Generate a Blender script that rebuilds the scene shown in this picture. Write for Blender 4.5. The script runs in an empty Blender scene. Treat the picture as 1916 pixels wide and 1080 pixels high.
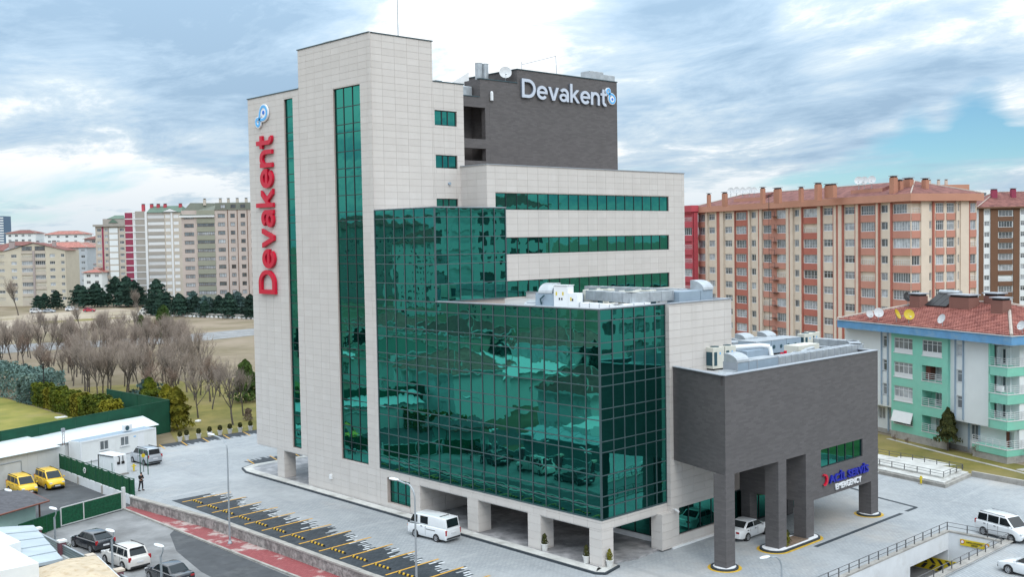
import bpy, math, random
from mathutils import Vector, Matrix
R = math.radians
rnd = random.Random(11)
S = bpy.context.scene
C = S.collection
# ------------------------------------------------------------------ camera
cd = bpy.data.cameras.new('camera'); cam = bpy.data.objects.new('camera', cd); C.objects.link(cam)
S.camera = cam
cd.sensor_width = 36.0; cd.lens = 37.897; cd.clip_start = 0.5; cd.clip_end = 9000
yaw, pitch, roll = R(46.8212), R(-2.6120), R(-0.98923)
d_ = Vector((math.cos(pitch)*math.cos(yaw), math.cos(pitch)*math.sin(yaw), math.sin(pitch)))
r_ = d_.cross(Vector((0, 0, 1))).normalized(); u_ = r_.cross(d_)
rr = math.cos(roll)*r_ + math.sin(roll)*u_; uu = -math.sin(roll)*r_ + math.cos(roll)*u_
cam.matrix_world = Matrix(((rr.x, uu.x, -d_.x, -55.4054), (rr.y, uu.y, -d_.y, -50.2839), (rr.z, uu.z, -d_.z, 23.2612), (0, 0, 0, 1)))
# ------------------------------------------------------------------ world: sky and cloud deck
SUN_EL, SUN_AZ = R(42), R(-118)          # azimuth measured from +X towards +Y
W = bpy.data.worlds.new('World'); S.world = W; W.use_nodes = True
nt = W.node_tree; nt.nodes.clear()
def nn(t, **k):
    n = nt.nodes.new(t)
    for a, b in k.items(): setattr(n, a, b)
    return n
def lk(a, b): nt.links.new(a, b)
out = nn('ShaderNodeOutputWorld'); bg = nn('ShaderNodeBackground'); bg.inputs[1].default_value = 0.11
sky = nn('ShaderNodeTexSky', sky_type='NISHITA', sun_disc=False)
sky.sun_elevation = SUN_EL; sky.sun_rotation = R(90) - SUN_AZ
sky.altitude = 900; sky.air_density = 1.0; sky.dust_density = 0.6; sky.ozone_density = 1.5
tc = nn('ShaderNodeTexCoord')
sep = nn('ShaderNodeSeparateXYZ'); lk(tc.outputs['Generated'], sep.inputs[0])
def mth(op, a, b=None, c=None, clamp=False):
    n = nn('ShaderNodeMath', operation=op, use_clamp=clamp)
    for i, q in enumerate((a, b, c)):
        if q is None: continue
        if isinstance(q, (int, float)): n.inputs[i].default_value = q
        else: lk(q, n.inputs[i])
    return n.outputs[0]
zc = mth('ADD', mth('MAXIMUM', sep.outputs[2], 0.0), 0.13)
px = mth('DIVIDE', sep.outputs[0], zc); py = mth('DIVIDE', sep.outputs[1], zc)
cmb = nn('ShaderNodeCombineXYZ'); lk(px, cmb.inputs[0]); lk(py, cmb.inputs[1])
def noise(vec, scale, detail, rough, off=(0, 0, 0), dist=0.0, stretch=(1, 1, 1), rot=0.0):
    mp = nn('ShaderNodeMapping'); mp.inputs['Location'].default_value = off; mp.inputs['Scale'].default_value = stretch
    mp.inputs['Rotation'].default_value = (0, 0, rot)
    lk(vec, mp.inputs[0])
    n = nn('ShaderNodeTexNoise'); n.inputs['Scale'].default_value = scale; n.inputs['Detail'].default_value = detail
    n.inputs['Roughness'].default_value = rough; n.inputs['Distortion'].default_value = dist
    lk(mp.outputs[0], n.inputs['Vector']); return n.outputs[0]
def ramp(fac, stops):
    n = nn('ShaderNodeValToRGB'); e = n.color_ramp.elements
    while len(e) < len(stops): e.new(0.5)
    for q, (p, c) in zip(e, stops):
        q.position = p; q.color = c if len(c) == 4 else (*c, 1)
    lk(fac, n.inputs[0]); return n.outputs[0]
SKYROT = R(-43)
cover = noise(cmb.outputs[0], 0.55, 9, 0.56, (2.3, 14.1, 3.1), 0.35, (1.0, 0.75, 1), SKYROT)
bright = noise(cmb.outputs[0], 0.42, 8, 0.60, (31.7, 8.4, 7.7), 0.5, (1.0, 0.7, 1), SKYROT)
fine = noise(cmb.outputs[0], 2.1, 10, 0.66, (5.2, 1.3, 1.0), 0.4, (1.0, 0.7, 1), SKYROT)
def blobs(lst):
    acc = None
    for d, rad, amp in lst:
        v = nn('ShaderNodeVectorMath', operation='DOT_PRODUCT'); lk(tc.outputs['Generated'], v.inputs[0]); v.inputs[1].default_value = d
        mr = nn('ShaderNodeMapRange', interpolation_type='SMOOTHERSTEP'); lk(v.outputs['Value'], mr.inputs[0]); mr.inputs[1].default_value = math.cos(R(rad)); mr.inputs[2].default_value = 1.0; mr.inputs[3].default_value = 0; mr.inputs[4].default_value = amp
        acc = mr.outputs[0] if acc is None else mth('ADD', acc, mr.outputs[0])
    return acc
# the brighter and darker cloud masses, and one gap of blue
big = blobs([((0.656, 0.734, 0.178), 10, 0.07), ((0.398, 0.915, 0.061), 9, 0.06), ((0.323, 0.943, 0.073), 8, 0.05), ((0.891, 0.446, 0.09), 8, 0.05), ((0.795, 0.602, 0.069), 7, 0.045), ((0.775, 0.616, 0.141), 8, -0.085), ((0.366, 0.92, 0.141), 12, -0.05), ((0.86, 0.479, 0.173), 11, -0.07), ((0.51, 0.84, 0.186), 8, -0.03)])
gap = blobs([((0.904, 0.415, 0.104), 3.0, -0.13), ((0.885, 0.455, 0.098), 2.2, -0.08), ((0.922, 0.375, 0.098), 3.0, -0.13)])
cov = ramp(mth('ADD', cover, gap), [(0.27, (0, 0, 0)), (0.40, (1, 1, 1))])
bsum = mth('ADD', mth('ADD', mth('MULTIPLY', bright, 0.58), mth('MULTIPLY', fine, 0.42)), big)
ccol = ramp(bsum, [(0.385, (2.7, 3.9, 5.2)), (0.445, (3.7, 4.95, 6.2)), (0.50, (5.0, 6.0, 6.8)), (0.55, (7.9, 8.2, 8.4))])
mix = nn('ShaderNodeMix', data_type='RGBA')
# overcast skies grow brighter towards the zenith (CIE overcast distribution)
zen = nn('ShaderNodeVectorMath', operation='SCALE'); lk(ccol, zen.inputs[0]); lk(mth('MULTIPLY_ADD', mth('MAXIMUM', sep.outputs[2], 0.0), 2.0, 0.85), zen.inputs['Scale'])
lk(cov, mix.inputs[0]); skd = nn('ShaderNodeVectorMath', operation='MULTIPLY'); lk(sky.outputs[0], skd.inputs[0]); skd.inputs[1].default_value = (0.5, 0.72, 0.82); lk(skd.outputs[0], mix.inputs[6]); lk(zen.outputs[0], mix.inputs[7])
# thin white veil low over the horizon
hz = ramp(mth('MAXIMUM', sep.outputs[2], 0.0), [(0.0, (0.6, 0.6, 0.6)), (0.07, (0, 0, 0))])
mix2 = nn('ShaderNodeMix', data_type='RGBA'); lk(hz, mix2.inputs[0]); lk(mix.outputs[2], mix2.inputs[6]); mix2.inputs[7].default_value = (4.3, 5.5, 6.4, 1)
lk(mix2.outputs[2], bg.inputs[0]); lk(bg.outputs[0], out.inputs[0])
# ------------------------------------------------------------------ sun through the cloud, exposure
sd = bpy.data.lights.new('sun', 'SUN'); sun = bpy.data.objects.new('sun', sd); C.objects.link(sun)
sd.energy = 1.2; sd.angle = R(30); sd.color = (1.0, 0.96, 0.9)
sdir = Vector((math.cos(SUN_EL)*math.cos(SUN_AZ), math.cos(SUN_EL)*math.sin(SUN_AZ), math.sin(SUN_EL)))
sun.rotation_euler = sdir.to_track_quat('Z', 'Y').to_euler(); sun.location = (0, -60, 90)
V = S.view_settings
V.view_transform = 'Standard'; V.look = 'None'; V.gamma = 1.0; V.use_curve_mapping = False; V.exposure = 0.22
S.render.film_transparent = False
S.cycles.use_denoising = True
S.cycles.max_bounces = 7; S.cycles.glossy_bounces = 4; S.cycles.diffuse_bounces = 3; S.cycles.transmission_bounces = 3; S.cycles.transparent_max_bounces = 6
S.cycles.caustics_reflective = False; S.cycles.caustics_refractive = False
# ------------------------------------------------------------------ materials
def mat(name, col, rough=0.75, var=0.0, scale=1.0, col2=None, bump=0.0, bscale=20.0, metal=0.0, coat=0.0, spec=0.4, objvar=0.0, detail=6, stain=None, coord='Object'):
    """principled material: two-tone noise, optional large stains, bump and per-object variation"""
    m = bpy.data.materials.new(name); m.use_nodes = True; t = m.node_tree; N = t.nodes; b = N['Principled BSDF']
    b.inputs['Roughness'].default_value = rough; b.inputs['Metallic'].default_value = metal
    b.inputs['Specular IOR Level'].default_value = spec; b.inputs['Coat Weight'].default_value = coat; b.inputs['Coat Roughness'].default_value = 0.05
    c1 = (*col, 1); b.inputs['Base Color'].default_value = c1
    tcn = N.new('ShaderNodeTexCoord'); sock = None
    if coord == 'World':
        g = N.new('ShaderNodeNewGeometry'); vec = g.outputs['Position']
    else: vec = tcn.outputs[coord]
    if var > 0 or col2:
        n = N.new('ShaderNodeTexNoise'); n.inputs['Scale'].default_value = scale; n.inputs['Detail'].default_value = detail; n.inputs['Roughness'].default_value = 0.62
        t.links.new(vec, n.inputs['Vector'])
        r = N.new('ShaderNodeValToRGB'); r.color_ramp.elements[0].position = 0.34; r.color_ramp.elements[1].position = 0.66
        k = col2 or tuple(min(1, x*(1+var)) for x in col)
        r.color_ramp.elements[0].color = (*[x*(1-var) for x in col], 1); r.color_ramp.elements[1].color = (*k, 1)
        t.links.new(n.outputs[0], r.inputs[0]); sock = r.outputs[0]
    if stain:
        sc, scol, lo, hi = stain[:4]; svec = vec
        if len(stain) > 4:
            mp = N.new('ShaderNodeMapping'); mp.inputs['Scale'].default_value = stain[4]; t.links.new(vec, mp.inputs[0]); svec = mp.outputs[0]
        n = N.new('ShaderNodeTexNoise'); n.inputs['Scale'].default_value = sc; n.inputs['Detail'].default_value = 8; n.inputs['Roughness'].default_value = 0.65
        t.links.new(svec, n.inputs['Vector'])
        r = N.new('ShaderNodeValToRGB'); r.color_ramp.elements[0].position = lo; r.color_ramp.elements[1].position = hi
        t.links.new(n.outputs[0], r.inputs[0])
        mx = N.new('ShaderNodeMix'); mx.data_type = 'RGBA'; t.links.new(r.outputs[0], mx.inputs[0])
        if sock: t.links.new(sock, mx.inputs[6])
        else: mx.inputs[6].default_value = c1
        mx.inputs[7].default_value = (*scol, 1); sock = mx.outputs[2]
    if objvar > 0:
        oi = N.new('ShaderNodeObjectInfo'); hv = N.new('ShaderNodeHueSaturation')
        mr = N.new('ShaderNodeMapRange'); mr.inputs[3].default_value = 1-objvar; mr.inputs[4].default_value = 1+objvar
        t.links.new(oi.outputs['Random'], mr.inputs[0]); t.links.new(mr.outputs[0], hv.inputs['Value'])
        if sock: t.links.new(sock, hv.inputs['Color'])
        else: hv.inputs['Color'].default_value = c1
        sock = hv.outputs[0]
    if sock: t.links.new(sock, b.inputs['Base Color'])
    if bump > 0:
        n = N.new('ShaderNodeTexNoise'); n.inputs['Scale'].default_value = bscale; n.inputs['Detail'].default_value = 5
        t.links.new(vec, n.inputs['Vector'])
        bp = N.new('ShaderNodeBump'); bp.inputs['Strength'].default_value = bump; bp.inputs['Distance'].default_value = 0.05
        t.links.new(n.outputs[0], bp.inputs['Height']); t.links.new(bp.outputs[0], b.inputs['Normal'])
    return m
def brickmat(name, c1, c2, mortar, bw, bh, msize=0.02, rough=0.8, plane='wall', stain=None, offset=0.5, rot=0.0):
    """laid units (pavers, small facing tiles): brick pattern in metres plus stains"""
    m = bpy.data.materials.new(name); m.use_nodes = True; t = m.node_tree; N = t.nodes; b = N['Principled BSDF']
    b.inputs['Roughness'].default_value = rough; b.inputs['Specular IOR Level'].default_value = 0.35
    g = N.new('ShaderNodeNewGeometry'); vec = g.outputs['Position']
    if plane == 'wall':
        s = N.new('ShaderNodeSeparateXYZ'); t.links.new(vec, s.inputs[0]); a = N.new('ShaderNodeMath'); t.links.new(s.outputs[0], a.inputs[0]); t.links.new(s.outputs[1], a.inputs[1])
        c = N.new('ShaderNodeCombineXYZ'); t.links.new(a.outputs[0], c.inputs[0]); t.links.new(s.outputs[2], c.inputs[1]); v = c.outputs[0]
    else:
        mp = N.new('ShaderNodeMapping'); mp.inputs['Rotation'].default_value = (0, 0, rot); t.links.new(vec, mp.inputs[0]); v = mp.outputs[0]
    br = N.new('ShaderNodeTexBrick'); br.offset = offset; br.inputs['Scale'].default_value = 1.0
    br.inputs['Brick Width'].default_value = bw; br.inputs['Row Height'].default_value = bh; br.inputs['Mortar Size'].default_value = msize
    br.inputs['Mortar Smooth'].default_value = 0.3; br.inputs['Bias'].default_value = 0.0
    br.inputs['Color1'].default_value = (*c1, 1); br.inputs['Color2'].default_value = (*c2, 1); br.inputs['Mortar'].default_value = (*mortar, 1)
    t.links.new(v, br.inputs['Vector']); sock = br.outputs[0]
    for st in (stain or []):
        sc, scol, lo, hi, amt = st[:5]; svec = vec
        if len(st) > 5:
            mp2 = N.new('ShaderNodeMapping'); mp2.inputs['Scale'].default_value = st[5]; t.links.new(vec, mp2.inputs[0]); svec = mp2.outputs[0]
        n = N.new('ShaderNodeTexNoise'); n.inputs['Scale'].default_value = sc; n.inputs['Detail'].default_value = 9; n.inputs['Roughness'].default_value = 0.66
        t.links.new(svec, n.inputs['Vector'])
        r = N.new('ShaderNodeValToRGB'); r.color_ramp.elements[0].position = lo; r.color_ramp.elements[1].position = hi
        r.color_ramp.elements[1].color = (amt, amt, amt, 1); t.links.new(n.outputs[0], r.inputs[0])
        mx = N.new('ShaderNodeMix'); mx.data_type = 'RGBA'; t.links.new(r.outputs[0], mx.inputs[0]); t.links.new(sock, mx.inputs[6]); mx.inputs[7].default_value = (*scol, 1); sock = mx.outputs[2]
    t.links.new(sock, b.inputs['Base Color'])
    bp = N.new('ShaderNodeBump'); bp.inputs['Strength'].default_value = 0.25; bp.inputs['Distance'].default_value = 0.02
    t.links.new(br.outputs['Fac'], bp.inputs['Height']); bp.invert = True; t.links.new(bp.outputs[0], b.inputs['Normal'])
    return m
def glassmat(name, tint, dark, wob=0.02, dirt=0.0):
    """coated facade glass: coloured mirror over a dark body, slightly wavy"""
    m = bpy.data.materials.new(name); m.use_nodes = True; t = m.node_tree; N = t.nodes; N.remove(N['Principled BSDF'])
    o = N['Material Output']; gl = N.new('ShaderNodeBsdfGlossy'); gl.inputs['Color'].default_value = (*tint, 1); gl.inputs['Roughness'].default_value = 0.012
    df = N.new('ShaderNodeBsdfDiffuse'); df.inputs['Color'].default_value = (*dark, 1); ad = N.new('ShaderNodeAddShader')
    t.links.new(gl.outputs[0], ad.inputs[0]); t.links.new(df.outputs[0], ad.inputs[1]); t.links.new(ad.outputs[0], o.inputs[0])
    g = N.new('ShaderNodeNewGeometry'); oi = N.new('ShaderNodeObjectInfo'); va = N.new('ShaderNodeVectorMath'); va.operation = 'MULTIPLY_ADD'
    cx = N.new('ShaderNodeCombineXYZ'); t.links.new(oi.outputs['Random'], cx.inputs[0]); t.links.new(oi.outputs['Random'], cx.inputs[2])
    va.inputs[1].default_value = (40, 40, 40); t.links.new(cx.outputs[0], va.inputs[0]); t.links.new(g.outputs['Position'], va.inputs[2])
    n = N.new('ShaderNodeTexNoise'); n.inputs['Scale'].default_value = 0.9; n.inputs['Detail'].default_value = 1.5; t.links.new(va.outputs[0], n.inputs['Vector'])
    bp = N.new('ShaderNodeBump'); bp.inputs['Strength'].default_value = 1.0; bp.inputs['Distance'].default_value = wob
    t.links.new(n.outputs[0], bp.inputs['Height']); t.links.new(bp.outputs[0], gl.inputs['Normal'])
    return m
# ------------------------------------------------------------------ mesh builder
class MB:
    def __init__(s): s.v = []; s.f = []; s.m = []; s.M = None
    def add(s, vs, fs, m=0):
        o = len(s.v)
        s.v += [tuple(s.M @ Vector(p)) for p in vs] if s.M else [tuple(p) for p in vs]
        s.f += [tuple(i+o for i in f) for f in fs]; s.m += [m]*len(fs); return s
    def box(s, x0, y0, z0, x1, y1, z1, m=0):
        x0, x1 = min(x0, x1), max(x0, x1); y0, y1 = min(y0, y1), max(y0, y1); z0, z1 = min(z0, z1), max(z0, z1)
        return s.add([(x0,y0,z0),(x1,y0,z0),(x1,y1,z0),(x0,y1,z0),(x0,y0,z1),(x1,y0,z1),(x1,y1,z1),(x0,y1,z1)],
              [(0,3,2,1),(4,5,6,7),(0,1,5,4),(1,2,6,5),(2,3,7,6),(3,0,4,7)], m)
    def quad(s, a, b, c, d, m=0): return s.add([a, b, c, d], [(0, 1, 2, 3)], m)
    def prism(s, pts, z0, z1, m=0, mt=None):
        n = len(pts); A = sum(pts[i][0]*pts[(i+1) % n][1]-pts[(i+1) % n][0]*pts[i][1] for i in range(n))
        if A < 0: pts = pts[::-1]
        s.add([(x, y, z0) for x, y in pts]+[(x, y, z1) for x, y in pts], [tuple(range(n-1, -1, -1))]+[(i, (i+1) % n, n+(i+1) % n, n+i) for i in range(n)], m)
        return s.add([(x, y, z1) for x, y in pts], [tuple(range(n))], m if mt is None else mt)
    def cyl(s, p0, p1, r0, r1=None, n=8, m=0, caps=True):
        p0, p1 = Vector(p0), Vector(p1); r1 = r0 if r1 is None else r1
        d = (p1-p0).normalized(); a = d.orthogonal().normalized(); b = d.cross(a); vs = []
        for p, r in ((p0, r0), (p1, r1)):
            vs += [p+a*r*math.cos(2*math.pi*i/n)+b*r*math.sin(2*math.pi*i/n) for i in range(n)]
        fs = [(i, (i+1) % n, n+(i+1) % n, n+i) for i in range(n)]
        if caps: fs += [tuple(range(n-1, -1, -1)), tuple(range(n, 2*n))]
        return s.add(vs, fs, m)
    def tube(s, pts, r, n=6, m=0):
        rs = r if isinstance(r, (list, tuple)) else [r]*len(pts)
        for i in range(len(pts)-1): s.cyl(pts[i], pts[i+1], rs[i], rs[i+1], n, m, caps=True)
        return s
    def lathe(s, c, prof, n=12, m=0):
        cx, cy, cz = c; vs = [(cx+r*math.cos(2*math.pi*i/n), cy+r*math.sin(2*math.pi*i/n), cz+z) for r, z in prof for i in range(n)]
        fs = [(k*n+i, k*n+(i+1) % n, (k+1)*n+(i+1) % n, (k+1)*n+i) for k in range(len(prof)-1) for i in range(n)]
        fs += [tuple(range((len(prof)-1)*n, len(prof)*n)), tuple(range(n-1, -1, -1))]
        return s.add(vs, fs, m)
    def mesh(s, name, mats, smooth=False):
        me = bpy.data.meshes.new(name); me.from_pydata(s.v, [], s.f)
        for q in (mats if isinstance(mats, (list, tuple)) else [mats]): me.materials.append(q)
        me.polygons.foreach_set('material_index', s.m)
        if smooth: me.polygons.foreach_set('use_smooth', [True]*len(s.f))
        me.update(); return me
    def build(s, name, mats, parent=None, loc=None, rotz=0.0, smooth=False, bevel=0.0, segs=2):
        return place(name, s.mesh(name, mats, smooth), parent, loc, rotz, bevel, segs)
def place(name, me, parent=None, loc=None, rotz=0.0, bevel=0.0, segs=2):
    o = bpy.data.objects.new(name, me); C.objects.link(o)
    if loc: o.location = loc
    o.rotation_euler[2] = rotz
    if parent: o.parent = parent
    if bevel > 0:
        q = o.modifiers.new('bevel', 'BEVEL'); q.width = bevel; q.segments = segs; q.limit_method = 'ANGLE'; q.angle_limit = R(35)
    return o
def tag(o, label, cat, group=None, kind=None):
    o['label'] = label; o['category'] = cat
    if group: o['group'] = group
    if kind: o['kind'] = kind
    return o
def thing(name, label, cat, loc=(0, 0, 0), rotz=0.0, group=None):
    o = bpy.data.objects.new(name, None); C.objects.link(o); o.location = loc; o.rotation_euler[2] = rotz; o.empty_display_size = 0.3
    return tag(o, label, cat, group)
def struct(o): o['kind'] = 'structure'; return o
KIDS = {}
def kids(o):
    return [c for c in bpy.data.objects if c.parent == o]
def dup(src, loc, rotz, label=None, group=None, scale=None):
    def rec(o, par):
        c = o.copy(); C.objects.link(c); c.parent = par
        for ch in kids(o): rec(ch, c)
        return c
    n = rec(src, None); n.location = loc; n.rotation_euler[2] = rotz
    if label: n['label'] = label
    if group: n['group'] = group
    if scale: n.scale = (scale,)*3 if isinstance(scale, (int, float)) else scale
    return n
def stuff(o): o['kind'] = 'stuff'; return o
def wall_holes(mb, x0, x1, z0, z1, holes, m=0, mr=None, mback=None, y=0.0):
    """front wall in the plane y (facing -y) with openings; hole = (x0,x1,z0,z1,depth); reveals and back face included"""
    xs = sorted({x0, x1, *[max(x0, min(x1, q)) for h in holes for q in h[:2]]}); zs = sorted({z0, z1, *[max(z0, min(z1, q)) for h in holes for q in h[2:4]]})
    for i in range(len(xs)-1):
        run = None
        for j in range(len(zs)-1):
            cx, cz = (xs[i]+xs[i+1])/2, (zs[j]+zs[j+1])/2
            ins = any(h[0] < cx < h[1] and h[2] < cz < h[3] for h in holes)
            if not ins: run = run if run is not None else zs[j]
            if (ins or j == len(zs)-2) and run is not None:
                top = zs[j] if ins else zs[j+1]
                mb.quad((xs[i], y, run), (xs[i+1], y, run), (xs[i+1], y, top), (xs[i], y, top), m); run = None
    mr = m if mr is None else mr; mback = mr if mback is None else mback
    for a, b, c, d, dp in holes:
        q = y+dp
        mb.quad((a, y, c), (a, y, d), (a, q, d), (a, q, c), mr); mb.quad((b, y, d), (b, y, c), (b, q, c), (b, q, d), mr)
        mb.quad((a, y, d), (b, y, d), (b, q, d), (a, q, d), mr); mb.quad((a, y, c), (a, q, c), (b, q, c), (b, y, c), mr)
        mb.quad((a, q, c), (a, q, d), (b, q, d), (b, q, c), mback)
def font_mesh(ch, bold=0.02, depth=0.1):
    c = bpy.data.curves.new('t', 'FONT'); c.body = ch; c.size = 1.0; c.offset = bold; c.extrude = depth/2; c.resolution_u = 5
    o = bpy.data.objects.new('t', c); C.objects.link(o); dg = bpy.context.evaluated_depsgraph_get(); dg.update()
    me = bpy.data.meshes.new_from_object(o.evaluated_get(dg)); bpy.data.objects.remove(o); bpy.data.curves.remove(c)
    return me
# ================================================================== materials used by the large structure
M = {}
M['clad'] = [mat('facade_tile_a', (0.565, 0.532, 0.505), 0.55, 0.02, 0.8, coord='World', objvar=0.015, stain=(1.0, (0.515, 0.485, 0.46), 0.50, 0.80, (0.8, 0.8, 0.05))),
             mat('facade_tile_b', (0.58, 0.548, 0.522), 0.55, 0.02, 0.8, coord='World', objvar=0.015, stain=(1.0, (0.515, 0.485, 0.46), 0.50, 0.80, (0.8, 0.8, 0.05))),
             mat('facade_tile_c', (0.55, 0.517, 0.49), 0.55, 0.02, 0.8, coord='World', objvar=0.015, stain=(1.0, (0.515, 0.485, 0.46), 0.50, 0.80, (0.8, 0.8, 0.05)))]
M['joint'] = mat('facade_joint', (0.405, 0.352, 0.322), 0.9, 0.06, 2)
M['brickdark'] = brickmat('dark_facing', (0.092, 0.086, 0.088), (0.118, 0.110, 0.112), (0.09, 0.085, 0.086), 0.6, 0.145, 0.006, 0.65, 'wall', [(0.35, (0.085, 0.079, 0.08), 0.42, 0.68, 0.35)])
M['glass'] = glassmat('green_mirror_glass', (0.042, 0.245, 0.200), (0.0006, 0.007, 0.0065), 0.0045)
M['mull'] = mat('mullion_metal', (0.075, 0.115, 0.125), 0.4, metal=0.3)
M['frame'] = mat('dark_frame', (0.02, 0.03, 0.034), 0.45)
M['capdark'] = mat('parapet_cap_dark', (0.035, 0.07, 0.085), 0.4)
M['capgrey'] = mat('parapet_cap_grey', (0.33, 0.36, 0.4), 0.45, 0.06, 1.5, metal=0.2)
M['roofgrey'] = mat('flat_roof', (0.42, 0.42, 0.42), 0.9, 0.12, 0.6, stain=(0.25, (0.22, 0.22, 0.22), 0.5, 0.75))
M['soffit'] = mat('soffit', (0.55, 0.54, 0.53), 0.8)
M['marble'] = mat('podium_marble', (0.26, 0.255, 0.265), 0.4, 0.3, 0.7, col2=(0.46, 0.45, 0.46), coord='World', stain=(0.6, (0.17, 0.17, 0.175), 0.48, 0.62), detail=10)
M['white'] = mat('white_paint', (0.74, 0.75, 0.76), 0.5, 0.04, 2)
M['steel'] = mat('galvanised_duct', (0.42, 0.455, 0.485), 0.4, 0.15, 1.5, metal=0.45)
M['steelblue'] = mat('blue_grey_panel', (0.30, 0.38, 0.46), 0.4, 0.06, 1.0, metal=0.2)
M['cream'] = mat('cream_condenser', (0.58, 0.575, 0.51), 0.5, 0.04, 1)
M['grille'] = mat('dark_grille', (0.025, 0.07, 0.09), 0.6)
M['black'] = mat('black_rubber', (0.015, 0.015, 0.016), 0.7)
M['red'] = mat('red_letter', (0.52, 0.003, 0.03), 0.4)
M['greyletter'] = mat('grey_letter', (0.50, 0.55, 0.64), 0.35)
M['letteredge'] = mat('letter_edge', (0.16, 0.18, 0.22), 0.5)
M['blueletter'] = mat('blue_letter', (0.008, 0.015, 0.30), 0.4)
M['whiteletter'] = mat('white_letter', (0.80, 0.81, 0.83), 0.4)
M['logolight'] = mat('logo_light_blue', (0.10, 0.42, 0.80), 0.35)
M['logodeep'] = mat('logo_deep_blue', (0.02, 0.16, 0.62), 0.35)
# ================================================================== hospital
H = thing('hospital_building', 'tall pale tiled hospital with green mirror glass and dark brick blocks', 'hospital')
ZR = [3.48, 4.37, 5.12, 6.60, 8.23, 8.99, 10.50, 11.29, 12.88, 13.65, 15.12, 15.93, 17.47, 18.26, 19.70, 21.33, 22.10, 23.56, 25.20, 25.97, 27.47, 29.10, 29.87, 31.38, 33.05, 33.80, 35.33, 37.05]
# ---- backing masses (one wall mesh, with reveals for every recessed opening) ----
wl = MB()
RL = Matrix.Rotation(R(-90), 4, 'Z')           # local x -> -Y, local -y -> -X : a wall that faces the street
def wallL(x, ya, yb, za, zb, holes=[], t=0.02):
    wl.M = Matrix.Translation((x+t, yb, 0)) @ RL
    wall_holes(wl, 0, yb-ya, za, zb, [(yb-h[1], yb-h[0], h[2], h[3], h[4]) for h in holes], 0); wl.M = None
def wallR(y, xa, xb, za, zb, holes=[], t=0.02):
    wl.M = Matrix.Translation((xa, y+t, 0))
    wall_holes(wl, 0, xb-xa, za, zb, [(h[0]-xa, h[1]-xa, h[2], h[3], h[4]) for h in holes], 0); wl.M = None
TALL = (27.75, 31.90, 3.46, 37.06, 0.28); NARROW = (38.70, 40.25, 3.44, 37.02, 0.28); GWIN = (21.80, 25.03, 0.56, 2.78, 0.45)
STR = [(11.2, 36.35, 26.01, 27.55, 0.22), (11.2, 36.35, 21.88, 23.43, 0.22), (11.2, 36.35, 17.86, 19.40, 0.22)]
TW = [(7.18, 9.82, 33.80, 35.17, 0.25), (7.22, 9.80, 29.90, 31.10, 0.25), (7.22, 9.80, 26.25, 27.11, 0.25)]
LW = (8.20, 14.9, 0.85, 2.92, 0.3)
wallL(0, 26.06, 37.63, 0.15, 41.31, [TALL]); wallL(0, 37.63, 47.05, 2.95, 37.72, [NARROW]); wallL(0, 20.49, 26.06, 0.15, 3.46, [GWIN])
wallR(26.3, 0.02, 7.03, 17, 41.31); wallR(26.3, 7.03, 10.67, 17, 37.73, TW)
wallL(10.17, 22.71, 26.3, 17, 30.11); wallR(22.69, 10.19, 39.07, 16, 30.11, STR)
wallR(-0.37, 7.25, 15.04, 0.0, 18.28, [LW])
wl.box(0.5, 26.06, 0.1, 7.03, 26.3, 26.0)
wl.box(0.06, 26.4, 0.1, 7.01, 37.3, 2.9); wl.box(0.6, 26.4, 2.95, 7.01, 37.6, 41.2); wl.box(0.6, 37.6, 2.95, 10.6, 46.98, 37.6); wl.box(7.01, 26.9, 2.9, 10.65, 37.6, 37.62)
wl.box(10.6, 23.3, 2.9, 39.05, 46.9, 30.0)                          # middle block
wl.box(0.6, 1.5, 3.5, 7.2, 20.45, 17.5); wl.box(0.1, 20.49, 3.46, 7.2, 26.0, 17.6); wl.box(7.2, 0.3, 3.0, 15.0, 22.6, 17.55); wl.box(0.1, 0.1, 3.42, 7.2, 1.5, 17.5)
wl.box(0.1, 17.95, 17.6, 7.75, 26.0, 25.4)                          # upper glass block core
wl.box(7.4, 6.2, 0.15, 39, 26.2, 3.0); wl.box(0.02, 20.49, 0.15, 9.4, 20.8, 2.8); wl.box(9.2, 0.4, 0.15, 9.5, 20.5, 2.8)
wl.box(7.3, 0.1, 0.15, 15.0, 6.3, 3.0) if False else None
wl.build('wall', [M['joint']], H)
# ---- cladding panels: every tile is a piece; the 300 that show largest are single parts ----
tiles = []
def rect_minus(rects, h):
    o = []
    for a, b, c, d in rects:
        x0, x1, z0, z1 = max(a, h[0]), min(b, h[1]), max(c, h[2]), min(d, h[3])
        if x0 >= x1 or z0 >= z1: o.append((a, b, c, d)); continue
        if a < x0: o.append((a, x0, c, d))
        if x1 < b: o.append((x1, b, c, d))
        if c < z0: o.append((x0, x1, c, z0))
        if z1 < d: o.append((x0, x1, z1, d))
    return o
TP, TH = 1.372, 0.595
def clad(face, pl, ua, ub, za, zb, holes=[], anchor=None, far=0):
    anchor = ua if anchor is None else anchor
    z = 41.31
    while z > za:
        zl = z-TH
        if zl < zb:
            k = math.floor((ua-anchor)/TP)
            while anchor+k*TP < ub-1e-6:
                rs = [(max(ua, anchor+k*TP), min(ub, anchor+(k+1)*TP), max(za, zl), min(zb, z))]
                for h in holes: rs = [q for r0 in rs for q in rect_minus([r0], h)]
                for a, b, c, d in rs:
                    if b-a > 0.08 and d-c > 0.08: tiles.append((face, pl, a, b, c, d))
                k += 1
        z = zl
clad('L', 0, 26.06, 37.63, 0.15, 41.31, [TALL], 37.6-TP*9); clad('L', 0, 37.63, 47.05, 2.95, 37.72, [NARROW], 37.63)
clad('L', 0, 20.49, 26.06, 0.15, 3.46, [GWIN], 20.49); clad('L', 0, 0, 20.49, 2.78, 3.44, [], 0.0)
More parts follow.
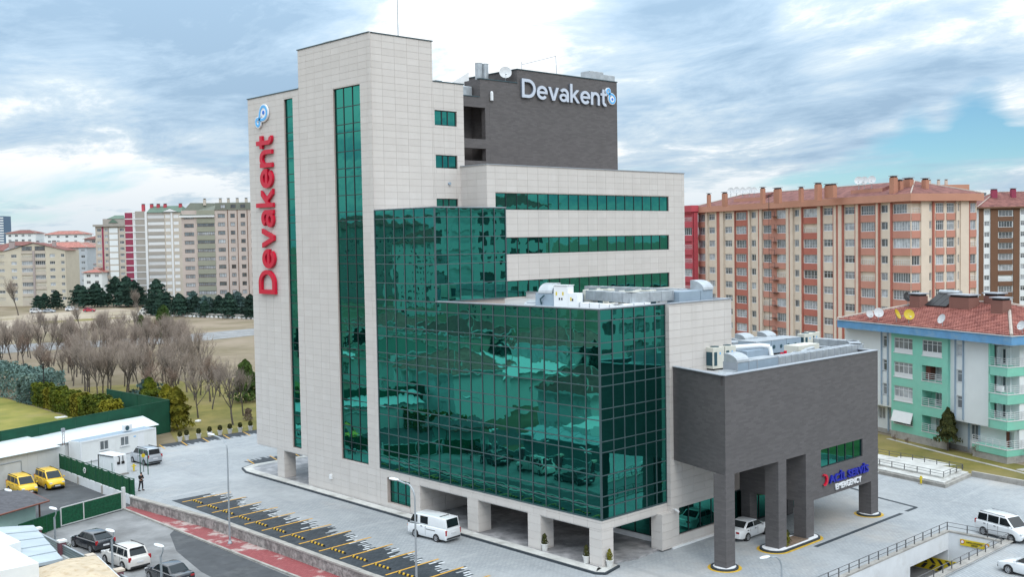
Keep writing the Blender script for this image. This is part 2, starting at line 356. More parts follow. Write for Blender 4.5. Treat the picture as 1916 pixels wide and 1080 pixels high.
clad('R', 26.3, 0, 7.03, 25.9, 41.31); clad('R', 26.3, 7.03, 10.67, 25.0, 37.73, TW, 0.0)
clad('L', 10.17, 22.69, 26.3, 24.0, 30.11); clad('R', 22.69, 10.17, 39.07, 17.0, 30.11, STR, 11.2)
clad('R', -0.37, 7.25, 15.04, 0.0, 18.28, [LW], 7.25); clad('R', 0, 0, 7.25, 2.78, 3.44, [], 0.0)
PIL = [(0.0, 0.0, 1.2, 1.2), (0.0, 6.1, 1.35, 7.5), (0.0, 13.1, 1.35, 14.4), (0.0, 41.9, 1.3, 43.2)]
for x0, y0, x1, y1 in PIL + [(6.1, -0.45, 7.3, 0.6)]:
    zt = 2.95 if y0 > 40 else 2.78
    clad('L', x0, y0, y1, 0.15, zt); clad('R', y0, x0, x1, 0.15, zt)
clad('R', 20.47, 0, 9.3, 0.15, 2.78); clad('L', 7.25, -0.37, 0.0, 2.78, 18.28)
cp = Vector((-55.4, -50.28, 23.26))
def seen(t):
    f, pl, a, b, c, d = t; u, z = (a+b)/2, (c+d)/2
    p = Vector((pl, u, z)) if f == 'L' else Vector((u, pl, z)); v = p-cp; dd = v.length
    cosv = abs(v.x if f == 'L' else v.y)/dd
    return (b-a)*(d-c)*cosv/dd/dd
tiles.sort(key=lambda t: -seen(t))
def tile_mesh(m):
    return MB().add([(0,0,0),(1,0,0),(1,0,1),(0,0,1),(0,1,0),(1,1,0),(1,1,1),(0,1,1)], [(0,1,2,3),(0,4,5,1),(1,5,6,2),(2,6,7,3),(3,7,4,0)]).mesh('tile', m)
tms = [tile_mesh(q) for q in M['clad']]
G = 0.009
rest = MB()
for i, (f, pl, a, b, c, d) in enumerate(tiles):
    a += G; b -= G; c += G; d -= G; k = rnd.choice((0, 0, 0, 0, 1, 2, 2)); pr = rnd.uniform(0, 0.004)
    if i < 300:
        o = bpy.data.objects.new('cladding_panel', tms[k]); C.objects.link(o); o.parent = H
        o.scale = (b-a, 0.03, d-c)
        if f == 'L': o.location = (pl-pr, b, c); o.rotation_euler[2] = R(-90)
        else: o.location = (a, pl-pr, c)
    else:
        if f == 'L': rest.M = Matrix.Translation((pl-pr, b, c)) @ RL
        else: rest.M = Matrix.Translation((a, pl-pr, c))
        w_, h_ = b-a, d-c
        rest.add([(0,0,0),(w_,0,0),(w_,0,h_),(0,0,h_),(0,.03,0),(w_,.03,0),(w_,.03,h_),(0,.03,h_)], [(0,1,2,3),(0,4,5,1),(1,5,6,2),(2,6,7,3),(3,7,4,0)], k)
rest.M = None
stuff(rest.build('cladding_panel', M['clad'], H))
# ---- glass panes and mullions ----
panes = []
def glaze(face, pl, us, zs, rec=0.0, fw=0.03):
    p = pl+rec
    for i in range(len(us)-1):
        for j in range(len(zs)-1): panes.append((face, p, us[i]+fw, us[i+1]-fw, zs[j]+fw, zs[j+1]-fw))
def grid(name, face, pl, us, zs, rec=0.0, w=0.032, proud=0.05, m='mull', par=None):
    b = MB(); p = pl+rec
    for i, u in enumerate(us):
        ww = w*1.6 if i in (0, len(us)-1) else w
        (b.box(p-proud, u-ww, zs[0], p+0.05, u+ww, zs[-1]) if face == 'L' else b.box(u-ww, p-proud, zs[0], u+ww, p+0.05, zs[-1]))
    for j, z in enumerate(zs):
        ww = w*1.6 if j in (0, len(zs)-1) else w
        q = proud-0.006
        (b.box(p-q, us[0], z-ww, p+0.05, us[-1], z+ww) if face == 'L' else b.box(us[0], p-q, z-ww, us[-1], p+0.05, z+ww))
    return b.build(name, M[m], par or H)
Y19 = [26.0-26.0*i/19 for i in range(20)][::-1]; YU = Y19[13:]
X6 = [0.0, 1.36, 2.55, 3.73, 4.90, 6.07, 7.25]; XU = [7.83*i/6 for i in range(7)]
zlow = ZR[:14]; zup = ZR[13:20]
glaze('L', 0, Y19, zlow, 0.02); grid('curtain_wall_frame', 'L', 0, Y19, zlow, 0.02)
glaze('L', 0, YU, zup, 0.02); grid('curtain_wall_frame', 'L', 0, YU, zup, 0.012)
glaze('R', 0, X6, zlow, 0.02); grid('curtain_wall_frame', 'R', -.004, X6, zlow, 0.02)
yu0 = YU[0]
glaze('R', yu0, XU, zup, 0.02); grid('curtain_wall_frame', 'R', yu0-.003, XU, zup, 0.012)
ty = [27.75+4.15*i/3 for i in range(4)]
glaze('L', 0, ty, ZR, 0.2); grid('window_frame', 'L', 0, ty, ZR, 0.2, m='frame')
glaze('L', 0, [38.7, 40.25], ZR, 0.2); grid('window_frame', 'L', 0, [38.7, 40.25], ZR, 0.2, m='frame')
glaze('L', 0, [21.8, 22.9, 24.0, 25.03], [0.56, 1.45, 2.78], 0.38); grid('window_frame', 'L', 0, [21.8, 22.9, 24.0, 25.03], [0.56, 1.45, 2.78], 0.38, m='frame')
xs18 = [11.2+25.15*i/18 for i in range(19)]
for s_ in STR:
    glaze('R', 22.69, xs18, [s_[2], s_[3]], 0.16); grid('window_frame', 'R', 22.69, xs18, [s_[2], s_[3]], 0.16, m='frame')
for a, b, c, d, _ in TW:
    u3 = [a, a+(b-a)*.36, a+(b-a)*.62, b]; glaze('R', 26.3, u3, [c, d], 0.18); grid('window_frame', 'R', 26.3, u3, [c, d], 0.18, w=0.045, m='frame')
xl = [8.2, 9.6, 11.05, 12.45, 13.9, 14.9]
glaze('R', -0.37, xl, [0.85, 2.92], 0.22); grid('window_frame', 'R', -0.37, xl, [0.85, 2.92], 0.22, m='frame')
# ground floor glazing under the overhang and the emergency entrance
yg = [0.3, 1.8, 3.3, 4.8, 6.2]
glaze('L', 7.45, yg, [0.55, 2.75]); grid('window_frame', 'L', 7.45, yg, [0.55, 2.75], m='frame')
xg = [15.1, 16.3, 17.5, 18.7, 19.9, 21.1, 22.3, 23.5, 24.7]
glaze('R', -0.30, xg, [0.1, 2.9]); grid('window_frame', 'R', -0.30, xg, [0.1, 2.9], m='frame')
xe = [18.07, 19.4, 20.65, 21.9, 23.15, 24.4]
glaze('R', -6.4, xe, [5.22, 6.66], 0.14); grid('window_frame', 'R', -6.4, xe, [5.22, 6.66], 0.14, m='frame')
panes.sort(key=lambda t: -seen(t))
def pane_grid(bx, bz, bulge):
    vs, fs = [], []; nx, nz = 5, 5
    for j in range(nz+1):
        for i in range(nx+1):
            x, z = i/nx, j/nz; vs.append((x, -bulge*(1-(2*x-1)**2*bx)*(1-(2*z-1)**2*bz), z))
    for j in range(nz):
        for i in range(nx):
            a = j*(nx+1)+i; fs.append((a, a+1, a+nx+2, a+nx+1))
    return vs, fs
PV = [pane_grid(1, 1, q) for q in (0.0030, 0.0018, -0.0016, 0.0036, 0.0010)]
pms = [MB().add(v, f).mesh('pane', M['glass'], True) for v, f in PV]
restp = MB()
for i, (f, pl, a, b, c, d) in enumerate(panes):
    k = rnd.randrange(5); tx, tz = rnd.gauss(0, 0.0018), rnd.gauss(0, 0.0026)
    if i < 300:
        o = bpy.data.objects.new('glass_pane', pms[k]); C.objects.link(o); o.parent = H; o.scale = (b-a, 1, d-c)
        o.location = (pl, b, c) if f == 'L' else (a, pl, c); o.rotation_euler = (tx, 0, (R(-90) if f == 'L' else 0)+tz)
    else:
        T = Matrix.Translation((pl, b, c) if f == 'L' else (a, pl, c)) @ Matrix.Rotation((R(-90) if f == 'L' else 0)+tz, 4, 'Z') @ Matrix.Rotation(tx, 4, 'X') @ Matrix.Diagonal((b-a, 1, d-c, 1))
        restp.M = T; restp.add(*PV[k])
restp.M = None
o = restp.build('glass_pane', M['glass'], H, smooth=True); stuff(o)
# ---- emergency block, dark upper tower ----
eb = MB()
wall_holes(eb, 5.71, 26.9, 6.64, 13.6, [], 0, y=-6.4)
eb.quad((5.71, -6.4, 6.64), (5.71, -6.4, 13.6), (7.62, -0.39, 13.6), (7.62, -0.39, 6.64)); eb.quad((26.9, -6.4, 6.64), (26.9, -0.39, 6.64), (26.9, -0.39, 13.6), (26.9, -6.4, 13.6)); eb.quad((5.71, -6.4, 6.64), (7.62, -0.39, 6.64), (15.93, -0.39, 6.64), (15.93, -6.4, 6.64), 1)
eb.quad((5.71, -6.1, 13.58), (5.71, -6.1, 12.9), (26.9, -6.1, 12.9), (26.9, -6.1, 13.58)); eb.quad((6.02, -6.4, 12.9), (6.02, -6.4, 13.58), (7.93, -0.39, 13.58), (7.93, -0.39, 12.9)); eb.quad((26.6, -6.4, 12.9), (26.6, -0.39, 12.9), (26.6, -0.39, 13.58), (26.6, -6.4, 13.58))
eb.box(26.91, -0.38, 6.6, 31.2, 9.0, 12.84); eb.box(15.06, -0.36, 6.6, 26.905, 9.0, 12.83); eb.box(15.1, 8.8, 12.7, 31.2, 9.02, 13.5); eb.box(30.95, -0.37, 12.7, 31.21, 8.79, 13.5)
wall_holes(eb, 15.93, 26.9, 2.91, 6.64, [(18.07, 24.4, 5.2, 6.68, 0.2)], 0, y=-6.4)
eb.quad((15.93, -6.4, 2.91), (15.93, -0.4, 2.91), (15.93, -0.4, 6.64), (15.93, -6.4, 6.64)); eb.quad((26.9, -6.4, 2.91), (26.9, -6.4, 6.64), (26.9, -0.4, 6.64), (26.9, -0.4, 2.91))
eb.quad((15.93, -6.4, 2.91), (26.9, -6.4, 2.91), (26.9, -0.4, 2.91), (15.93, -0.4, 2.91), 1)
eb.quad((26.9, -0.4, 2.91), (26.9, -0.4, 6.64), (15.93, -0.4, 6.64), (15.93, -0.4, 2.91))
eb.build('emergency_block', [M['brickdark'], M['soffit']], H)
for x0, y0, x1, y1, zt in [(5.712, -6.405, 6.75, -5.38, 6.64), (12.2, -6.41, 13.25, -5.25, 6.64), (15.925, -6.412, 17.0, -5.35, 2.92), (25.75, -6.412, 26.905, -5.3, 2.92), (16.0, -1.3, 17.0, -0.5, 2.92), (21.4, -1.3, 22.3, -0.5, 2.92)]:
    MB().box(x0, y0, 0.0, x1, y1, zt).build('column', M['brickdark'], H)
for x0, y0, x1, y1 in PIL + [(6.1, -0.45, 7.3, 0.6)]:
    MB().box(x0+.02, y0+.02, 0.1, x1-.02, y1-.02, 2.95 if y0 > 40 else 2.79).build('column', M['clad'][0], H)
e = 0.07
for x0, y0, x1, y1, z in [(5.71-e, -6.4-e, 26.9+e, -6.0, 13.6), (26.5, -6.0, 26.9+e, 9.0, 13.6)]: MB().box(x0, y0, z+.002, x1, y1, z+.06).build('parapet_cap', M['capgrey'], H)
dt = MB()
dt.box(19.21, 27.95, 29.9, 34.19, 42, 40.16); dt.box(15.42, 27.951, 29.9, 19.21, 41.9, 38.79); dt.box(14.21, 27.952, 36.9, 15.42, 41.9, 38.79)
for z0, z1 in ((36.05, 37.03), (32.1, 33.0), (29.9, 30.9)): dt.box(10.9, 27.953, z0, 15.42, 28.25, z1)
dt.box(14.86, 27.954, 29.9, 15.41, 28.5, 36.2); dt.box(10.9, 30.6, 29.9, 15.42, 31, 37.0)
dt.build('dark_tower_block', M['brickdark'], H)
for z0 in (36.9, 32.95): MB().box(10.9, 28.26, z0-.5, 15.4, 29.2, z0-.1).build('balcony_slab', M['soffit'], H)
# ---- parapets, roofs, caps ----
MB().prism([(5.71-e, -5.999), (7.62-e, -0.4), (8.0, -0.4), (6.18, -5.999)], 13.602, 13.66).build('parapet_cap', M['capgrey'], H); MB().prism([(6.03, -6.05), (7.95, -0.42), (7.95, -6.05)], 12.85, 12.979).build('roof', M['roofgrey'], H)
class Pieces:
    def __init__(s, name, m): s.n, s.m = name, m
    def box(s, *a): MB().box(*a).build(s.n, s.m, H)
pc = Pieces('parapet_cap', M['capdark'])
def capL(x, ya, yb, z, d=0.35): pc.box(x-e, ya-e, z+.002, x+d, yb+e, z+.085)
def capR(y, xa, xb, z, d=0.35): pc.box(xa-e, y-e, z+.004, xb+e, y+d, z+.087)
capL(0, 26.3, 37.63, 41.31); capR(26.3, 0.29, 7.03, 41.31); capL(0, 37.71, 47.05, 37.72); capR(26.3, 7.11, 10.67, 37.73)
capR(27.95, 19.21, 34.19, 40.16); capR(27.96, 15.3, 19.13, 38.79); capR(27.955, 14.21, 15.22, 38.79); pc.box(19.14, 28.3, 40.162, 19.6, 42, 40.247)
pc.box(10.9, 27.9, 37.032, 14.14, 28.3, 37.1)
pg = Pieces('parapet_cap', M['capgrey'])
pg.box(10.1, 22.62, 30.112, 39.14, 23.0, 30.17); pg.box(10.1, 23.0, 30.112, 10.5, 26.28, 30.17)
pg.box(-0.08, -0.08, 18.285, 7.25, 0.3, 18.345); pg.box(7.25, -0.45, 18.287, 15.12, -0.05, 18.347); pg.box(14.7, -0.05, 18.287, 15.12, 22.6, 18.347); pg.box(-0.08, 0.3, 18.285, 0.3, 17.8, 18.345)
pg.box(-0.07, yu0-.07, 25.99, 7.9, yu0+.25, 26.05); pg.box(-0.07, yu0+.25, 25.99, 0.3, 26.0, 26.05)
pp = Pieces('parapet_wall', M['white'])
pp.box(0.06, 0.06, 17.4, 7.25, 0.26, 18.28); pp.box(0.06, 0.26, 17.4, 0.26, 17.8, 18.28); pp.box(7.25, -0.34, 17.4, 15.04, -0.1, 18.28); pp.box(14.8, -0.1, 17.4, 15.02, 22.6, 18.28)
pp.box(0.06, yu0+.05, 25.3, 7.8, yu0+.25, 25.98); pp.box(10.2, 22.75, 29.5, 39, 22.95, 30.1)
rf = Pieces('roof', M['roofgrey'])
rf.box(0.3, 0.3, 17.55, 14.9, 22.6, 17.72); rf.box(0.3, yu0+.3, 25.3, 7.7, 26.0, 25.5); rf.box(10.5, 23.0, 29.6, 38.9, 46.8, 29.75); rf.box(7.9, -6.0, 12.85, 26.5, -0.4, 12.98); rf.box(15.1, -0.4, 12.855, 31.0, 9.0, 12.985)
rf.box(0.3, 37.65, 37.0, 10.5, 46.9, 37.2); rf.box(7.05, 26.4, 37.0, 10.5, 37.6, 37.21)
# tower parapet returns behind the street faces
tp = Pieces('side_wall', M['clad'][0]); tp.box(0.05, 46.9, 2.95, 10.6, 47.04, 37.72); tp.box(0.05, 37.4, 37.7, 6.9, 37.62, 41.3)
sf = Pieces('soffit', M['soffit']); sf.box(0.05, 0.05, 2.70, 9.3, 20.45, 2.785); sf.box(0.03, 37.3, 2.86, 10.5, 47.0, 2.955)
lw = Pieces('sill_wall', M['white']); lw.box(7.3, 0.15, 0.15, 7.6, 6.2, 0.55); lw.box(7.25, -0.55, 0.0, 15.0, -0.38, 0.12)
MB().box(-0.18, 33.5, 1.35, 0, 33.8, 1.75).build('wall_lamp', M['white'], H)
for p in ((7.55, -0.62, 2.95), (26.98, -6.1, 3.6)):
    k = MB().cyl((p[0], p[1]+.25, p[2]), p, 0.03, n=6).cyl((p[0]-.05, p[1]-.28, p[2]-.12), (p[0], p[1]+.06, p[2]), 0.08, n=8); k.build('security_camera', M['white'], H)
for x in (8.72,): MB().cyl((x, 26.3, 28.5), (x, 26.12, 28.5), 0.14, n=10).build('wall_vent', M['steelblue'], H)
mt = MB().add([(7.3, 2.4, .158), (9.0, 2.5, .158), (9.19, 6.1, .158), (8.5, 6.1, .158)], [(0, 1, 2, 3)]); mt.build('entrance_mat', M['black'], H)
# ================================================================== signs on the facades
def glyph(ch, t=.165):
    """even stroked round letters (cap height 1): closed outlines with holes, built from arcs and bars"""
    A = lambda cx, cy, rx, ry, a0, a1, n=14: [(cx+rx*math.cos(R(a0+(a1-a0)*i/n)), cy+ry*math.sin(R(a0+(a1-a0)*i/n))) for i in range(n+1)]
    def ring(cx, cy, rx, ry, a0, a1, w=t): return [(p, q) for p, q in zip(A(cx, cy, rx, ry, a0, a1, 22), A(cx, cy, rx-w, ry-w, a0, a1, 22))]
    bar = lambda x0, y0, x1, y1: ('p', [(x0, y0), (x1, y0), (x1, y1), (x0, y1)])
    if ch == 'D':
        o = [(0, 0), (0.001, 1), (.40, 1)]+A(.42, .5, .5, .5, 90, -90, 20)[1:]; h = [(t, t), (t, 1-t), (.40, 1-t)]+A(.42, .5, .5-t, .5-t, 90, -90, 20)[1:]; return [('r', list(zip(o, h))+[(o[0], h[0])])], .92
    if ch == 'e': return [('r', ring(.37, .36, .37, .375, 4, 322)), bar(.12, .30, .735, .30+t*.82)], .74
    if ch == 'v': return [('p', [(.37, 0), (.46, 0), (.74, .72), (.555, .72), (.37, .215)]), ('p', [(.28, 0), (.37, 0), (.37, .215), (.185, .72), (0, .72)])], .74
    if ch == 'a': return [bar(.50, 0, .50+t, .46), ('r', ring(.345, .43, .32, .30, 0, 152)), ('r', ring(.29, .215, .29, .23, 0, 360, .145))], .665
    if ch == 'k': return [bar(0, 0, t, 1.03), ('p', [(.15, .22), (.27, .33), (.66, .72), (.45, .72), (.15, .42)]), ('p', [(.49, 0), (.70, 0), (.35, .42), (.235, .31)])], .70
    if ch == 'n': return [bar(0, 0, t, .72), ('r', ring(.345, .41, .325, .325, 0, 170)), bar(.67-t, 0, .67, .415)], .67
    return [bar(.13, .20, .13+t, .93), ('r', ring(.36, .215, .23, .23, 180, 296)), bar(0, .575, .49, .715)], .50
def stroke_word(root, text, mats, xmap, L, Hc, depth):
    gap = {'D': .07, 'e': .045, 'v': .04, 'a': .10, 'k': .03, 'n': .06, 't': 0}; x = 0; parts_ = []
    for ch in text:
        g, w_ = glyph(ch); parts_.append((x, g)); x += w_+gap[ch]
    sx, sy = L/x, Hc; nr = (xmap.to_3x3() @ Vector((0, 0, 1))).normalized()
    for x0, g in parts_:
        b = MB()
        for k, (kind, P) in enumerate(g):
            d = depth-k*.006; tr = lambda p, z: ((p[0]+x0)*sx, p[1]*sy, z)
            if kind == 'p':
                n = len(P); ar = sum(P[i][0]*P[(i+1) % n][1]-P[(i+1) % n][0]*P[i][1] for i in range(n)); P = P if ar > 0 else P[::-1]
                b.add([tr(p, 0) for p in P]+[tr(p, d) for p in P], [tuple(range(n, 2*n))]+[(i, (i+1) % n, n+(i+1) % n, n+i) for i in range(n)])
            else:
                for i in range(len(P)-1):
                    q = [P[i][0], P[i+1][0], P[i+1][1], P[i][1]]; f = [(4, 5, 6, 7), (0, 1, 5, 4), (2, 3, 7, 6)]
                    if (q[1][0]-q[0][0])*(q[3][1]-q[0][1])-(q[1][1]-q[0][1])*(q[3][0]-q[0][0]) < 0: f = [u[::-1] for u in f]
                    if i == 0: f.append((0, 4, 7, 3))
                    if i == len(P)-2: f.append((1, 2, 6, 5))
                    b.add([tr(p, 0) for p in q]+[tr(p, d) for p in q], f)
        me = b.mesh('letter', mats); me.transform(xmap)
        if len(mats) > 1:
            for p in me.polygons: p.material_index = 0 if abs(p.normal.dot(nr)) > .7 else 1
        place('letter', me, root)
def word(root, text, mats, xmap, L, Hc, bold=0.03, depth=0.2, name='letter'):
    """letters placed by their advance; xmap(x,y,z) -> world matrix basis; L = total length, Hc = cap height"""
    alone = {}; adv = []
    for i, ch in enumerate(text):
        pre = font_mesh(text[:i+1].replace(' ', ' '), bold, 0.1); mx = max(v.co.x for v in pre.vertices); bpy.data.meshes.remove(pre)
        if ch == ' ': adv.append(None); continue
        me = font_mesh(ch, bold, 0.1); adv.append((me, mx-max(v.co.x for v in me.vertices)))
    w = [max(v.co.x for v in me.vertices)+o for me, o in [a for a in adv if a]]; x0 = min(v.co.x for v in adv[0][0].vertices)+adv[0][1]
    sx = L/(max(w)-x0); cap = max(v.co.y for v in adv[0][0].vertices)-min(v.co.y for v in adv[0][0].vertices); b0 = min(v.co.y for v in adv[0][0].vertices); sy = Hc/cap
    for a in adv:
        if not a: continue
        me, o = a; me.transform(Matrix.Diagonal((sx, sy, depth/0.1, 1)) @ Matrix.Translation((o-x0, -b0, 0.05))); me.transform(xmap)
        for q in mats: me.materials.append(q)
        if len(mats) > 1:
            nrm = (xmap.to_3x3() @ Vector((0, 0, 1))).normalized()
            for p in me.polygons: p.material_index = 0 if abs(p.normal.dot(nrm)) > 0.7 else 1
        ob = bpy.data.objects.new(name, me); C.objects.link(ob); ob.parent = root
mapL = Matrix(((0, 0, -1, 0), (0, 1, 0, 0), (1, 0, 0, 0), (0, 0, 0, 1)))      # glyph x -> up, glyph top -> +Y, out -> -X
mapR = Matrix(((1, 0, 0, 0), (0, 0, -1, 0), (0, 1, 0, 0), (0, 0, 0, 1)))      # glyph x -> +X, up -> Z, out -> -Y
t = thing('wall_sign', 'big red vertical lettering reading Devakent on the pale tower wall', 'sign', (-0.05, 42.25, 18.28))
stroke_word(t, 'Devakent', [M['red']], mapL, 15.6, 3.05, 0.28)
t = thing('wall_sign', 'grey raised lettering reading Devakent on the dark rooftop block', 'sign', (19.6, 27.9, 37.42))
stroke_word(t, 'Devakent', [M['greyletter'], M['letteredge']], mapR, 12.7, 1.88, 0.22)
t = thing('wall_sign', 'blue lettering reading ACİL SERVİS above the emergency driveway', 'sign', (19.1, -6.44, 3.86))
word(t, 'ACİL SERVİS', [M['blueletter']], mapR, 6.0, 0.6, 0.03, 0.14)
t = thing('wall_sign', 'white lettering reading EMERGENCY under the blue emergency words', 'sign', (20.05, -6.44, 3.22))
word(t, 'EMERGENCY', [M['whiteletter']], mapR, 3.9, 0.46, 0.008, 0.12)
cr = MB(); n = 22; po = []; pi_ = []
for i in range(n+1):
    a = R(-112)+R(224)*i/n; po.append((math.cos(a)*.46, math.sin(a)*.46)); b_ = R(-118)+R(236)*i/n; pi_.append((-.13+math.cos(b_*.92)*.36, math.sin(b_*.92)*.36))
for i in range(n):
    q = [po[i], po[i+1], pi_[i+1], pi_[i]]
    cr.add([(x, -.14, z) for x, z in q]+[(x, 0, z) for x, z in q], [(0,1,2,3), (0,4,5,1), (2,6,7,3)])
tag(cr.build('crescent_sign', M['red'], None, (18.42, -6.43, 4.25)), 'red crescent emblem left of the blue emergency words', 'emblem')
def emblem(label, xmap, loc, s):
    t = thing('emblem_sign', label, 'emblem', loc)
    def path(k=1.0):
        P = []
        for i in range(72):
            a = 2*math.pi*i/72-math.pi/2; den = 1+math.sin(a)**2; x = math.cos(a)/den; y = math.sin(a)*math.cos(a)/den
            lobe = 1.3 if x > 0 else 0.62; P.append((x*lobe, y*(1.45 if x > 0 else 0.85)))
        c, sn = math.cos(R(-52)), math.sin(R(-52)); return [(x*c-y*sn, x*sn+y*c) for x, y in P]
    P = path()
    def ribbon(name, wd, z0, z1, m, off=0):
        b = MB(); n = len(P)
        for i in range(n):
            (x0, y0), (x1, y1) = P[i], P[(i+1) % n]; (xm, ym) = P[i-1]; (x2, y2) = P[(i+2) % n]
            def nrm(ax, ay, bx, by):
                l = math.hypot(bx-ax, by-ay) or 1; return (-(by-ay)/l, (bx-ax)/l)
            n0, n1 = nrm(xm, ym, x1, y1), nrm(x0, y0, x2, y2)
            q = [(x0+n0[0]*wd, y0+n0[1]*wd), (x1+n1[0]*wd, y1+n1[1]*wd), (x1-n1[0]*wd, y1-n1[1]*wd), (x0-n0[0]*wd, y0-n0[1]*wd)]
            b.add([(x, y, z1) for x, y in q]+[(x, y, z0) for x, y in q], [(0,1,2,3), (4,5,1,0), (6,7,3,2)])
        me = b.mesh(name, m); me.transform(xmap @ Matrix.Diagonal((s, s, 1, 1))); place(name, me, t)
    ribbon('backing', 0.19, 0, .16, M['whiteletter']); ribbon('ribbon', 0.105, .16, .2, M['logolight'])
    c, sn = math.cos(R(-52)), math.sin(R(-52)); bx, by = .82*c, .82*sn
    for nm, r, z0, z1, m in (('disc', .40, .1, .165, M['whiteletter']), ('dot', .16, .16, .21, M['logodeep'])):
        me = MB().cyl((bx, by, z0), (bx, by, z1), r, n=18).mesh(nm, m); me.transform(xmap @ Matrix.Diagonal((s, s, 1, 1))); place(nm, me, t)
emblem('blue looped emblem above the red vertical lettering on the tower', mapL, (-0.05, 44.45, 35.5), 1.2)
emblem('blue looped emblem at the right end of the grey lettering', mapR, (32.75, 27.9, 38.8), .86)
# ================================================================== ground, paving, roads (structure)
M['earth'] = mat('winter_grass', (0.15, 0.122, 0.06), 0.95, 0.25, 0.09, col2=(0.205, 0.165, 0.105), coord='World', stain=(0.03, (0.25, 0.20, 0.145), 0.44, 0.6), detail=12, bump=0.3, bscale=3)
M['lawn'] = mat('lawn', (0.12, 0.128, 0.018), 0.95, 0.3, 0.25, col2=(0.20, 0.165, 0.04), coord='World', stain=(0.09, (0.22, 0.175, 0.07), 0.45, 0.68), detail=12, bump=0.4, bscale=6)
M['pitch'] = mat('pitch_grass', (0.16, 0.18, 0.022), 0.95, 0.2, 0.2, col2=(0.255, 0.225, 0.05), coord='World', detail=12, stain=(0.12, (0.24, 0.2, 0.085), 0.5, 0.75))
M['dirt'] = mat('bare_dirt', (0.315, 0.25, 0.18), 0.95, 0.2, 0.05, col2=(0.42, 0.36, 0.29), coord='World', detail=12, stain=(0.035, (0.225, 0.19, 0.10), 0.5, 0.66))
M['asphalt'] = mat('worn_asphalt', (0.20, 0.205, 0.21), 0.9, 0.15, 0.4, col2=(0.29, 0.295, 0.30), coord='World', detail=12, stain=(0.22, (0.15, 0.15, 0.15), 0.5, 0.7), bump=0.15, bscale=30)
M['asphalt2'] = mat('fresh_asphalt', (0.068, 0.073, 0.08), 0.85, 0.15, 0.8, coord='World', detail=10, stain=(0.5, (0.105, 0.11, 0.115), 0.5, 0.7))
M['paver'] = brickmat('forecourt_pavers', (0.29, 0.312, 0.33), (0.35, 0.372, 0.39), (0.185, 0.2, 0.21), 0.42, 0.20, 0.018, 0.75, 'floor',
    [(0.10, (0.41, 0.425, 0.435), 0.46, 0.66, 0.75), (0.9, (0.225, 0.235, 0.245), 0.55, 0.72, 0.6, (1.0, 0.07, 1)), (0.8, (0.46, 0.47, 0.48), 0.57, 0.72, 0.5, (0.10, 0.9, 1)), (0.35, (0.29, 0.305, 0.315), 0.52, 0.72, 0.7), (1.3, (0.27, 0.29, 0.30), 0.54, 0.7, 0.5), (0.06, (0.47, 0.43, 0.385), 0.54, 0.7, 0.6)], rot=R(2))
M['redpaver'] = brickmat('red_pavers', (0.27, 0.06, 0.066), (0.34, 0.09, 0.095), (0.16, 0.05, 0.05), 0.22, 0.11, 0.012, 0.8, 'floor', [(0.42, (0.50, 0.45, 0.42), 0.52, 0.60, 0.85), (0.2, (0.22, 0.085, 0.085), 0.45, 0.7, 0.5)])
M['darkpaver'] = brickmat('charcoal_pavers', (0.028, 0.036, 0.045), (0.05, 0.06, 0.072), (0.018, 0.022, 0.027), 0.4, 0.2, 0.018, 0.75, 'floor', [(0.8, (0.085, 0.1, 0.11), 0.5, 0.75, 0.5)])
M['whitepaver'] = mat('white_pavers', (0.60, 0.63, 0.65), 0.7, 0.1, 3, coord='World')
M['yellowline'] = mat('yellow_marking', (0.60, 0.33, 0.045), 0.7, 0.15, 3, coord='World')
M['kerb'] = mat('pale_kerb_stone', (0.50, 0.50, 0.48), 0.8, 0.12, 1.2, coord='World', stain=(0.7, (0.30, 0.29, 0.27), 0.52, 0.72))
M['kerbdark'] = mat('dark_kerb_stone', (0.035, 0.045, 0.055), 0.7, 0.2, 2, coord='World')
M['concrete'] = mat('concrete', (0.36, 0.345, 0.32), 0.9, 0.15, 1.0, coord='World', stain=(0.6, (0.20, 0.19, 0.175), 0.5, 0.72))
M['stonewall'] = mat('rubble_stone', (0.27, 0.26, 0.255), 0.9, 0.45, 2.6, col2=(0.44, 0.42, 0.40), coord='World', bump=0.9, bscale=2.4, stain=(0.8, (0.14, 0.135, 0.13), 0.5, 0.7))
M['plaster'] = mat('white_plaster', (0.66, 0.68, 0.70), 0.8, 0.05, 0.8, coord='World', stain=(0.5, (0.52, 0.52, 0.51), 0.55, 0.8))
M['railing'] = mat('rail_metal', (0.12, 0.12, 0.125), 0.45, metal=0.4)
M['yellow'] = mat('sign_yellow', (0.62, 0.47, 0.02), 0.5, 0.05, 2)
M['greynet'] = mat('grey_shingle', (0.085, 0.085, 0.095), 0.85, 0.25, 2.5, coord='World')
M['pole'] = mat('lamp_pole_metal', (0.36, 0.40, 0.43), 0.4, metal=0.4)
M['lampwhite'] = mat('lamp_head_white', (0.72, 0.74, 0.76), 0.35)
M['curtain'] = mat('pane_behind_curtain', (0.28, 0.30, 0.32), 0.15, 0.35, 0.9, spec=0.9, coord='World', objvar=0.5)
M['winglass'] = mat('house_window_glass', (0.10, 0.115, 0.125), 0.08, 0.5, 0.6, spec=1.0, coord='World', objvar=0.6)
def sheet(name, pts, z, m, parent=None, par=None):
    b = MB(); b.add([(x, y, z) for x, y in pts], [tuple(range(len(pts)))]); o = b.build(name, m, par)
    if o.data.polygons[0].normal.z < 0: o.data.flip_normals()
    return struct(o) if par is None else o
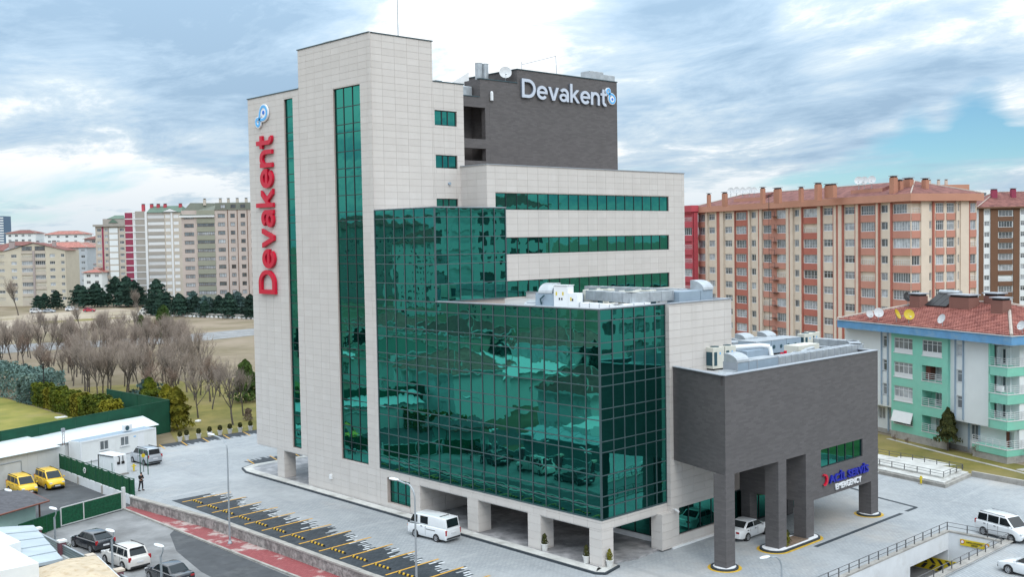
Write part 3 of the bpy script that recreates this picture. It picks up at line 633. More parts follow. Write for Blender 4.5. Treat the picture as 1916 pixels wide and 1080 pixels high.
# terrain: the street side lies 0.95 m lower, the ramp pit is left open
g = MB(); FAR = 7000
gx = [-FAR, -12.05, 0.0, 25.4, FAR]; gy = [-FAR, -17.3, -13.05, 67.0, FAR]
for i in range(4):
    for j in range(4):
        if i == 2 and j == 1: continue
        z = -0.95 if (i == 0 and j < 3) else -0.02
        g.quad((gx[i], gy[j], z), (gx[i+1], gy[j], z), (gx[i+1], gy[j+1], z), (gx[i], gy[j+1], z))
g.quad((-12.05, -FAR, -0.95), (-12.05, 67, -0.95), (-12.05, 67, -0.02), (-12.05, -FAR, -0.02)); g.quad((-FAR, 67, -0.95), (-FAR, 67, -0.02), (-12.05, 67, -0.02), (-12.05, 67, -0.95))
struct(g.build('ground', M['earth']))
# forecourt paving, cut round the ramp pit
f = MB(); fx = [-12.0, 0.0, 25.4, 47.0]; fy = [-80, -17.3, -13.05, 66.0]
for i in range(3):
    for j in range(3):
        if i == 1 and j == 1: continue
        x1 = fx[i+1] if not (i == 2 and j == 2) else 45.8
        if i == 2 and j < 2: x1 = 44.6
        f.quad((fx[i], fy[j], 0), (x1, fy[j], 0), (x1, fy[j+1], 0), (fx[i], fy[j+1], 0))
FC = struct(f.build('forecourt_paving', M['paver']))
sheet('forecourt_paving', [(-12, 66), (25.4, 66), (20, 69.2), (2.2, 69.0), (-0.5, 67.7), (-1.2, 67.5), (-12, 66.1)], 0.0, M['paver'])
sheet('forecourt_paving', [(-12.01, 32), (-12.01, 66.1), (-13.1, 66), (-13.1, 46.3), (-13.4, 45.9), (-12.1, 33)], 0.001, M['paver'])
# podium slab with pale kerb and dark kerb face
SL = [(-0.9, 47.6), (-0.2, 49.6), (1.2, 50.3), (30, 50.3), (30, 47.2), (9.5, 47.2), (9.5, 6.3), (7.35, 6.3), (7.2, 0.1), (3.6, -0.25), (1.7, 0.25), (1.15, -0.45), (-0.7, -0.85), (-1.05, -0.35)]
b = MB(); b.prism(SL, 0.0, 0.14, 0, 0); struct(b.build('podium_slab', M['marble']))
def offs(poly, d):
    n = len(poly); A = sum(poly[i][0]*poly[(i+1) % n][1]-poly[(i+1) % n][0]*poly[i][1] for i in range(n)); s = 1 if A > 0 else -1; o = []
    for i in range(n):
        p, q, r = Vector(poly[i-1]), Vector(poly[i]), Vector(poly[(i+1) % n]); e1 = (q-p).normalized(); e2 = (r-q).normalized()
        n1 = Vector((e1.y, -e1.x))*s; n2 = Vector((e2.y, -e2.x))*s; k = (n1+n2); k = k/max(0.3, k.dot(n1)); o.append(tuple(q+k*d))
    return o
KP = [(1.2, -0.4), (-0.7, -0.85), (-1.05, -0.35), (-0.95, 47.6), (-0.3, 49.5), (1.2, 50.2), (12, 50.2)]
def strip(name, pl, w0, w1, z0, z1, m, par=None):
    """a band that runs along an open polyline between the side offsets w0 and w1"""
    b = MB(); P = [Vector(p) for p in pl]; L = []
    for i, p in enumerate(P):
        ds = []
        if i > 0: ds.append((P[i]-P[i-1]).normalized())
        if i < len(P)-1: ds.append((P[i+1]-P[i]).normalized())
        ns = [Vector((d.y, -d.x)) for d in ds]; k = sum(ns, Vector((0, 0))); k = k/max(.3, k.dot(ns[0])) if len(ns) > 1 else ns[0]
        L.append((p+k*w0, p+k*w1))
    for i in range(len(P)-1):
        a, bb, c, d = L[i][0], L[i][1], L[i+1][1], L[i+1][0]
        b.add([(q.x, q.y, z) for z in (z0, z1) for q in (a, bb, c, d)], [(4,5,6,7), (0,1,5,4), (1,2,6,5), (2,3,7,6), (3,0,4,7)])
    o = b.build(name, m, par); return struct(o) if par is None else o
strip('kerb', KP, 0.0, 0.9, 0.1, 0.15, M['kerb']); strip('kerb', KP, -0.16, 0.0, 0.0, 0.148, M['kerbdark'])
# parking bays by the street: dark pavers with a ragged edge, white ones, yellow lines
PB = struct(MB().add([(-11.75, -40, .004), (-8.6, -40, .004), (-8.6, 42.0, .004), (-11.75, 42.0, .004)], [(0, 1, 2, 3)]).build('parking_bays', M['darkpaver']))
b = MB(); w = MB(); r2 = random.Random(4)
y = 41.9; k = 0; p_ = .43
while y > -12:
    ph = ((41.0-y) % 2.79)/2.79; xt = -6.45-1.35*ph+r2.uniform(-.55, .35)
    b.quad((-8.61, y-p_*.27, .0045), (xt, y-p_*.27, .0045), (xt, y+p_*.27, .0045), (-8.61, y+p_*.27, .0045))
    if r2.random() < .62:
        q = r2.uniform(.25, .75); x1 = xt-r2.uniform(-.15, .35); w.quad((x1-q, y-p_*.76, .008), (x1, y-p_*.76, .008), (x1, y-p_*.30, .008), (x1-q, y-p_*.30, .008))
        b.quad((-8.61, y-p_*.74, .0045), (x1-q, y-p_*.74, .0045), (x1-q, y-p_*.26, .0045), (-8.61, y-p_*.26, .0045))
    else:
        x1 = xt-r2.uniform(.3, 1.1); b.quad((-8.61, y-p_*.74, .0046), (x1, y-p_*.74, .0046), (x1, y-p_*.26, .0046), (-8.61, y-p_*.26, .0046))
    y -= p_
b.build('dark_finger_paving', M['darkpaver'], PB); w.build('white_finger_paving', M['whitepaver'], PB)
LY = [41.0+(-2.79)*i for i in range(0, 17)]
lm = MB().add([(-5.0, -.09, 0), (0, -.09, 0), (0, .09, 0), (-5.0, .09, 0)], [(0, 1, 2, 3)]).mesh('yellow_line', M['yellowline'])
for i, yy in enumerate(LY): place('yellow_line', lm, PB, (-6.35, yy, .012), R(3))
# bays at the back edge by the planters and beside the podium
def bays(poly_dir, p0, n, pitch, lx, rot, seed, dr=1):
    o = struct(MB().add([(0, 0, .004), (n*pitch, 0, .004), (n*pitch, lx*.62, .004), (0, lx*.62, .004)], [(0, 1, 2, 3)]).build('parking_bays', M['darkpaver'], None, (*p0, 0), rot))
    q = MB(); r = random.Random(seed); x = 0.1; k = 0
    while x < n*pitch:
        h = lx*.62+r.uniform(.0, .8)+(.5*((k % 7)/7)); q.quad((x-.12, lx*.61, .0045), (x+.12, lx*.61, .0045), (x+.12, h, .0045), (x-.12, h, .0045)); x += .24*r.choice((1, 1, 2)); k += 1
    q.build('dark_finger_paving', M['darkpaver'], o)
    for i in range(n+1):
        MB().add([(-.07, 0, 0), (.07, 0, 0), (.07, lx, 0), (-.07, lx, 0)], [(0, 1, 2, 3)]).build('yellow_line', M['yellowline'], o, (i*pitch, 0, .012), R(-14))
bays(0, (13.5, 69.3), 5, 2.75, 3.0, R(181), 3); bays(0, (1.7, 50.6), 5, 2.75, 3.0, R(0), 5)
# stains and pale worn patches come from the paver material; dark drainage channels are real strips
for pl in ([(15.0, -7.75), (28.3, -7.75)], [(32.2, -3.0), (31.0, -7.7)], [(29.2, -7.7), (31.0, -7.7)], [(33.9, 0.5), (32.6, -3.2)]): strip('drain_channel', pl, -.17, .17, 0.0, 0.012, M['kerbdark'])
# street, red sidewalk, kerbs
sheet('street', [(-23.6, -80), (-14.5, -80), (-14.5, 45.6), (-21.0, 43.7), (-23.6, 43.7)], -0.93, M['asphalt'])
sheet('street_patch', [(-14.62, -30), (-14.62, 35.6), (-15.5, 34.6), (-17.4, 29.5), (-18.6, 23), (-19.0, 14), (-18.8, -30)], -0.926, M['asphalt2'])
sheet('sidewalk', [(-14.35, -80), (-12.15, -80), (-12.15, 33.0), (-13.5, 46.0), (-14.5, 46.0)], -0.80, M['redpaver'])
strip('kerb', [(-14.5, 46.0), (-14.45, 30), (-14.3, 16), (-14.25, -80)], 0.0, 0.2, -0.95, -0.795, M['concrete'])
sheet('street_verge', [(-26.5, -80), (-23.6, -80), (-23.6, 43.7), (-26.5, 42.5)], -0.90, M['concrete'])
sheet('taxi_yard', [(-40, 40), (-21.0, 43.7), (-14.5, 45.6), (-13.1, 45.8), (-13.2, 66.0), (-30, 66)], -0.928, M['asphalt2'])
# stone retaining wall with coping between the street and the parking bays
t = thing('retaining_wall', 'low grey rubble stone wall with coping between parking bays and red sidewalk', 'stone wall')
WP = [(-13.55, 46.0), (-12.15, 33.1), (-11.95, 20), (-11.8, -80)]
strip('stone_face', WP, 0.02, 0.38, -0.95, 0.0, M['stonewall'], t)
n = 0
for i in range(3):
    p, q = Vector(WP[i]), Vector(WP[i+1]); L = (q-p).length; u = (q-p)/L; nn_ = Vector((u.y, -u.x)); s = 0.0
    while s < min(L, 70):
        e_ = min(L, s+1.6); a, c = p+u*(s+.008), p+u*(e_-.008); jj = rnd.uniform(-.012, .012)
        bb = MB(); bb.add([(v.x, v.y, z) for z in (0.0, 0.13+jj) for v in (a-nn_*.04, c-nn_*.04, c+nn_*.44, a+nn_*.44)], [(4,7,6,5), (0,1,5,4), (1,2,6,5), (2,3,7,6), (3,0,4,7)])
        if n < 60: bb.build('coping_stone', M['concrete'], t)
        n += 1; s = e_
# park lawn, pitch, dirt field, far road
sheet('park_lawn', [(2.0, 69.4), (20, 69.6), (40, 60), (60, 60), (60, 110), (8.5, 130), (3.2, 92), (4.6, 76.5)], 0.002, M['lawn'])
sheet('football_pitch', [(-30, 64.6), (-17.9, 68.7), (4.3, 76.2), (3.3, 92), (0.5, 100), (1.4, 160), (-60, 170)], 0.006, M['pitch'])
sheet('dirt_field', [(-20, 330), (64, 335), (112, 345), (112, 300), (99, 283), (86, 276), (66, 255), (42, 243), (-20, 238)], 0.004, M['dirt'])
sheet('dirt_track', [(100, 300), (140, 380), (150, 378), (112, 294)], 0.008, M['concrete'])
sheet('far_road', [(-40, 214), (31, 222), (64, 210), (95, 214), (140, 222), (140, 205), (96, 196), (64, 190), (30, 200), (-40, 196)], 0.01, M['asphalt'])
for k, (x, yy, rx, ry) in enumerate([(78, 292, 14, 5)]):
    sheet('grass_patch', [(x+rx*math.cos(a/12*math.pi)*(1+.2*math.sin(a*1.7)), yy+ry*math.sin(a/12*math.pi)*(1+.2*math.cos(a*2.3))) for a in range(24)], 0.012, M['lawn'])
# far hills behind the city
def hills(x0, y0, x1, y1, hs, seed, m):
    r = random.Random(seed); b = MB(); n = 60; vs = []
    for i in range(n+1):
        t_ = i/n; h = hs*(0.45+0.35*math.sin(t_*9+seed)+0.2*math.sin(t_*23+seed*2)); h = max(h, 2)
        x, yv = x0+(x1-x0)*t_, y0+(y1-y0)*t_; dx, dy = -(y1-y0), (x1-x0); l = math.hypot(dx, dy); dx /= l; dy /= l
        for off, hh in ((-500, 0), (-200, h*.6), (0, h), (400, h*.7), (900, 0)): vs.append((x-dx*-off, yv-dy*-off, hh-0.5))
    fs = [(i*5+j, i*5+j+1, (i+1)*5+j+1, (i+1)*5+j) for i in range(n) for j in range(4)]
    o = MB().add(vs, fs).build('hills', m, smooth=True); return struct(o)
M['hill'] = mat('far_hill', (0.13, 0.135, 0.10), 0.95, 0.3, 0.01, coord='World')
hills(-900, 2600, 2900, 1500, 34, 2, M['hill']); hills(1700, 2300, 3300, -600, 30, 5, M['hill'])
# ================================================================== ramp down to the garage, and the raised walkway
t = thing('garage_ramp', 'white walled garage ramp pit with grey railings beside the paved yard', 'ramp')
b = MB()
wall = b
b.M = Matrix.Translation((0, -13.05, 0)); wall_holes(b, 0, 25.4, -3.6, 0.0, [(19.16, 25.37, -3.6, -1.33, 9.0)], 0, 0, 0); b.M = None
b.quad((25.4, -17.3, -3.6), (25.4, -13.05, -3.6), (25.4, -13.05, 0), (25.4, -17.3, 0)); b.quad((0, -17.3, -3.6), (25.4, -17.3, -3.6), (25.4, -17.3, 0), (0, -17.3, 0)); b.quad((0, -17.3, -3.6), (0, -13.05, -3.6), (0, -13.05, 0), (0, -17.3, 0))
b.box(-.2, -17.75, -1.2, 25.6, -17.32, 0.14)
b.build('pit_wall', M['plaster'], t)
MB().quad((0, -17.3, -3.3), (25.4, -17.3, -3.3), (25.4, -4, -3.3), (0, -4, -3.3)).build('ramp_floor', M['asphalt'], t)
cp_ = MB(); cp_.box(0, -13.07, .002, 25.7, -12.7, 0.12); cp_.box(25.38, -17.75, .002, 25.75, -13.07, 0.12); cp_.box(-.2, -17.85, .142, 25.7, -17.25, 0.2); cp_.build('coping', M['concrete'], t)
def railing(pl, zb, name='railing', h=0.62, sp=1.35, par=None, rails=(1.0, .5)):
    o = MB(); P = [Vector((*p, zb)) for p in pl]
    posts = []
    for i in range(len(P)-1):
        L = (P[i+1]-P[i]).length; k = max(1, round(L/sp))
        for j in range(k+(1 if i == len(P)-2 else 0)): posts.append(P[i]+(P[i+1]-P[i])*(j/k))
    root = o
    for rl in rails: root.tube([p+Vector((0, 0, h*rl)) for p in P], 0.022, 5)
    r_o = root.build(name, M['railing'], par); pm = MB().box(-.03, -.03, 0, .03, .03, h-.01).mesh('rail_post', M['railing'])
    for p in posts: place('rail_post', pm, r_o, tuple(p))
    return r_o
railing([(0, -12.88), (25.56, -12.88), (25.56, -17.55), (0, -17.55)], 0.12, par=t)
# the warning boards of the ramp
sg = thing('parking_sign', 'yellow garage entrance board with red ringed symbols on the ramp wall', 'sign', (25.36, -15.1, -0.55))
MB().box(-.04, -1.1, -.24, 0, 1.1, .24).build('board', M['yellow'], sg)
mapX = Matrix(((0, 0, -1, 0), (-1, 0, 0, 0), (0, 1, 0, 0), (0, 0, 0, 1)))
ink = mat('sign_ink', (0.03, 0.03, 0.03), 0.6); ringm = mat('sign_ring', (0.5, 0.02, 0.02), 0.5)
def text_on(root, s, size, loc, m, xm=mapX, bold=0.01, name='lettering'):
    me = font_mesh(s, bold, 0.02); wd = max(v.co.x for v in me.vertices); me.transform(xm @ Matrix.Diagonal((size, size, 1, 1)) @ Matrix.Translation((-wd/2, 0, 0))); me.materials.append(m); return place(name, me, root, loc)
text_on(sg, 'KAPALI OTOPARK', .15, (-.055, 0, .03), ink); text_on(sg, 'GİRİŞİ', .15, (-.055, 0, -.15), ink)
for yy in (.92, -.92):
    k = MB().cyl((-.06, yy, .05), (-.04, yy, .05), .15, n=16); k.build('prohibition_disc', ringm, sg); MB().cyl((-.068, yy, .05), (-.05, yy, .05), .11, n=16).build('disc_face', M['white'], sg)
cv = thing('chevron_panel', 'yellow and black chevron panel low on the garage ramp wall', 'panel', (25.33, -10.4, -2.7))
MB().box(-.04, -3.9, -.5, 0, 3.0, .5).build('board', M['yellow'], cv)
for i in range(10):
    y0 = -3.7+i*.66
    for sgn in (1, -1): MB().add([(-.055, y0, 0.03*sgn), (-.055, y0+.28, 0.03*sgn), (-.055, y0+.62, .43*sgn), (-.055, y0+.34, .43*sgn)], [(0, 1, 2, 3)]).build('stripe', ink, cv)
# raised walkway with two railings
t = thing('raised_walkway', 'pale raised walkway with grey railings in front of the mint building', 'walkway')
b = MB(); b.prism([(39.5, -6.1), (45.3, -5.8), (46.9, 4.2), (49, 16), (43.4, 16), (41.0, 1.2)], 0, 0.45); b.prism([(40.9, -5.4), (45.2, -5.2), (46.7, 4.2), (48.8, 16), (44.6, 16), (42.3, 1.6)], 0.45, 0.62); b.build('walkway_slab', M['kerb'], t)
b = MB(); b.prism([(39.3, -6.35), (45.4, -6.0), (45.3, -5.8), (39.5, -6.1)], 0, .3); b.prism([(39.3, -6.35), (39.5, -6.1), (41.0, 1.2), (43.4, 16), (43.1, 16), (40.8, 1.2)], 0, .3); b.build('plinth', M['concrete'], t)
railing([(45.2, -5.3), (40.9, -5.45), (42.25, 1.6), (44.6, 16)], 0.62, par=t, h=.5); railing([(45.3, -5.2), (46.8, 4.2), (48.9, 16)], 0.62, par=t, h=.5)
t = thing('garden_wall', 'long low concrete wall along the lawn beside the mint building', 'wall')
strip('wall_body', [(45.5, -6.0), (44.3, -14), (42, -40)], -.3, 0.0, 0, .5, M['concrete'], t)
sheet('side_lawn', [(45.6, -6), (47.2, 4), (49.5, 18), (61, 14), (53.5, -8), (100, -30), (100, -60), (42.2, -40)], 0.02, M['lawn'])
sheet('gravel_patch', [(47.6, -1.5), (47.9, 3), (49.6, 3.4), (50.3, 0.6), (49.4, -2.8)], 0.026, M['kerb'])
strip('garden_path', [(58, 9), (53.8, 0), (51.3, -6.2), (49.6, -10)], -.22, .22, 0.02, 0.05, M['concrete'])
strip('garden_path', [(51.0, -8.2), (60, -11.8), (80, -20)], -.4, .4, 0.02, 0.055, M['concrete'])
# kerbed islands under the emergency columns
M['yellowpaint'] = mat('yellow_kerb_paint', (0.55, 0.34, 0.03), 0.7, 0.2, 3)
def island(label, c, rx, ry, soil=False):
    t = thing('kerbed_island', label, 'traffic island', (*c, 0))
    def ov(k, n=40):
        o = []
        for i in range(n):
            a = 2*math.pi*i/n; cx, sx = math.cos(a), math.sin(a); r = min(ry, rx); ex = rx-r; o.append((ex*(1 if cx > 0 else -1)*(1 if abs(cx) > .02 else 0)+(r+k)*cx, (r+k)*sx))
        return o
    MB().prism(ov(.34), .0, .012).build('yellow_ring', M['yellowpaint'], t); MB().prism(ov(.12), .0, .13).build('black_kerb', M['kerbdark'], t); MB().prism(ov(-.05), .0, .15).build('white_kerb', M['whiteletter'], t)
    if soil: MB().box(-1.55, -ry*.72, .1, 1.55, ry*.72, .158).build('soil', mat('soil', (0.17, 0.12, 0.085), .95, .3, 5), t)
    return t
island('small round kerbed island at the foot of the near corner column', (6.2, -5.9), .85, .85)
island('long kerbed island with soil between the two middle columns', (14.55, -5.9), 3.1, .95, True)
island('small kerbed island at the foot of the far right column', (26.3, -5.9), .85, .85)
# ================================================================== vehicles
M['tyre'] = mat('tyre', (0.018, 0.018, 0.019), 0.85); M['rim'] = mat('rim', (0.42, 0.43, 0.45), 0.3, metal=0.7)
M['carglass'] = mat('car_glass', (0.012, 0.016, 0.019), 0.06, spec=0.5); M['plastic'] = mat('dark_plastic', (0.022, 0.023, 0.025), 0.6)
M['lampred'] = mat('tail_lamp', (0.34, 0.008, 0.012), 0.2, coat=0.6); M['lampclear'] = mat('head_lamp', (0.55, 0.58, 0.6), 0.12, coat=0.8); M['lampamber'] = mat('amber_lamp', (0.7, 0.16, 0.01), 0.2)
M['plate'] = mat('number_plate', (0.62, 0.63, 0.65), 0.5); M['carwhite'] = mat('white_car_paint', (0.70, 0.72, 0.74), 0.28, coat=0.7, var=0.02, scale=1.5)
M['carpearl'] = mat('pearl_car_paint', (0.64, 0.62, 0.59), 0.3, coat=0.7); M['cardark'] = mat('charcoal_car_paint', (0.022, 0.025, 0.033), 0.22, coat=0.9)
M['carsilver'] = mat('silver_car_paint', (0.42, 0.45, 0.49), 0.28, metal=0.35, coat=0.7); M['taxi'] = mat('taxi_yellow_paint', (0.74, 0.46, 0.008), 0.35, coat=0.6); M['carred'] = mat('red_car_paint', (0.42, 0.02, 0.04), 0.3, coat=0.7)
def rimmesh(r):
    b = MB(); b.cyl((0, -.005, 0), (0, .1, 0), r*.2, n=8)
    for i in range(7):
        a = 2*math.pi*i/7; c, s = math.cos(a), math.sin(a); b.cyl((c*r*.1, .07, s*r*.1), (c*r*.62, .085, s*r*.62), .05*r/.3, .035*r/.3, 4)
    n = 20
    for (ra, ya), (rb, yb) in (((.60*r, .09), (.68*r, .11)), ((.56*r, .05), (.60*r, .09))):
        b.add([(ra*math.cos(2*math.pi*i/n), ya, ra*math.sin(2*math.pi*i/n)) for i in range(n)]+[(rb*math.cos(2*math.pi*i/n), yb, rb*math.sin(2*math.pi*i/n)) for i in range(n)], [(i, (i+1) % n, n+(i+1) % n, n+i) for i in range(n)])
    return b.mesh('rim', M['rim'])
def tyremesh(r, wd=.2):
    n = 20; pr = [(.5*r, .03), (.66*r, .1), (.9*r, .1), (r, .07), (r, -.1), (.6*r, -.1)]; b = MB()
    vs = [(q*math.cos(2*math.pi*i/n), y, q*math.sin(2*math.pi*i/n)) for q, y in pr for i in range(n)]
    b.add(vs, [(k*n+i, k*n+(i+1) % n, (k+1)*n+(i+1) % n, (k+1)*n+i) for k in range(len(pr)-1) for i in range(n)]+[tuple(range(n))]); return b.mesh('tyre', M['tyre'])
CARS = {  # L, W, H, wheelbase, wheel radius, belt, hood front z, hood rear z, base front, roof front, roof rear, base rear, tail z, roof half width ratio
 'sedan': (4.45, 1.72, 1.42, 2.58, .31, .93, .70, .88, .23, .06, -.20, -.345, .93, .74),
 'hatch': (4.25, 1.76, 1.46, 2.60, .32, .95, .72, .92, .24, .08, -.28, -.462, .96, .72),
 'suv':   (4.64, 1.85, 1.72, 2.70, .36, 1.08, .88, 1.05, .24, .09, -.38, -.46, 1.08, .77),
 'mpv':   (4.16, 1.76, 1.78, 2.49, .31, 1.06, .80, 1.02, .34, .16, -.43, -.475, 1.08, .80),
 'van':   (4.40, 1.69, 1.92, 2.34, .30, 1.12, .92, 1.05, .468, .34, -.455, -.488, 1.12, .86)}
def make_car(kind, paint, name, label, group=None, loc=(0, 0, 0), rotz=0.0, rails=False, darktrim=False, cat='car', plate=True, simple=False):
    L, Wd, Hh, wb, wr, belt, hz0, hz1, bf, rf_, rr_, br_, tz, rw = CARS[kind]
    t = thing(name, label, cat, loc, rotz, group); hw = Wd/2
    st = [(-.5, .42, tz-.12, .84), (-.485, .30, tz-.02, .93), (-.43, .24, tz, .985), (br_+.01, .22, max(tz, belt), 1.0), (-.1, .20, belt, 1.0), (.12, .20, belt-.01, 1.0), (bf, .21, hz1+.01, .99), (bf+(.5-bf)*.45, .22, hz1*.6+hz0*.4+.02, .97), (.455, .24, hz0+.02, .90), (.485, .30, hz0-.1, .80), (.5, .40, hz0-.22, .70)]
    st = sorted({round(q[0], 3): q for q in st}.values()); b = MB(); ring = 9
    for xf, zb, zt, wf in st:
        x = xf*L; w = hw*wf; m = zb+(zt-zb)*.62
        pr = [(-w*.93, zb), (-w, zb+.12), (-w, m), (-w*.965, zt-.05), (-w*.86, zt), (0, zt+.025), (w*.86, zt), (w*.965, zt-.05), (w, m), (w, zb+.12), (w*.93, zb)]
        b.v += [(x, y, z) for y, z in pr]
    k = 11
    for i in range(len(st)-1):
        for j in range(k-1): b.f.append((i*k+j, i*k+j+1, (i+1)*k+j+1, (i+1)*k+j)); b.m.append(0)
        b.f.append((i*k+k-1, i*k, (i+1)*k, (i+1)*k+k-1)); b.m.append(0)
    b.f.append(tuple(range(k-1, -1, -1))); b.m.append(0); b.f.append(tuple(range((len(st)-1)*k, len(st)*k))); b.m.append(0)
    body = b.build('body', [paint], t, smooth=True)
    q = body.modifiers.new('edge', 'BEVEL'); q.width = .03; q.segments = 2; q.limit_method = 'ANGLE'; q.angle_limit = R(30)
    # greenhouse
    wb_, wt = hw*.90, hw*rw; z0 = belt-.03; gz = Hh
    A = {'bf': (bf*L, z0 if kind != 'van' else belt-.03), 'rf': (rf_*L, gz-.045), 'rr': (rr_*L, gz-.045), 'br': (br_*L, z0)}
    def sect(x, z, w): return [(x, -w, z), (x, w, z)]
    g_ = MB(); xm = (A['rf'][0]+A['rr'][0])/2
    vs = sect(A['bf'][0], A['bf'][1], wb_)+sect(A['rf'][0], A['rf'][1], wt)+sect(xm, gz, wt)+sect(A['rr'][0], A['rr'][1], wt)+sect(A['br'][0], A['br'][1], wb_)
    g_.add(vs, [(0, 1, 3, 2), (2, 3, 5, 4), (4, 5, 7, 6), (6, 7, 9, 8), (0, 2, 4, 6, 8), (1, 9, 7, 5, 3), (0, 8, 9, 1)]); cab = g_.build('cabin', [paint], t, smooth=True)
    q = cab.modifiers.new('edge', 'BEVEL'); q.width = .07; q.segments = 3; q.limit_method = 'ANGLE'; q.angle_limit = R(20)
    def bil(P, u, v): return tuple((1-u)*(1-v)*P[0][i]+u*(1-v)*P[1][i]+u*v*P[2][i]+(1-u)*v*P[3][i] for i in range(3))
    def pane(nm, P, u0, u1, v0, v1, off=.014, m='carglass', rnd_=.0):
        c = [Vector(bil(P, u, v)) for u, v in ((u0, v0), (u1, v0), (u1, v1), (u0, v1))]; n_ = (c[1]-c[0]).cross(c[3]-c[0]).normalized()
        mb = MB(); mb.add([tuple(p+n_*off) for p in c]+[tuple(p-n_*.02) for p in c], [(0, 1, 2, 3), (0, 4, 5, 1), (1, 5, 6, 2), (2, 6, 7, 3), (3, 7, 4, 0)]); mb.build(nm, M[m], t)
    F = [(A['bf'][0], wb_, A['bf'][1]), (A['bf'][0], -wb_, A['bf'][1]), (A['rf'][0], -wt, A['rf'][1]), (A['rf'][0], wt, A['rf'][1])]; F = [F[1], F[0], F[3], F[2]]
    pane('windshield', F, .07, .93, .10, .95)
    Bk = [(A['br'][0], wb_, A['br'][1]), (A['br'][0], -wb_, A['br'][1]), (A['rr'][0], -wt, A['rr'][1]), (A['rr'][0], wt, A['rr'][1])]
    pane('rear_window', Bk, .10, .90, .20 if kind in ('suv', 'hatch', 'mpv') else .14, .93)
    segs = {'sedan': [(.07, .50), (.53, .93)], 'hatch': [(.08, .47), (.50, .78), (.81, .94)], 'suv': [(.07, .42), (.45, .74), (.77, .94)], 'mpv': [(.06, .37), (.40, .68), (.71, .95)], 'van': [(.04, .24), (.32, .52)]}[kind]
    for sgn in (1, -1):
        P = [(A['bf'][0], -wb_*sgn, z0), (A['br'][0], -wb_*sgn, z0), (A['rr'][0], -wt*sgn, gz-.045), (A['rf'][0], -wt*sgn, gz-.045)]
        if sgn < 0: pass
        for u0, u1 in segs:
            def sidepane(u0, u1):
                v0, v1 = .14, .88
                tv = lambda v: (P[0][0]+(P[3][0]-P[0][0])*v, P[1][0]+(P[2][0]-P[1][0])*v)
                def pt(u, v):
                    x0, x1 = tv(v); y = P[0][1]+(P[3][1]-P[0][1])*v; z = P[0][2]+(P[3][2]-P[0][2])*v
                    full = P[0][0]+(P[1][0]-P[0][0])*u; x = min(max(full, x1+.05), x0-.05)
                    return Vector((x, y, z))
                c = [pt(u0, v0), pt(u1, v0), pt(u1, v1), pt(u0, v1)]
                n_ = Vector((0, -sgn, .25)).normalized(); mb = MB(); mb.add([tuple(p+n_*.014) for p in c]+[tuple(p-n_*.03) for p in c], [(0, 1, 2, 3), (0, 4, 5, 1), (1, 5, 6, 2), (2, 6, 7, 3), (3, 7, 4, 0)]); mb.build('side_window', M['carglass'], t)
            sidepane(u0, u1)
    # wheels
    tm, rm = tyremesh(wr), rimmesh(wr)
    for sx in (1, -1):
        for sy in (1, -1):
            w_ = bpy.data.objects.new('wheel', MB().cyl((0, -.13, 0), (0, -.02, 0), wr*1.13, n=20).mesh('arch', M['black'])); C.objects.link(w_); w_.parent = t
            w_.location = (sx*wb/2+(.06 if kind in ('van',) else .02), sy*(hw-.085), wr); w_.rotation_euler[2] = 0 if sy > 0 else R(180)
            place('tyre', tm, w_); place('rim', rm, w_)
            MB().cyl((0, -.02, 0), (0, .088, 0), wr*1.14, n=20).build('wheel_arch', M['plastic'], w_)
    # lamps, plates, trim
    for sy in (1, -1):
        MB().box(.455*L, sy*hw*.52, hz0-.14, .492*L-.02, sy*hw*.86, hz0-.0).build('headlight', M['lampclear'], t, bevel=.03)
        if kind in ('mpv', 'van', 'suv', 'hatch'): MB().box(-.502*L+.02, sy*hw*.74, tz-.28 if kind != 'van' else .62, -.47*L, sy*hw*.965, tz+(.05 if kind != 'van' else -.1)).build('taillight', M['lampred'], t, bevel=.02)
        else: MB().box(-.503*L, sy*hw*.5, tz-.25, -.485*L, sy*hw*.84, tz-.1).build('taillight', M['lampred'], t, bevel=.02)
        MB().box(bf*L-.28, sy*(hw+.0), belt+.0, bf*L-.14, sy*(hw+.16), belt+.14).build('mirror', paint if kind != 'van' else M['plastic'], t, bevel=.03)
        if rails: MB().box(rr_*L+.1, sy*wt*.9, gz-.05, rf_*L-.1, sy*wt*.96, gz+.03).build('roof_rail', M['plastic'] if rails != 'silver' else M['rim'], t, bevel=.01)
    bp = MB(); bp.box(-.506*L, -hw*.84, .30, -.45*L, hw*.84, .46); bp.build('rear_bumper', M['plastic'] if (darktrim or kind in ('mpv', 'van', 'suv', 'hatch')) else paint, t, bevel=.05)
    bp = MB(); bp.box(.45*L, -hw*.70, .26, .508*L, hw*.70, .44); bp.build('front_bumper', M['plastic'], t, bevel=.05)
    MB().box(.47*L, -hw*.42, .46, .505*L, hw*.42, .58).build('grille', M['plastic'], t, bevel=.02)
    if plate: MB().box(-.51*L, -.26, tz-.42 if kind != 'sedan' else .55, -.49*L, .26, tz-.3 if kind != 'sedan' else .67).build('license_plate', M['plate'], t)
    MB().box(.49*L, -.26, .40, .512*L, .26, .51).build('license_plate', M['plate'], t)
    dr = MB()
    for sy in (1, -1):
        for xf in ((.02*L, -.2*L) if kind != 'van' else (.27*L, .02*L)): dr.box(xf-.008, sy*hw*.985, .32, xf+.008, sy*(hw+.006), belt-.06)
        for xf in ((-.05*L, -.27*L) if kind != 'van' else (.12*L,)): dr.box(xf-.09, sy*hw*.985, belt-.14, xf+.09, sy*(hw+.02), belt-.10)
    dr.build('door_seam', M['plastic'], t)
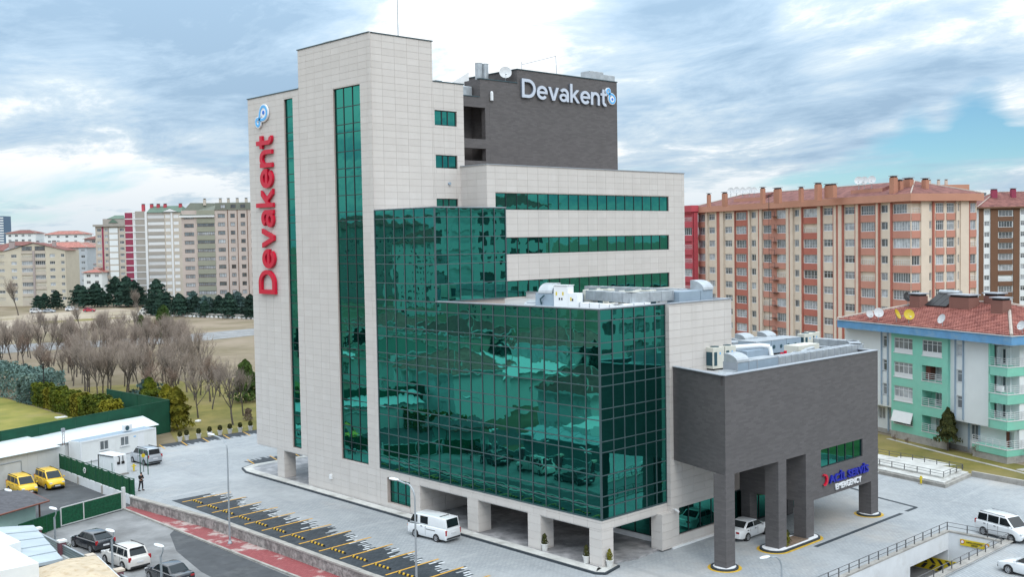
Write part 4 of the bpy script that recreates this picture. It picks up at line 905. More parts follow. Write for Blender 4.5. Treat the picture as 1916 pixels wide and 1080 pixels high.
    if kind == 'van':
        MB().box(-1.25, -hw*.55, Hh-.0, -1.2, hw*.6, Hh+.03).build('roof_bar', M['plastic'], t)
        for sy in (1, -1): MB().box(.475*L, sy*hw*.62, .78, .5*L, sy*hw*.9, .9).build('turn_signal', M['lampamber'], t)
        for sy in (1, -1): MB().box(-1.0, sy*hw*.985, .83, .0, sy*(hw+.012), .87).build('door_track', M['plastic'], t)
    if kind in ('suv', 'hatch', 'sedan') and not simple: MB().box(br_*L-.1 if kind == 'sedan' else rr_*L-.16, -.5, gz-.09 if kind != 'sedan' else tz+.005, rr_*L if kind != 'sedan' else br_*L+.05-.1, .5, gz-.03 if kind != 'sedan' else tz+.02).build('spoiler', M['plastic'] if kind != 'sedan' else paint, t)
    return t
# every vehicle that the photograph shows
make_car('van', M['carwhite'], 'parked_van', 'white panel van parked by the kerb under the glass facade', None, (-2.95, 15.05, 0), R(95), cat='van')
make_car('sedan', M['carwhite'], 'parked_car', 'white saloon car parked under the dark emergency block', None, (14.1, -2.4, 0), R(1))
make_car('mpv', M['carwhite'], 'parked_car', 'white people carrier with roof rails beside the garage ramp', None, (26.95, -16.7, 0), R(-107), rails='silver')
make_car('sedan', M['carwhite'], 'parked_car', 'white saloon car cut by the bottom right edge of the picture', None, (18.9, -21.9, -.02), R(82))
make_car('mpv', M['carsilver'], 'parked_car', 'silver people carrier parked beside the white site cabin', None, (-5.85, 60.3, 0), R(93), rails=True)
tx = make_car('mpv', M['taxi'], 'taxi', 'yellow taxi van parked in front of the shed, nearer the green netting', 'yellow taxis in the yard', (-15.85, 60.55, -.93), R(-90), rails=True, cat='taxi')
dup(tx, (-18.75, 59.9, -.93), R(-89), 'yellow taxi van at the left edge of the picture, half behind the shingle roof', 'yellow taxis in the yard')
make_car('hatch', M['cardark'], 'parked_car', 'dark charcoal hatchback parked in front of the lamp on the street', None, (-21.65, 35.5, -.93), R(97))
make_car('suv', M['carpearl'], 'parked_car', 'pearl white sport utility car with black roof rails on the street', None, (-21.8, 28.9, -.93), R(94), rails=True)
make_car('sedan', M['cardark'], 'parked_car', 'dark saloon car cut by the bottom edge of the picture on the street', None, (-21.2, 22.8, -.93), R(94))
wc = make_car('sedan', M['carwhite'], 'parked_car', 'white saloon car on the street mirrored in the glass facade', 'cars mirrored in the facade', (-20.6, 14.0, -.93), R(100))
dup(wc, (-20.2, 2.0, -.93), R(97), 'white saloon car further along the street, mirrored by the glass corner', 'cars mirrored in the facade')
far = make_car('hatch', M['carred'], 'parked_car', 'tiny red car parked at the edge of the dirt field', None, (97.5, 333.3, 0), R(-40), simple=True)
make_car('mpv', M['carwhite'], 'parked_van', 'tiny white van parked by the cream apartment block', None, (82.4, 342.9, 0), R(-45), cat='van', simple=True)
make_car('suv', M['carwhite'], 'parked_car', 'tiny pale car parked below the dark pines', None, (95.3, 343.7, 0), R(-42), simple=True)
make_car('sedan', M['carsilver'], 'parked_car', 'tiny silver car parked right of the white van', None, (86.5, 341.9, 0), R(-42), simple=True)
b = thing('parked_truck', 'tiny white lorry standing beside the maroon stair tower', 'lorry', (128.4, 373.4, 0), R(-30))
MB().box(-3, -1.2, .9, 1.4, 1.2, 3.3).build('cargo_box', M['carwhite'], b); MB().box(1.5, -1.1, .6, 3.1, 1.1, 2.7).build('cab', M['carwhite'], b, bevel=.15); MB().box(2.5, -.95, 1.6, 3.12, .95, 2.4).build('windshield', M['carglass'], b)
for x in (-2, 2.2):
    for y in (-1.15, .9): MB().cyl((x, y, .45), (x, y+.25, .45), .45, n=12).build('wheel', M['tyre'], b)
# ================================================================== vegetation
M['bark'] = mat('bark', (0.10, 0.085, 0.075), 0.95, 0.3, 4); M['twig'] = mat('twigs', (0.275, 0.228, 0.195), 0.95, objvar=.2)
M['twigred'] = mat('reddish_twigs', (0.20, 0.145, 0.115), 0.95, objvar=.2)
def leafmat(name, a, b, sc=.6): return mat(name, a, 0.8, 0, sc, col2=b, coord='World', detail=4, spec=.25, objvar=.25)
M['pine'] = leafmat('pine_needles', (0.010, 0.030, 0.024), (0.030, 0.065, 0.045)); M['bluespruce'] = leafmat('blue_spruce_needles', (0.028, 0.062, 0.06), (0.085, 0.135, 0.125))
M['thuja'] = leafmat('thuja_leaves', (0.03, 0.062, 0.006), (0.15, 0.165, 0.012), .9); M['thujaO'] = leafmat('yellow_thuja_leaves', (0.09, 0.098, 0.006), (0.235, 0.205, 0.018), .9)
M['hedgeblue'] = leafmat('blue_hedge_leaves', (0.05, 0.095, 0.09), (0.14, 0.21, 0.185), .5); M['bushgreen'] = leafmat('green_bush_leaves', (0.022, 0.055, 0.012), (0.07, 0.115, 0.02)); M['box'] = leafmat('dark_shrub_leaves', (0.03, 0.04, 0.012), (0.075, 0.075, 0.02), 3)
M['drybush'] = leafmat('dry_shrub_twigs', (0.12, 0.085, 0.06), (0.235, 0.185, 0.14), .7)
def bare_tree(seed, h, spread=1.0, twig='twig', trunk=.115):
    """trunk and limbs as tapered tubes (one mesh), fine branching crown (second mesh)"""
    r = random.Random(seed); T, K = MB(), MB()
    def grow(p, d, L, rad, lv):
        n = 3 if lv < 2 else 2; pts = [p]; q = p
        for i in range(n):
            d = (d+Vector((r.uniform(-.16, .16), r.uniform(-.16, .16), .06 if lv else .02))).normalized(); q = q+d*(L/n); pts.append(q)
        rs = [rad*(1-.45*i/n) for i in range(n+1)]
        if lv < 3: T.tube(pts, rs, 5 if lv < 2 else 4)
        else:
            for i in range(n):
                a, b_ = pts[i], pts[i+1]; s_ = (b_-a).orthogonal().normalized(); s_.rotate(Matrix.Rotation(r.uniform(0, 6.28), 3, (b_-a).normalized())); s_ = s_*rs[i]*1.3; e_ = (b_-a).cross(s_).normalized()*rs[i]*1.3
                K.add([a-s_, a+s_*.5+e_, a+s_*.5-e_, b_], [(0, 1, 3), (1, 2, 3), (2, 0, 3)])
        if lv >= 5: return
        k = (6, 5, 4, 4, 2)[lv]
        for j in range(k):
            f = r.uniform(.35, 1.0) if lv else r.uniform(.5, 1.0); idx = min(n-1, int(f*n)); base = pts[idx].lerp(pts[idx+1], f*n-idx)
            ax = Vector((r.uniform(-1, 1), r.uniform(-1, 1), r.uniform(-.2, .5))).normalized(); ang = r.uniform(.45, .95)
            nd = (d*math.cos(ang)+ax*math.sin(ang)*spread); nd.z += .36; nd.normalize()
            grow(base, nd, L*r.uniform(.50, .76), max(.010, rad*.52), lv+1)
    grow(Vector((0, 0, 0)), Vector((0, 0, 1)), h*.36, trunk, 0)
    mz = max(v[2] for v in K.v); k = h/mz
    for b_ in (T, K): b_.v = [(x*k, y*k, z*k) for x, y, z in b_.v]
    return T.mesh('limbs', M['bark']), K.mesh('twigs', M[twig])
def leaves(n, fn, size, seed, shape=.6, droop=.2):
    r = random.Random(seed); b = MB()
    for i in range(n):
        p, out_ = fn(r); p = Vector(p); d = (Vector(out_)+Vector((r.uniform(-.8, .8), r.uniform(-.8, .8), r.uniform(-.8, .6)))).normalized(); a = d.orthogonal().normalized(); a.rotate(Matrix.Rotation(r.uniform(0, 6.28), 3, d)); c = d.cross(a); s = size*r.uniform(.6, 1.35)
        b.add([p-a*s*.5, p+c*s*.32+d*s*.1, p+a*s*.62-Vector((0, 0, s*droop)), p-c*s*.32+d*s*.1], [(0, 1, 2, 3)])
    return b
def cone_crown(h, rad, n, size, seed, m, z0=.08, power=.9, lumps=5, twist=.18):
    ph = [random.Random(seed).uniform(0, 6) for _ in range(6)]
    def fn(r):
        f = r.random()**.75; z = h*(z0+(1-z0)*f); rr_ = rad*((1-f)**power)*(1+twist*math.sin(lumps*f*6+ph[0])+.16*math.sin(3*6.28*f+ph[1])); a = r.uniform(0, 6.283)
        rr_ *= (1+.2*math.sin(3*a+ph[2]+f*5)+.12*math.sin(5*a+ph[3])); q = r.uniform(.45, 1)**.5*rr_
        return (q*math.cos(a), q*math.sin(a), z), (math.cos(a), math.sin(a), .35)
    return leaves(n, fn, size, seed).mesh('crown', M[m])
def box_crown(lx, ly, h, n, size, seed, m):
    ph = [random.Random(seed).uniform(0, 6) for _ in range(4)]
    def fn(r):
        a = r.choice('fbtttlr' if lx < 2*ly else 'fffbbttttlr'); x, y, z = r.uniform(-lx/2, lx/2), r.uniform(-ly/2, ly/2), r.uniform(.02, 1)*h; k = 1+.07*math.sin(x*1.3+ph[0])+.05*math.sin(x*3.1+ph[1]); q = r.uniform(-.28, .04)
        if a == 'f': return (x, -ly/2-q, z*k), (0, -1, .3)
        if a == 'b': return (x, ly/2+q, z*k), (0, 1, .3)
        if a == 't': return (x, y, h*k+q), (0, 0, 1)
        return ((-lx/2-q if a == 'l' else lx/2+q), y, z*k), (-1 if a == 'l' else 1, 0, .3)
    return leaves(n, fn, size, seed).mesh('crown', M[m])
def plant(name, label, cat, loc, parts, rotz=0.0, sc=1.0, group=None):
    t = thing(name, label, cat, loc, rotz, group); t.scale = (sc,)*3
    for nm, me in parts: place(nm, me, t)
    return t
def stem(h, r): return MB().cyl((0, 0, -.05), (0, 0, h), r, r*.6, 7).mesh('trunk', M['bark'])
BT = [bare_tree(s, 8.8, .85, 'twig') for s in (3, 8, 14, 21, 52, 67)]; BR = [bare_tree(33, 6.5, 1.25, 'twigred', .12)]; BS = [bare_tree(41, 9.0, .62, 'twig', .15)]
near = [((12.0, 83.5), 'slender bare tree on the lawn, second from the tower', .86, 0), ((17.0, 89.1), 'small bare tree behind the slender one on the lawn', .8, 1), ((12.5, 75.0), 'spreading bare tree nearest the tower on the lawn', 1.05, 2), ((17.0, 80.4), 'bare tree half hidden by the tower edge on the lawn', .85, 3)]
for (x, y), lb, sc, k in near: plant('bare_tree', lb, 'tree', (x, y, 0), [('trunk', BT[k][0]), ('crown', BT[k][1])], rnd.uniform(0, 6), sc)
grp = 'bare trees in the park'; rt = random.Random(5); spots = []
while len(spots) < 148:
    y = rt.uniform(96, 212); xl_ = 9+max(0, (y-96))*.06; xr = 22+(y-96)*.42; x = rt.uniform(xl_, xr)
    if all((x-a)**2+(y-b_)**2 > 9 for a, b_ in spots) : spots.append((x, y))
spots += [(12.4, 121), (10.0, 112), (13.7, 131), (19, 104), (24, 100)]
for i, (x, y) in enumerate(spots):
    k = rt.randrange(6); src = BT[k] if rt.random() < .72 else BR[0]
    plant('bare_tree', 'leafless grey tree in the dense park grove beyond the green fence', 'tree', (x, y, 0), [('trunk', src[0]), ('crown', src[1])], rt.uniform(0, 6), rt.uniform(.75, 1.15), grp)
for (x, y), sc, lb in [((74, 336), 1.6, 'big bare tree in front of the cream apartment block'), ((96.5, 289.5), 1.15, 'brownish bare tree by the small kiosk at the pine row'), ((57.9, 240), 1.0, 'lone bare tree standing on the dirt field')]: plant('bare_tree', lb, 'tree', (x, y, 0), [('trunk', BT[1][0]), ('crown', BT[1][1])], 1.0, sc)
# dark pines of the far rows
PN = [cone_crown(10, 3.9, 1700, .95, s, m, .08, .5, 6, .3) for s, m in ((1, 'pine'), (2, 'pine'), (3, 'bluespruce'), (4, 'pine'))]; pst = stem(2.2, .22)
gp = 'dark pines below the far apartment blocks'; rt = random.Random(9)
row = [(102.5+i*.85+rt.uniform(-2, 3), 294-i*3.0+rt.uniform(-2.5, 2.5)) for i in range(16)]+[(109+i*1.0+rt.uniform(-3, 3), 298-i*4.6+rt.uniform(-2, 2)) for i in range(11)]
ORD = ['first', 'second', 'third', 'fourth', 'fifth', 'sixth', 'seventh', 'eighth', 'ninth', 'tenth', 'eleventh', 'twelfth', 'thirteenth', 'fourteenth', 'fifteenth', 'sixteenth', 'seventeenth']
for i, (x, y) in enumerate(row): plant('pine_tree', '%s dark pine from the left in the %s row below the beige block' % (ORD[i if i < 16 else i-16], 'front' if i < 16 else 'back'), 'tree', (x, y, 0), [('trunk', pst), ('crown', PN[rt.randrange(4)])], rt.uniform(0, 6), rt.uniform(.5, .82), gp)
row = [(105+i*2.2+rt.uniform(-2, 2), 361-i*1.6+rt.uniform(-5, 5)) for i in range(11)]
for i, (x, y) in enumerate(row): plant('pine_tree', '%s dark pine from the left in the clump beside the cream block' % ORD[i], 'tree', (x, y, 0), [('trunk', pst), ('crown', PN[(0, 1, 3)[i % 3]])], rt.uniform(0, 6), rt.uniform(.6, 1.2), 'dark pines beside the cream block')
for q_, (x, y, sc) in enumerate(((92.6, 363, .6), (95, 358, .7), (89, 360, .55))): plant('pine_tree', '%s small dark pine at the foot of the cream apartment block' % ('middle', 'right', 'left')[q_], 'tree', (x, y, 0), [('trunk', pst), ('crown', PN[1])], x, sc, 'small pines at the cream block')
# green conifers inside the park
GB = cone_crown(6.5, 2.6, 1700, .55, 6, 'bushgreen', .04, .6, 4)
for (x, y), sc, lb in [((66, 207.5), 1.25, 'green conifer rising above the bare grove'), ((62, 212), .9, 'smaller green conifer left of the tall one above the grove'), ((44.6, 216), .75, 'yellow green bush at the far left of the grove'), ((24, 92), .95, 'dark green conifer half hidden behind the tower edge')]: plant('conifer', lb, 'tree', (x, y, 0), [('trunk', pst), ('crown', GB)], x, sc)
plant('conifer', 'wide dark cedar between the bare trees behind the green screen', 'tree', (12.6, 100, 0), [('trunk', pst), ('crown', cone_crown(4.2, 3.1, 1500, .5, 15, 'bluespruce', .05, .8, 5, .35))], 0, 1.0)
plant('conifer', 'small blue spruce behind the blue hedge at the left edge', 'tree', (14, 176, 0), [('trunk', pst), ('crown', PN[2])], 0, .62)
# yellow green thujas beside the green screen
TH = [cone_crown(5.0, 1.75, 2600, .36, s, m, .05, .5, 5) for s, m in ((61, 'thuja'), (62, 'thujaO'), (63, 'thuja'))]
plant('thuja', 'tall yellow green thuja on its own stem at the end of the shed', 'tree', (5.9, 77.2, 0), [('trunk', stem(1.6, .16)), ('crown', TH[1])], 0, 1.08)
for (x, y), sc, k, lb in [((9.4, 92.5), 1.0, 0, 'bright thuja behind the dark green screen, first from the left'), ((10.2, 89), .85, 1, 'yellowish thuja behind the screen, second from the left'), ((9.6, 86), .78, 2, 'short thuja behind the corner of the green screen')]: plant('thuja', lb, 'tree', (x, y, 0), [('trunk', stem(1, .12)), ('crown', TH[k])], x, sc)
# clipped thujas along the pitch, and the blue hedge
HG = [box_crown(2.6, 2.2, 3.0, 1500, .34, s, m) for s, m in ((71, 'thuja'), (72, 'thuja'), (73, 'thujaO'))]
for i in range(11): plant('thuja_hedge', '%s clipped green thuja from the blue hedge in the row along the pitch' % ORD[i], 'hedge', (2.0-i*.05, 113-i*2.65, 0), [('crown', HG[(0, 1, 2, 1)[i % 4]])], R(88)+rnd.uniform(-.1, .1), rnd.uniform(.92, 1.08), 'clipped thujas along the pitch')
plant('blue_hedge', 'tall blue grey clipped hedge at the left edge of the pitch', 'hedge', (3.0, 129, 0), [('crown', box_crown(30, 5.0, 4.3, 9000, .42, 81, 'hedgeblue'))], R(92))
plant('blue_hedge', 'lower blue grey bush at the near end of the tall hedge', 'hedge', (2.2, 116.5, 0), [('crown', box_crown(4.5, 3.4, 3.2, 1800, .4, 82, 'hedgeblue'))], R(92))
rt = random.Random(77)
for i in range(26): plant('dry_shrub', 'low dry brown shrub between the park grove and the dirt field', 'shrub', (rt.uniform(28, 80), rt.uniform(212, 236), 0), [('crown', BR[0][1])], rt.uniform(0, 6), rt.uniform(.25, .5), 'dry shrubs beyond the grove')
# small plants near the buildings
CY = cone_crown(4.6, 1.15, 2400, .3, 91, 'box', .24, .62, 4)
plant('garden_tree', 'dark pointed evergreen on a thin stem before the mint building', 'tree', (55.7, 1.0, 0), [('trunk', stem(1.5, .11)), ('crown', CY)])
for x, y, sc in ((54.6, -7.6, .3), (53.9, 4.6, .22), (54.2, 6.2, .24), (52, 8, .3), (53.6, -2.8, .26)): plant('dry_shrub', 'leafless twiggy shrub in the garden of the mint building', 'shrub', (x, y, 0), [('crown', BR[0][1])], x, sc, 'twiggy garden shrubs')
plant('clipped_shrub', 'small clipped vase shaped shrub on the lawn by the tower', 'shrub', (15.6, 76.6, 0), [('crown', cone_crown(1.6, .55, 500, .2, 95, 'drybush', 0, .3, 2))])
# planters
M['planter'] = mat('planter_concrete', (0.60, 0.60, 0.585), 0.8, 0.06, 3); M['soil2'] = mat('planter_soil', (0.08, 0.06, 0.045), .95)
pot = MB().lathe((0, 0, 0), [(.23, 0), (.30, .52), (.34, .52), (.34, .62), (.28, .62), (.27, .54)], 14).mesh('pot', M['planter']); pso = MB().lathe((0, 0, 0), [(.27, .5), (.26, .55)], 12).mesh('soil', M['soil2'])
bal = leaves(420, lambda r: ((lambda a, q: ((.26*math.cos(a)*math.sqrt(1-q*q)), .26*math.sin(a)*math.sqrt(1-q*q), .95+.33*q))(r.uniform(0, 6.28), r.uniform(-1, 1)), (0, 0, .6)), .12, 5).mesh('shrub', M['box'])
con = cone_crown(.95, .28, 420, .12, 6, 'box', .02, .45, 2); con2 = cone_crown(.95, .26, 420, .12, 7, 'thujaO', .02, .45, 2)
con.transform(Matrix.Translation((0, 0, .55))); con2.transform(Matrix.Translation((0, 0, .55)))
for i, (x, y) in enumerate([(2.4, 69.2), (3.4, 69.5), (4.9, 69.4), (6.4, 69.55), (7.75, 69.5), (9.1, 69.55), (10.45, 69.45), (11.9, 69.5)]): plant('potted_shrub', '%s round potted shrub from the left in the row along the far bays' % ORD[i], 'planter', (x, y, 0), [('pot', pot), ('soil', pso), ('shrub', bal)], i, .95, 'planters along the far bays')
for (x, y), s_, lb in [((0.15, 5.85), con, 'potted dark shrub beside the second pillar'), ((.05, 1.55), con, 'potted dark shrub left of the corner pillar'), ((.45, -.28), con2, 'potted bright green shrub right of the corner pillar'), ((7.15, .1), con, 'potted brownish shrub beside the rear pillar at the white wall')]: plant('potted_shrub', lb, 'planter', (x, y, .15), [('pot', pot), ('soil', pso), ('shrub', s_)], 0, .85)
for (x, y), lb in [((14.1, -5.9), 'small round shrub in the soil of the kerbed island, the bigger one'), ((13.45, -6.2), 'small yellowish shrub close to the second dark column')]: plant('island_shrub', lb, 'shrub', (x, y, .14), [('crown', con if x > 14 else con2)], 0, 1.0).location.z = -.4
# ================================================================== apartment blocks
def pm(name, c, v=.06, st=None): return mat(name, c, .85, v, .5, coord='World', stain=st or (.25, tuple(x*.82 for x in c), .52, .78))
M['creamwall'] = pm('cream_render', (0.64, 0.545, 0.45)); M['salmon'] = pm('salmon_render', (0.48, 0.225, 0.17)); M['terracotta'] = pm('terracotta_render', (0.40, 0.135, 0.10)); M['redrender'] = pm('raspberry_render', (0.42, 0.065, 0.085))
M['orangeband'] = pm('orange_eave', (0.47, 0.235, 0.165)); M['brownwall'] = pm('brown_render', (0.155, 0.082, 0.05)); M['mint'] = mat('mint_render', (0.215, 0.55, 0.435), .85, .08, .5, coord='World', stain=(.35, (0.25, 0.53, 0.43), .45, .7)); M['minttrim'] = M['mint']
M['palewall'] = pm('pale_blue_white_render', (0.70, 0.735, 0.745), .03, (.25, (.62, .65, .66), .52, .78)); M['bluefascia'] = mat('blue_fascia', (0.12, 0.29, 0.50), .8, .12, .7, coord='World', stain=(.9, (0.20, 0.33, 0.45), .5, .7))
M['bluetrim'] = mat('blue_grey_trim', (0.30, 0.38, 0.47), .7); M['tile'] = mat('clay_tile', (0.32, 0.115, 0.098), .85, .3, 1.2, col2=(0.44, 0.19, 0.155), coord='World', objvar=.08, bump=.3, bscale=4); M['tileold'] = mat('old_clay_tile', (0.165, 0.062, 0.057), .9, .3, .8, col2=(0.235, 0.098, 0.083), coord='World', bump=.5, bscale=3)
M['ridge'] = mat('ridge_mortar', (0.40, 0.34, 0.30), .9, .15, 2); M['chimney'] = pm('chimney_orange', (0.42, 0.20, 0.135)); M['chimneybrown'] = pm('chimney_brown', (0.21, 0.105, 0.085))
M['beige'] = pm('beige_render', (0.47, 0.42, 0.36)); M['tan'] = pm('tan_render', (0.47, 0.40, 0.365)); M['olive'] = pm('olive_render', (0.27, 0.275, 0.22)); M['greybeige'] = pm('grey_beige_render', (0.33, 0.305, 0.275)); M['maroon'] = pm('maroon_render', (0.27, 0.045, 0.085)); M['greenroof'] = pm('green_roof', (0.11, 0.165, 0.13)); M['oliveroof'] = pm('olive_roof', (0.17, 0.185, 0.155))
M['yellowcream'] = pm('yellow_cream_render', (0.52, 0.475, 0.385)); M['pinkgrey'] = pm('pink_grey_render', (0.36, 0.31, 0.30)); M['bluegrey'] = pm('blue_grey_render', (0.42, 0.46, 0.50)); M['winwhite'] = mat('white_window_frame', (0.66, 0.67, 0.68), .5); M['winbrown'] = mat('brown_window_frame', (0.13, 0.085, 0.06), .6); M['shutter'] = mat('brown_shutter', (0.15, 0.05, 0.035), .7)
WCACHE = {}
def win_meshes(w, h, n, fm='winwhite', tr=.0, t=.07, skirt=0.0):
    """frame (bars) and pane of an n-light window, facing -y, origin at the lower left corner"""
    key = (round(w, 2), round(h, 2), n, fm, tr, t, skirt)
    if key in WCACHE: return WCACHE[key]
    f = MB(); f.box(0, -.03, 0, w, .06, t); f.box(0, -.03, h-t, w, .06, h); f.box(0, -.028, t, t, .06, h-t); f.box(w-t, -.028, t, w, .06, h-t)
    for i in range(1, n): f.box(w*i/n-t*.45, -.026, t, w*i/n+t*.45, .06, h-t)
    if tr: f.box(t, -.024, h*tr-t*.4, w-t, .06, h*tr+t*.4)
    if skirt: f.box(0, -.05, -skirt, w, .05, -.001); f.box(-.08, -.14, -skirt-.09, w+.08, .05, -skirt-.001)
    else: f.box(-.06, -.10, -.07, w+.06, .05, -.001)
    fr = f.mesh('frame', M[fm]); pn = MB().quad((t*.5, .02, t*.5), (w-t*.5, .02, t*.5), (w-t*.5, .02, h-t*.5), (t*.5, .02, h-t*.5)); gl = [pn.mesh('pane', M['winglass']), pn.mesh('pane', M['curtain'])]
    both = MB(); both.v, both.f, both.m = list(f.v), list(f.f), list(f.m); both.add(pn.v, pn.f, 1); bm_ = [both.mesh('window', [M[fm], M['winglass']]), both.mesh('window', [M[fm], M['curtain']])]
    WCACHE[key] = (fr, gl, bm_); return WCACHE[key]
rb = random.Random(23)
def window(root, T, x, y, z, w, h, n, fm='winwhite', tr=.0, simple=False, skirt=0.0, curt=.55, name='window', t=.07):
    fr, gl, bt = win_meshes(w, h, n, fm, tr, t, skirt); k = 1 if rb.random() < curt else 0
    A = T @ Matrix.Translation((x, y, z))
    if simple: o = place(name, bt[k], root)
    else:
        o = place(name, fr, root); p = place('pane', gl[k], o)
    o.matrix_local = A; return o
def facade(root, T, x0, x1, z0, z1, floors, fh, zt, cols, wall='creamwall', simple=False):
    """cols: (kind, xa, xb, sill, head, ...) ; sill / head measured down from the top line of each floor"""
    holes = []; todo = []
    for c in cols:
        k, xa, xb = c[0], c[1], c[2]
        if k in ('w', 'b'):
            for i in range(floors):
                zz_ = zt-fh*i; top, bot = zz_-c[3], zz_-c[4]
                if bot < z0+.3: continue
                openb = k == 'b' and rb.random() < c[6]
                holes.append((xa, xb, bot, top, (1.2 if openb else .22))); todo.append((c, xa, xb, bot, top, openb))
    b = MB(); b.M = T; wall_holes(b, x0, x1, z0, z1, holes); b.build('wall', M[wall], root)
    for c, xa, xb, bot, top, openb in todo:
        fm = c[7] if len(c) > 7 and c[7] else 'winwhite'
        if c[0] == 'w': window(root, T, xa+.02, .14, bot+.02, xb-xa-.04, top-bot-.04, c[5], fm, .68 if not simple and c[5] > 2 else 0, simple)
        elif openb:
            window(root, T, xa+(xb-xa)*.32, 1.12, bot+.05, min(1.6, (xb-xa)*.45), top-bot-.4, 2, fm, 0, True, name='balcony_door')
            r = MB(); n = max(3, int((xb-xa)/.5)); r.box(xa, -.02, bot+.85, xb, .03, bot+.91); r.box(xa, -.02, bot+.42, xb, .03, bot+.46); r.box(xa, -.02, bot-.05, xb, .08, bot)
            for i in range(n+1): r.box(xa+(xb-xa)*i/n-.02, -.015, bot, xa+(xb-xa)*i/n+.02, .025, bot+.85)
            r.M = None; o = r.build('balcony_railing', M['winwhite'], root); o.matrix_local = T.copy()
        else: window(root, T, xa+.02, .10, bot+.02, xb-xa-.04, top-bot-.04, c[5]+rb.choice((0, 0, 1)), rb.choice((fm, fm, 'winwhite')), rb.choice((.3, .3, 0)), True, curt=.7, name='balcony_glazing', t=.06)
    for c in cols:
        k, xa, xb = c[0], c[1], c[2]; bb = MB(); bb.M = T
        if k == 'p': bb.box(xa, -c[4], z0, xb, .05, z1-.02); bb.build('pilaster', M[c[3]], root)
        elif k in ('b', 'w') and len(c) > 8 and c[8]:
            zs = [z1-.03]+[q for i in range(floors) for q in (zt-fh*i-c[3]+.02, zt-fh*i-c[4]-.02)]+[z0]
            for i in range(0, len(zs)-1, 2):
                if zs[i]-zs[i+1] > .05 and zs[i+1] >= z0: bb = MB(); bb.M = T; bb.box(xa-.08, -.12, zs[i+1], xb+.08, .04, zs[i]); bb.build('spandrel', M[c[8]], root)
I4 = Matrix.Identity(4)
def RT(x, y, a): return Matrix.Translation((x, y, 0)) @ Matrix.Rotation(R(a), 4, 'Z')
def chimney(root, x, y, z0, z1, w=1.1, d=1.1, m='chimney'):
    b = MB().box(x-w/2, y-d/2, z0, x+w/2, y+d/2, z1); o = b.build('chimney', M[m], root); MB().box(x-w/2-.12, y-d/2-.12, z1+.22, x+w/2+.12, y+d/2+.12, z1+.34).build('chimney_cap', M['capgrey'], o); MB().box(x-w/2+.1, y-d/2+.1, z1, x+w/2-.1, y+d/2-.1, z1+.22).build('flue', M['black'], o)
def hip_roof(root, x0, x1, y0, y1, z, h, m, name='roof', inset=None):
    i = inset if inset is not None else (y1-y0)/2; ym = (y0+y1)/2
    b = MB().add([(x0, y0, z), (x1, y0, z), (x1, y1, z), (x0, y1, z), (x0+i, ym, z+h), (x1-i, ym, z+h)], [(0, 1, 5, 4), (1, 2, 5), (2, 3, 4, 5), (3, 0, 4)]); o = b.build(name, M[m], root)
    r = MB(); e_ = (x0+i, ym, z+h+.05), (x1-i, ym, z+h+.05)
    r.tube([(x1, y0, z+.05), e_[1], (x1, y1, z+.05)], .14, 5); r.tube([(x0, y0, z+.05), e_[0], (x0, y1, z+.05)], .14, 5); r.tube(list(e_), .14, 5); r.build('ridge_cap', M['ridge'], o); return o
DISH = {}
def dish_parts(m):
    if m not in DISH:
        b = MB(); n = 16; pr = [(0.001, 0), (.25, .03), (.45, .10), (.5, .125)]; vs = [(q*math.cos(2*math.pi*i/n), -z, q*1.08*math.sin(2*math.pi*i/n)) for q, z in pr for i in range(n)]
        fs = [(k*n+i, k*n+(i+1) % n, (k+1)*n+(i+1) % n, (k+1)*n+i) for k in range(3) for i in range(n)]; b.add(vs, fs); b.add([(x, y+.03, z) for x, y, z in vs], [f[::-1] for f in fs])
        a = MB().tube([(0, .03, -.1), (0, -.45, -.35)], .018, 5).box(-.05, -.52, -.42, .05, -.42, -.32); p = MB().cyl((0, .05, -1.0), (0, .05, 0), .035, n=6).tube([(0, .05, 0), (0, 0, .05)], .03, 5)
        DISH[m] = (b.mesh('reflector', M[m]), a.mesh('feed_arm', M['pole']), p.mesh('mast', M['pole']))
    return DISH[m]
M['dishgrey'] = mat('dish_grey', (.5, .51, .52), .5, .08, 2); M['dishyellow'] = mat('dish_yellow', (.48, .36, .02), .5, .1, 2); M['dishblack'] = mat('dish_black', (.02, .02, .022), .5)
def dish(label, loc, az, s=1.0, m='dishgrey', group=None):
    t = thing('satellite_dish', label, 'satellite dish', loc, R(az), group); t.scale = (s,)*3; a, b, c = dish_parts(m)
    o = place('reflector', a, t, (0, 0, .6)); o.rotation_euler[0] = R(-25); o = place('feed_arm', b, t, (0, 0, .6)); o.rotation_euler[0] = R(-25); place('mast', c, t, (0, 0, .6)); t.location.z += .4*s; return t
def toloc(t, p): return Matrix.LocRotScale(t.location, t.rotation_euler, None).inverted() @ Vector(p)
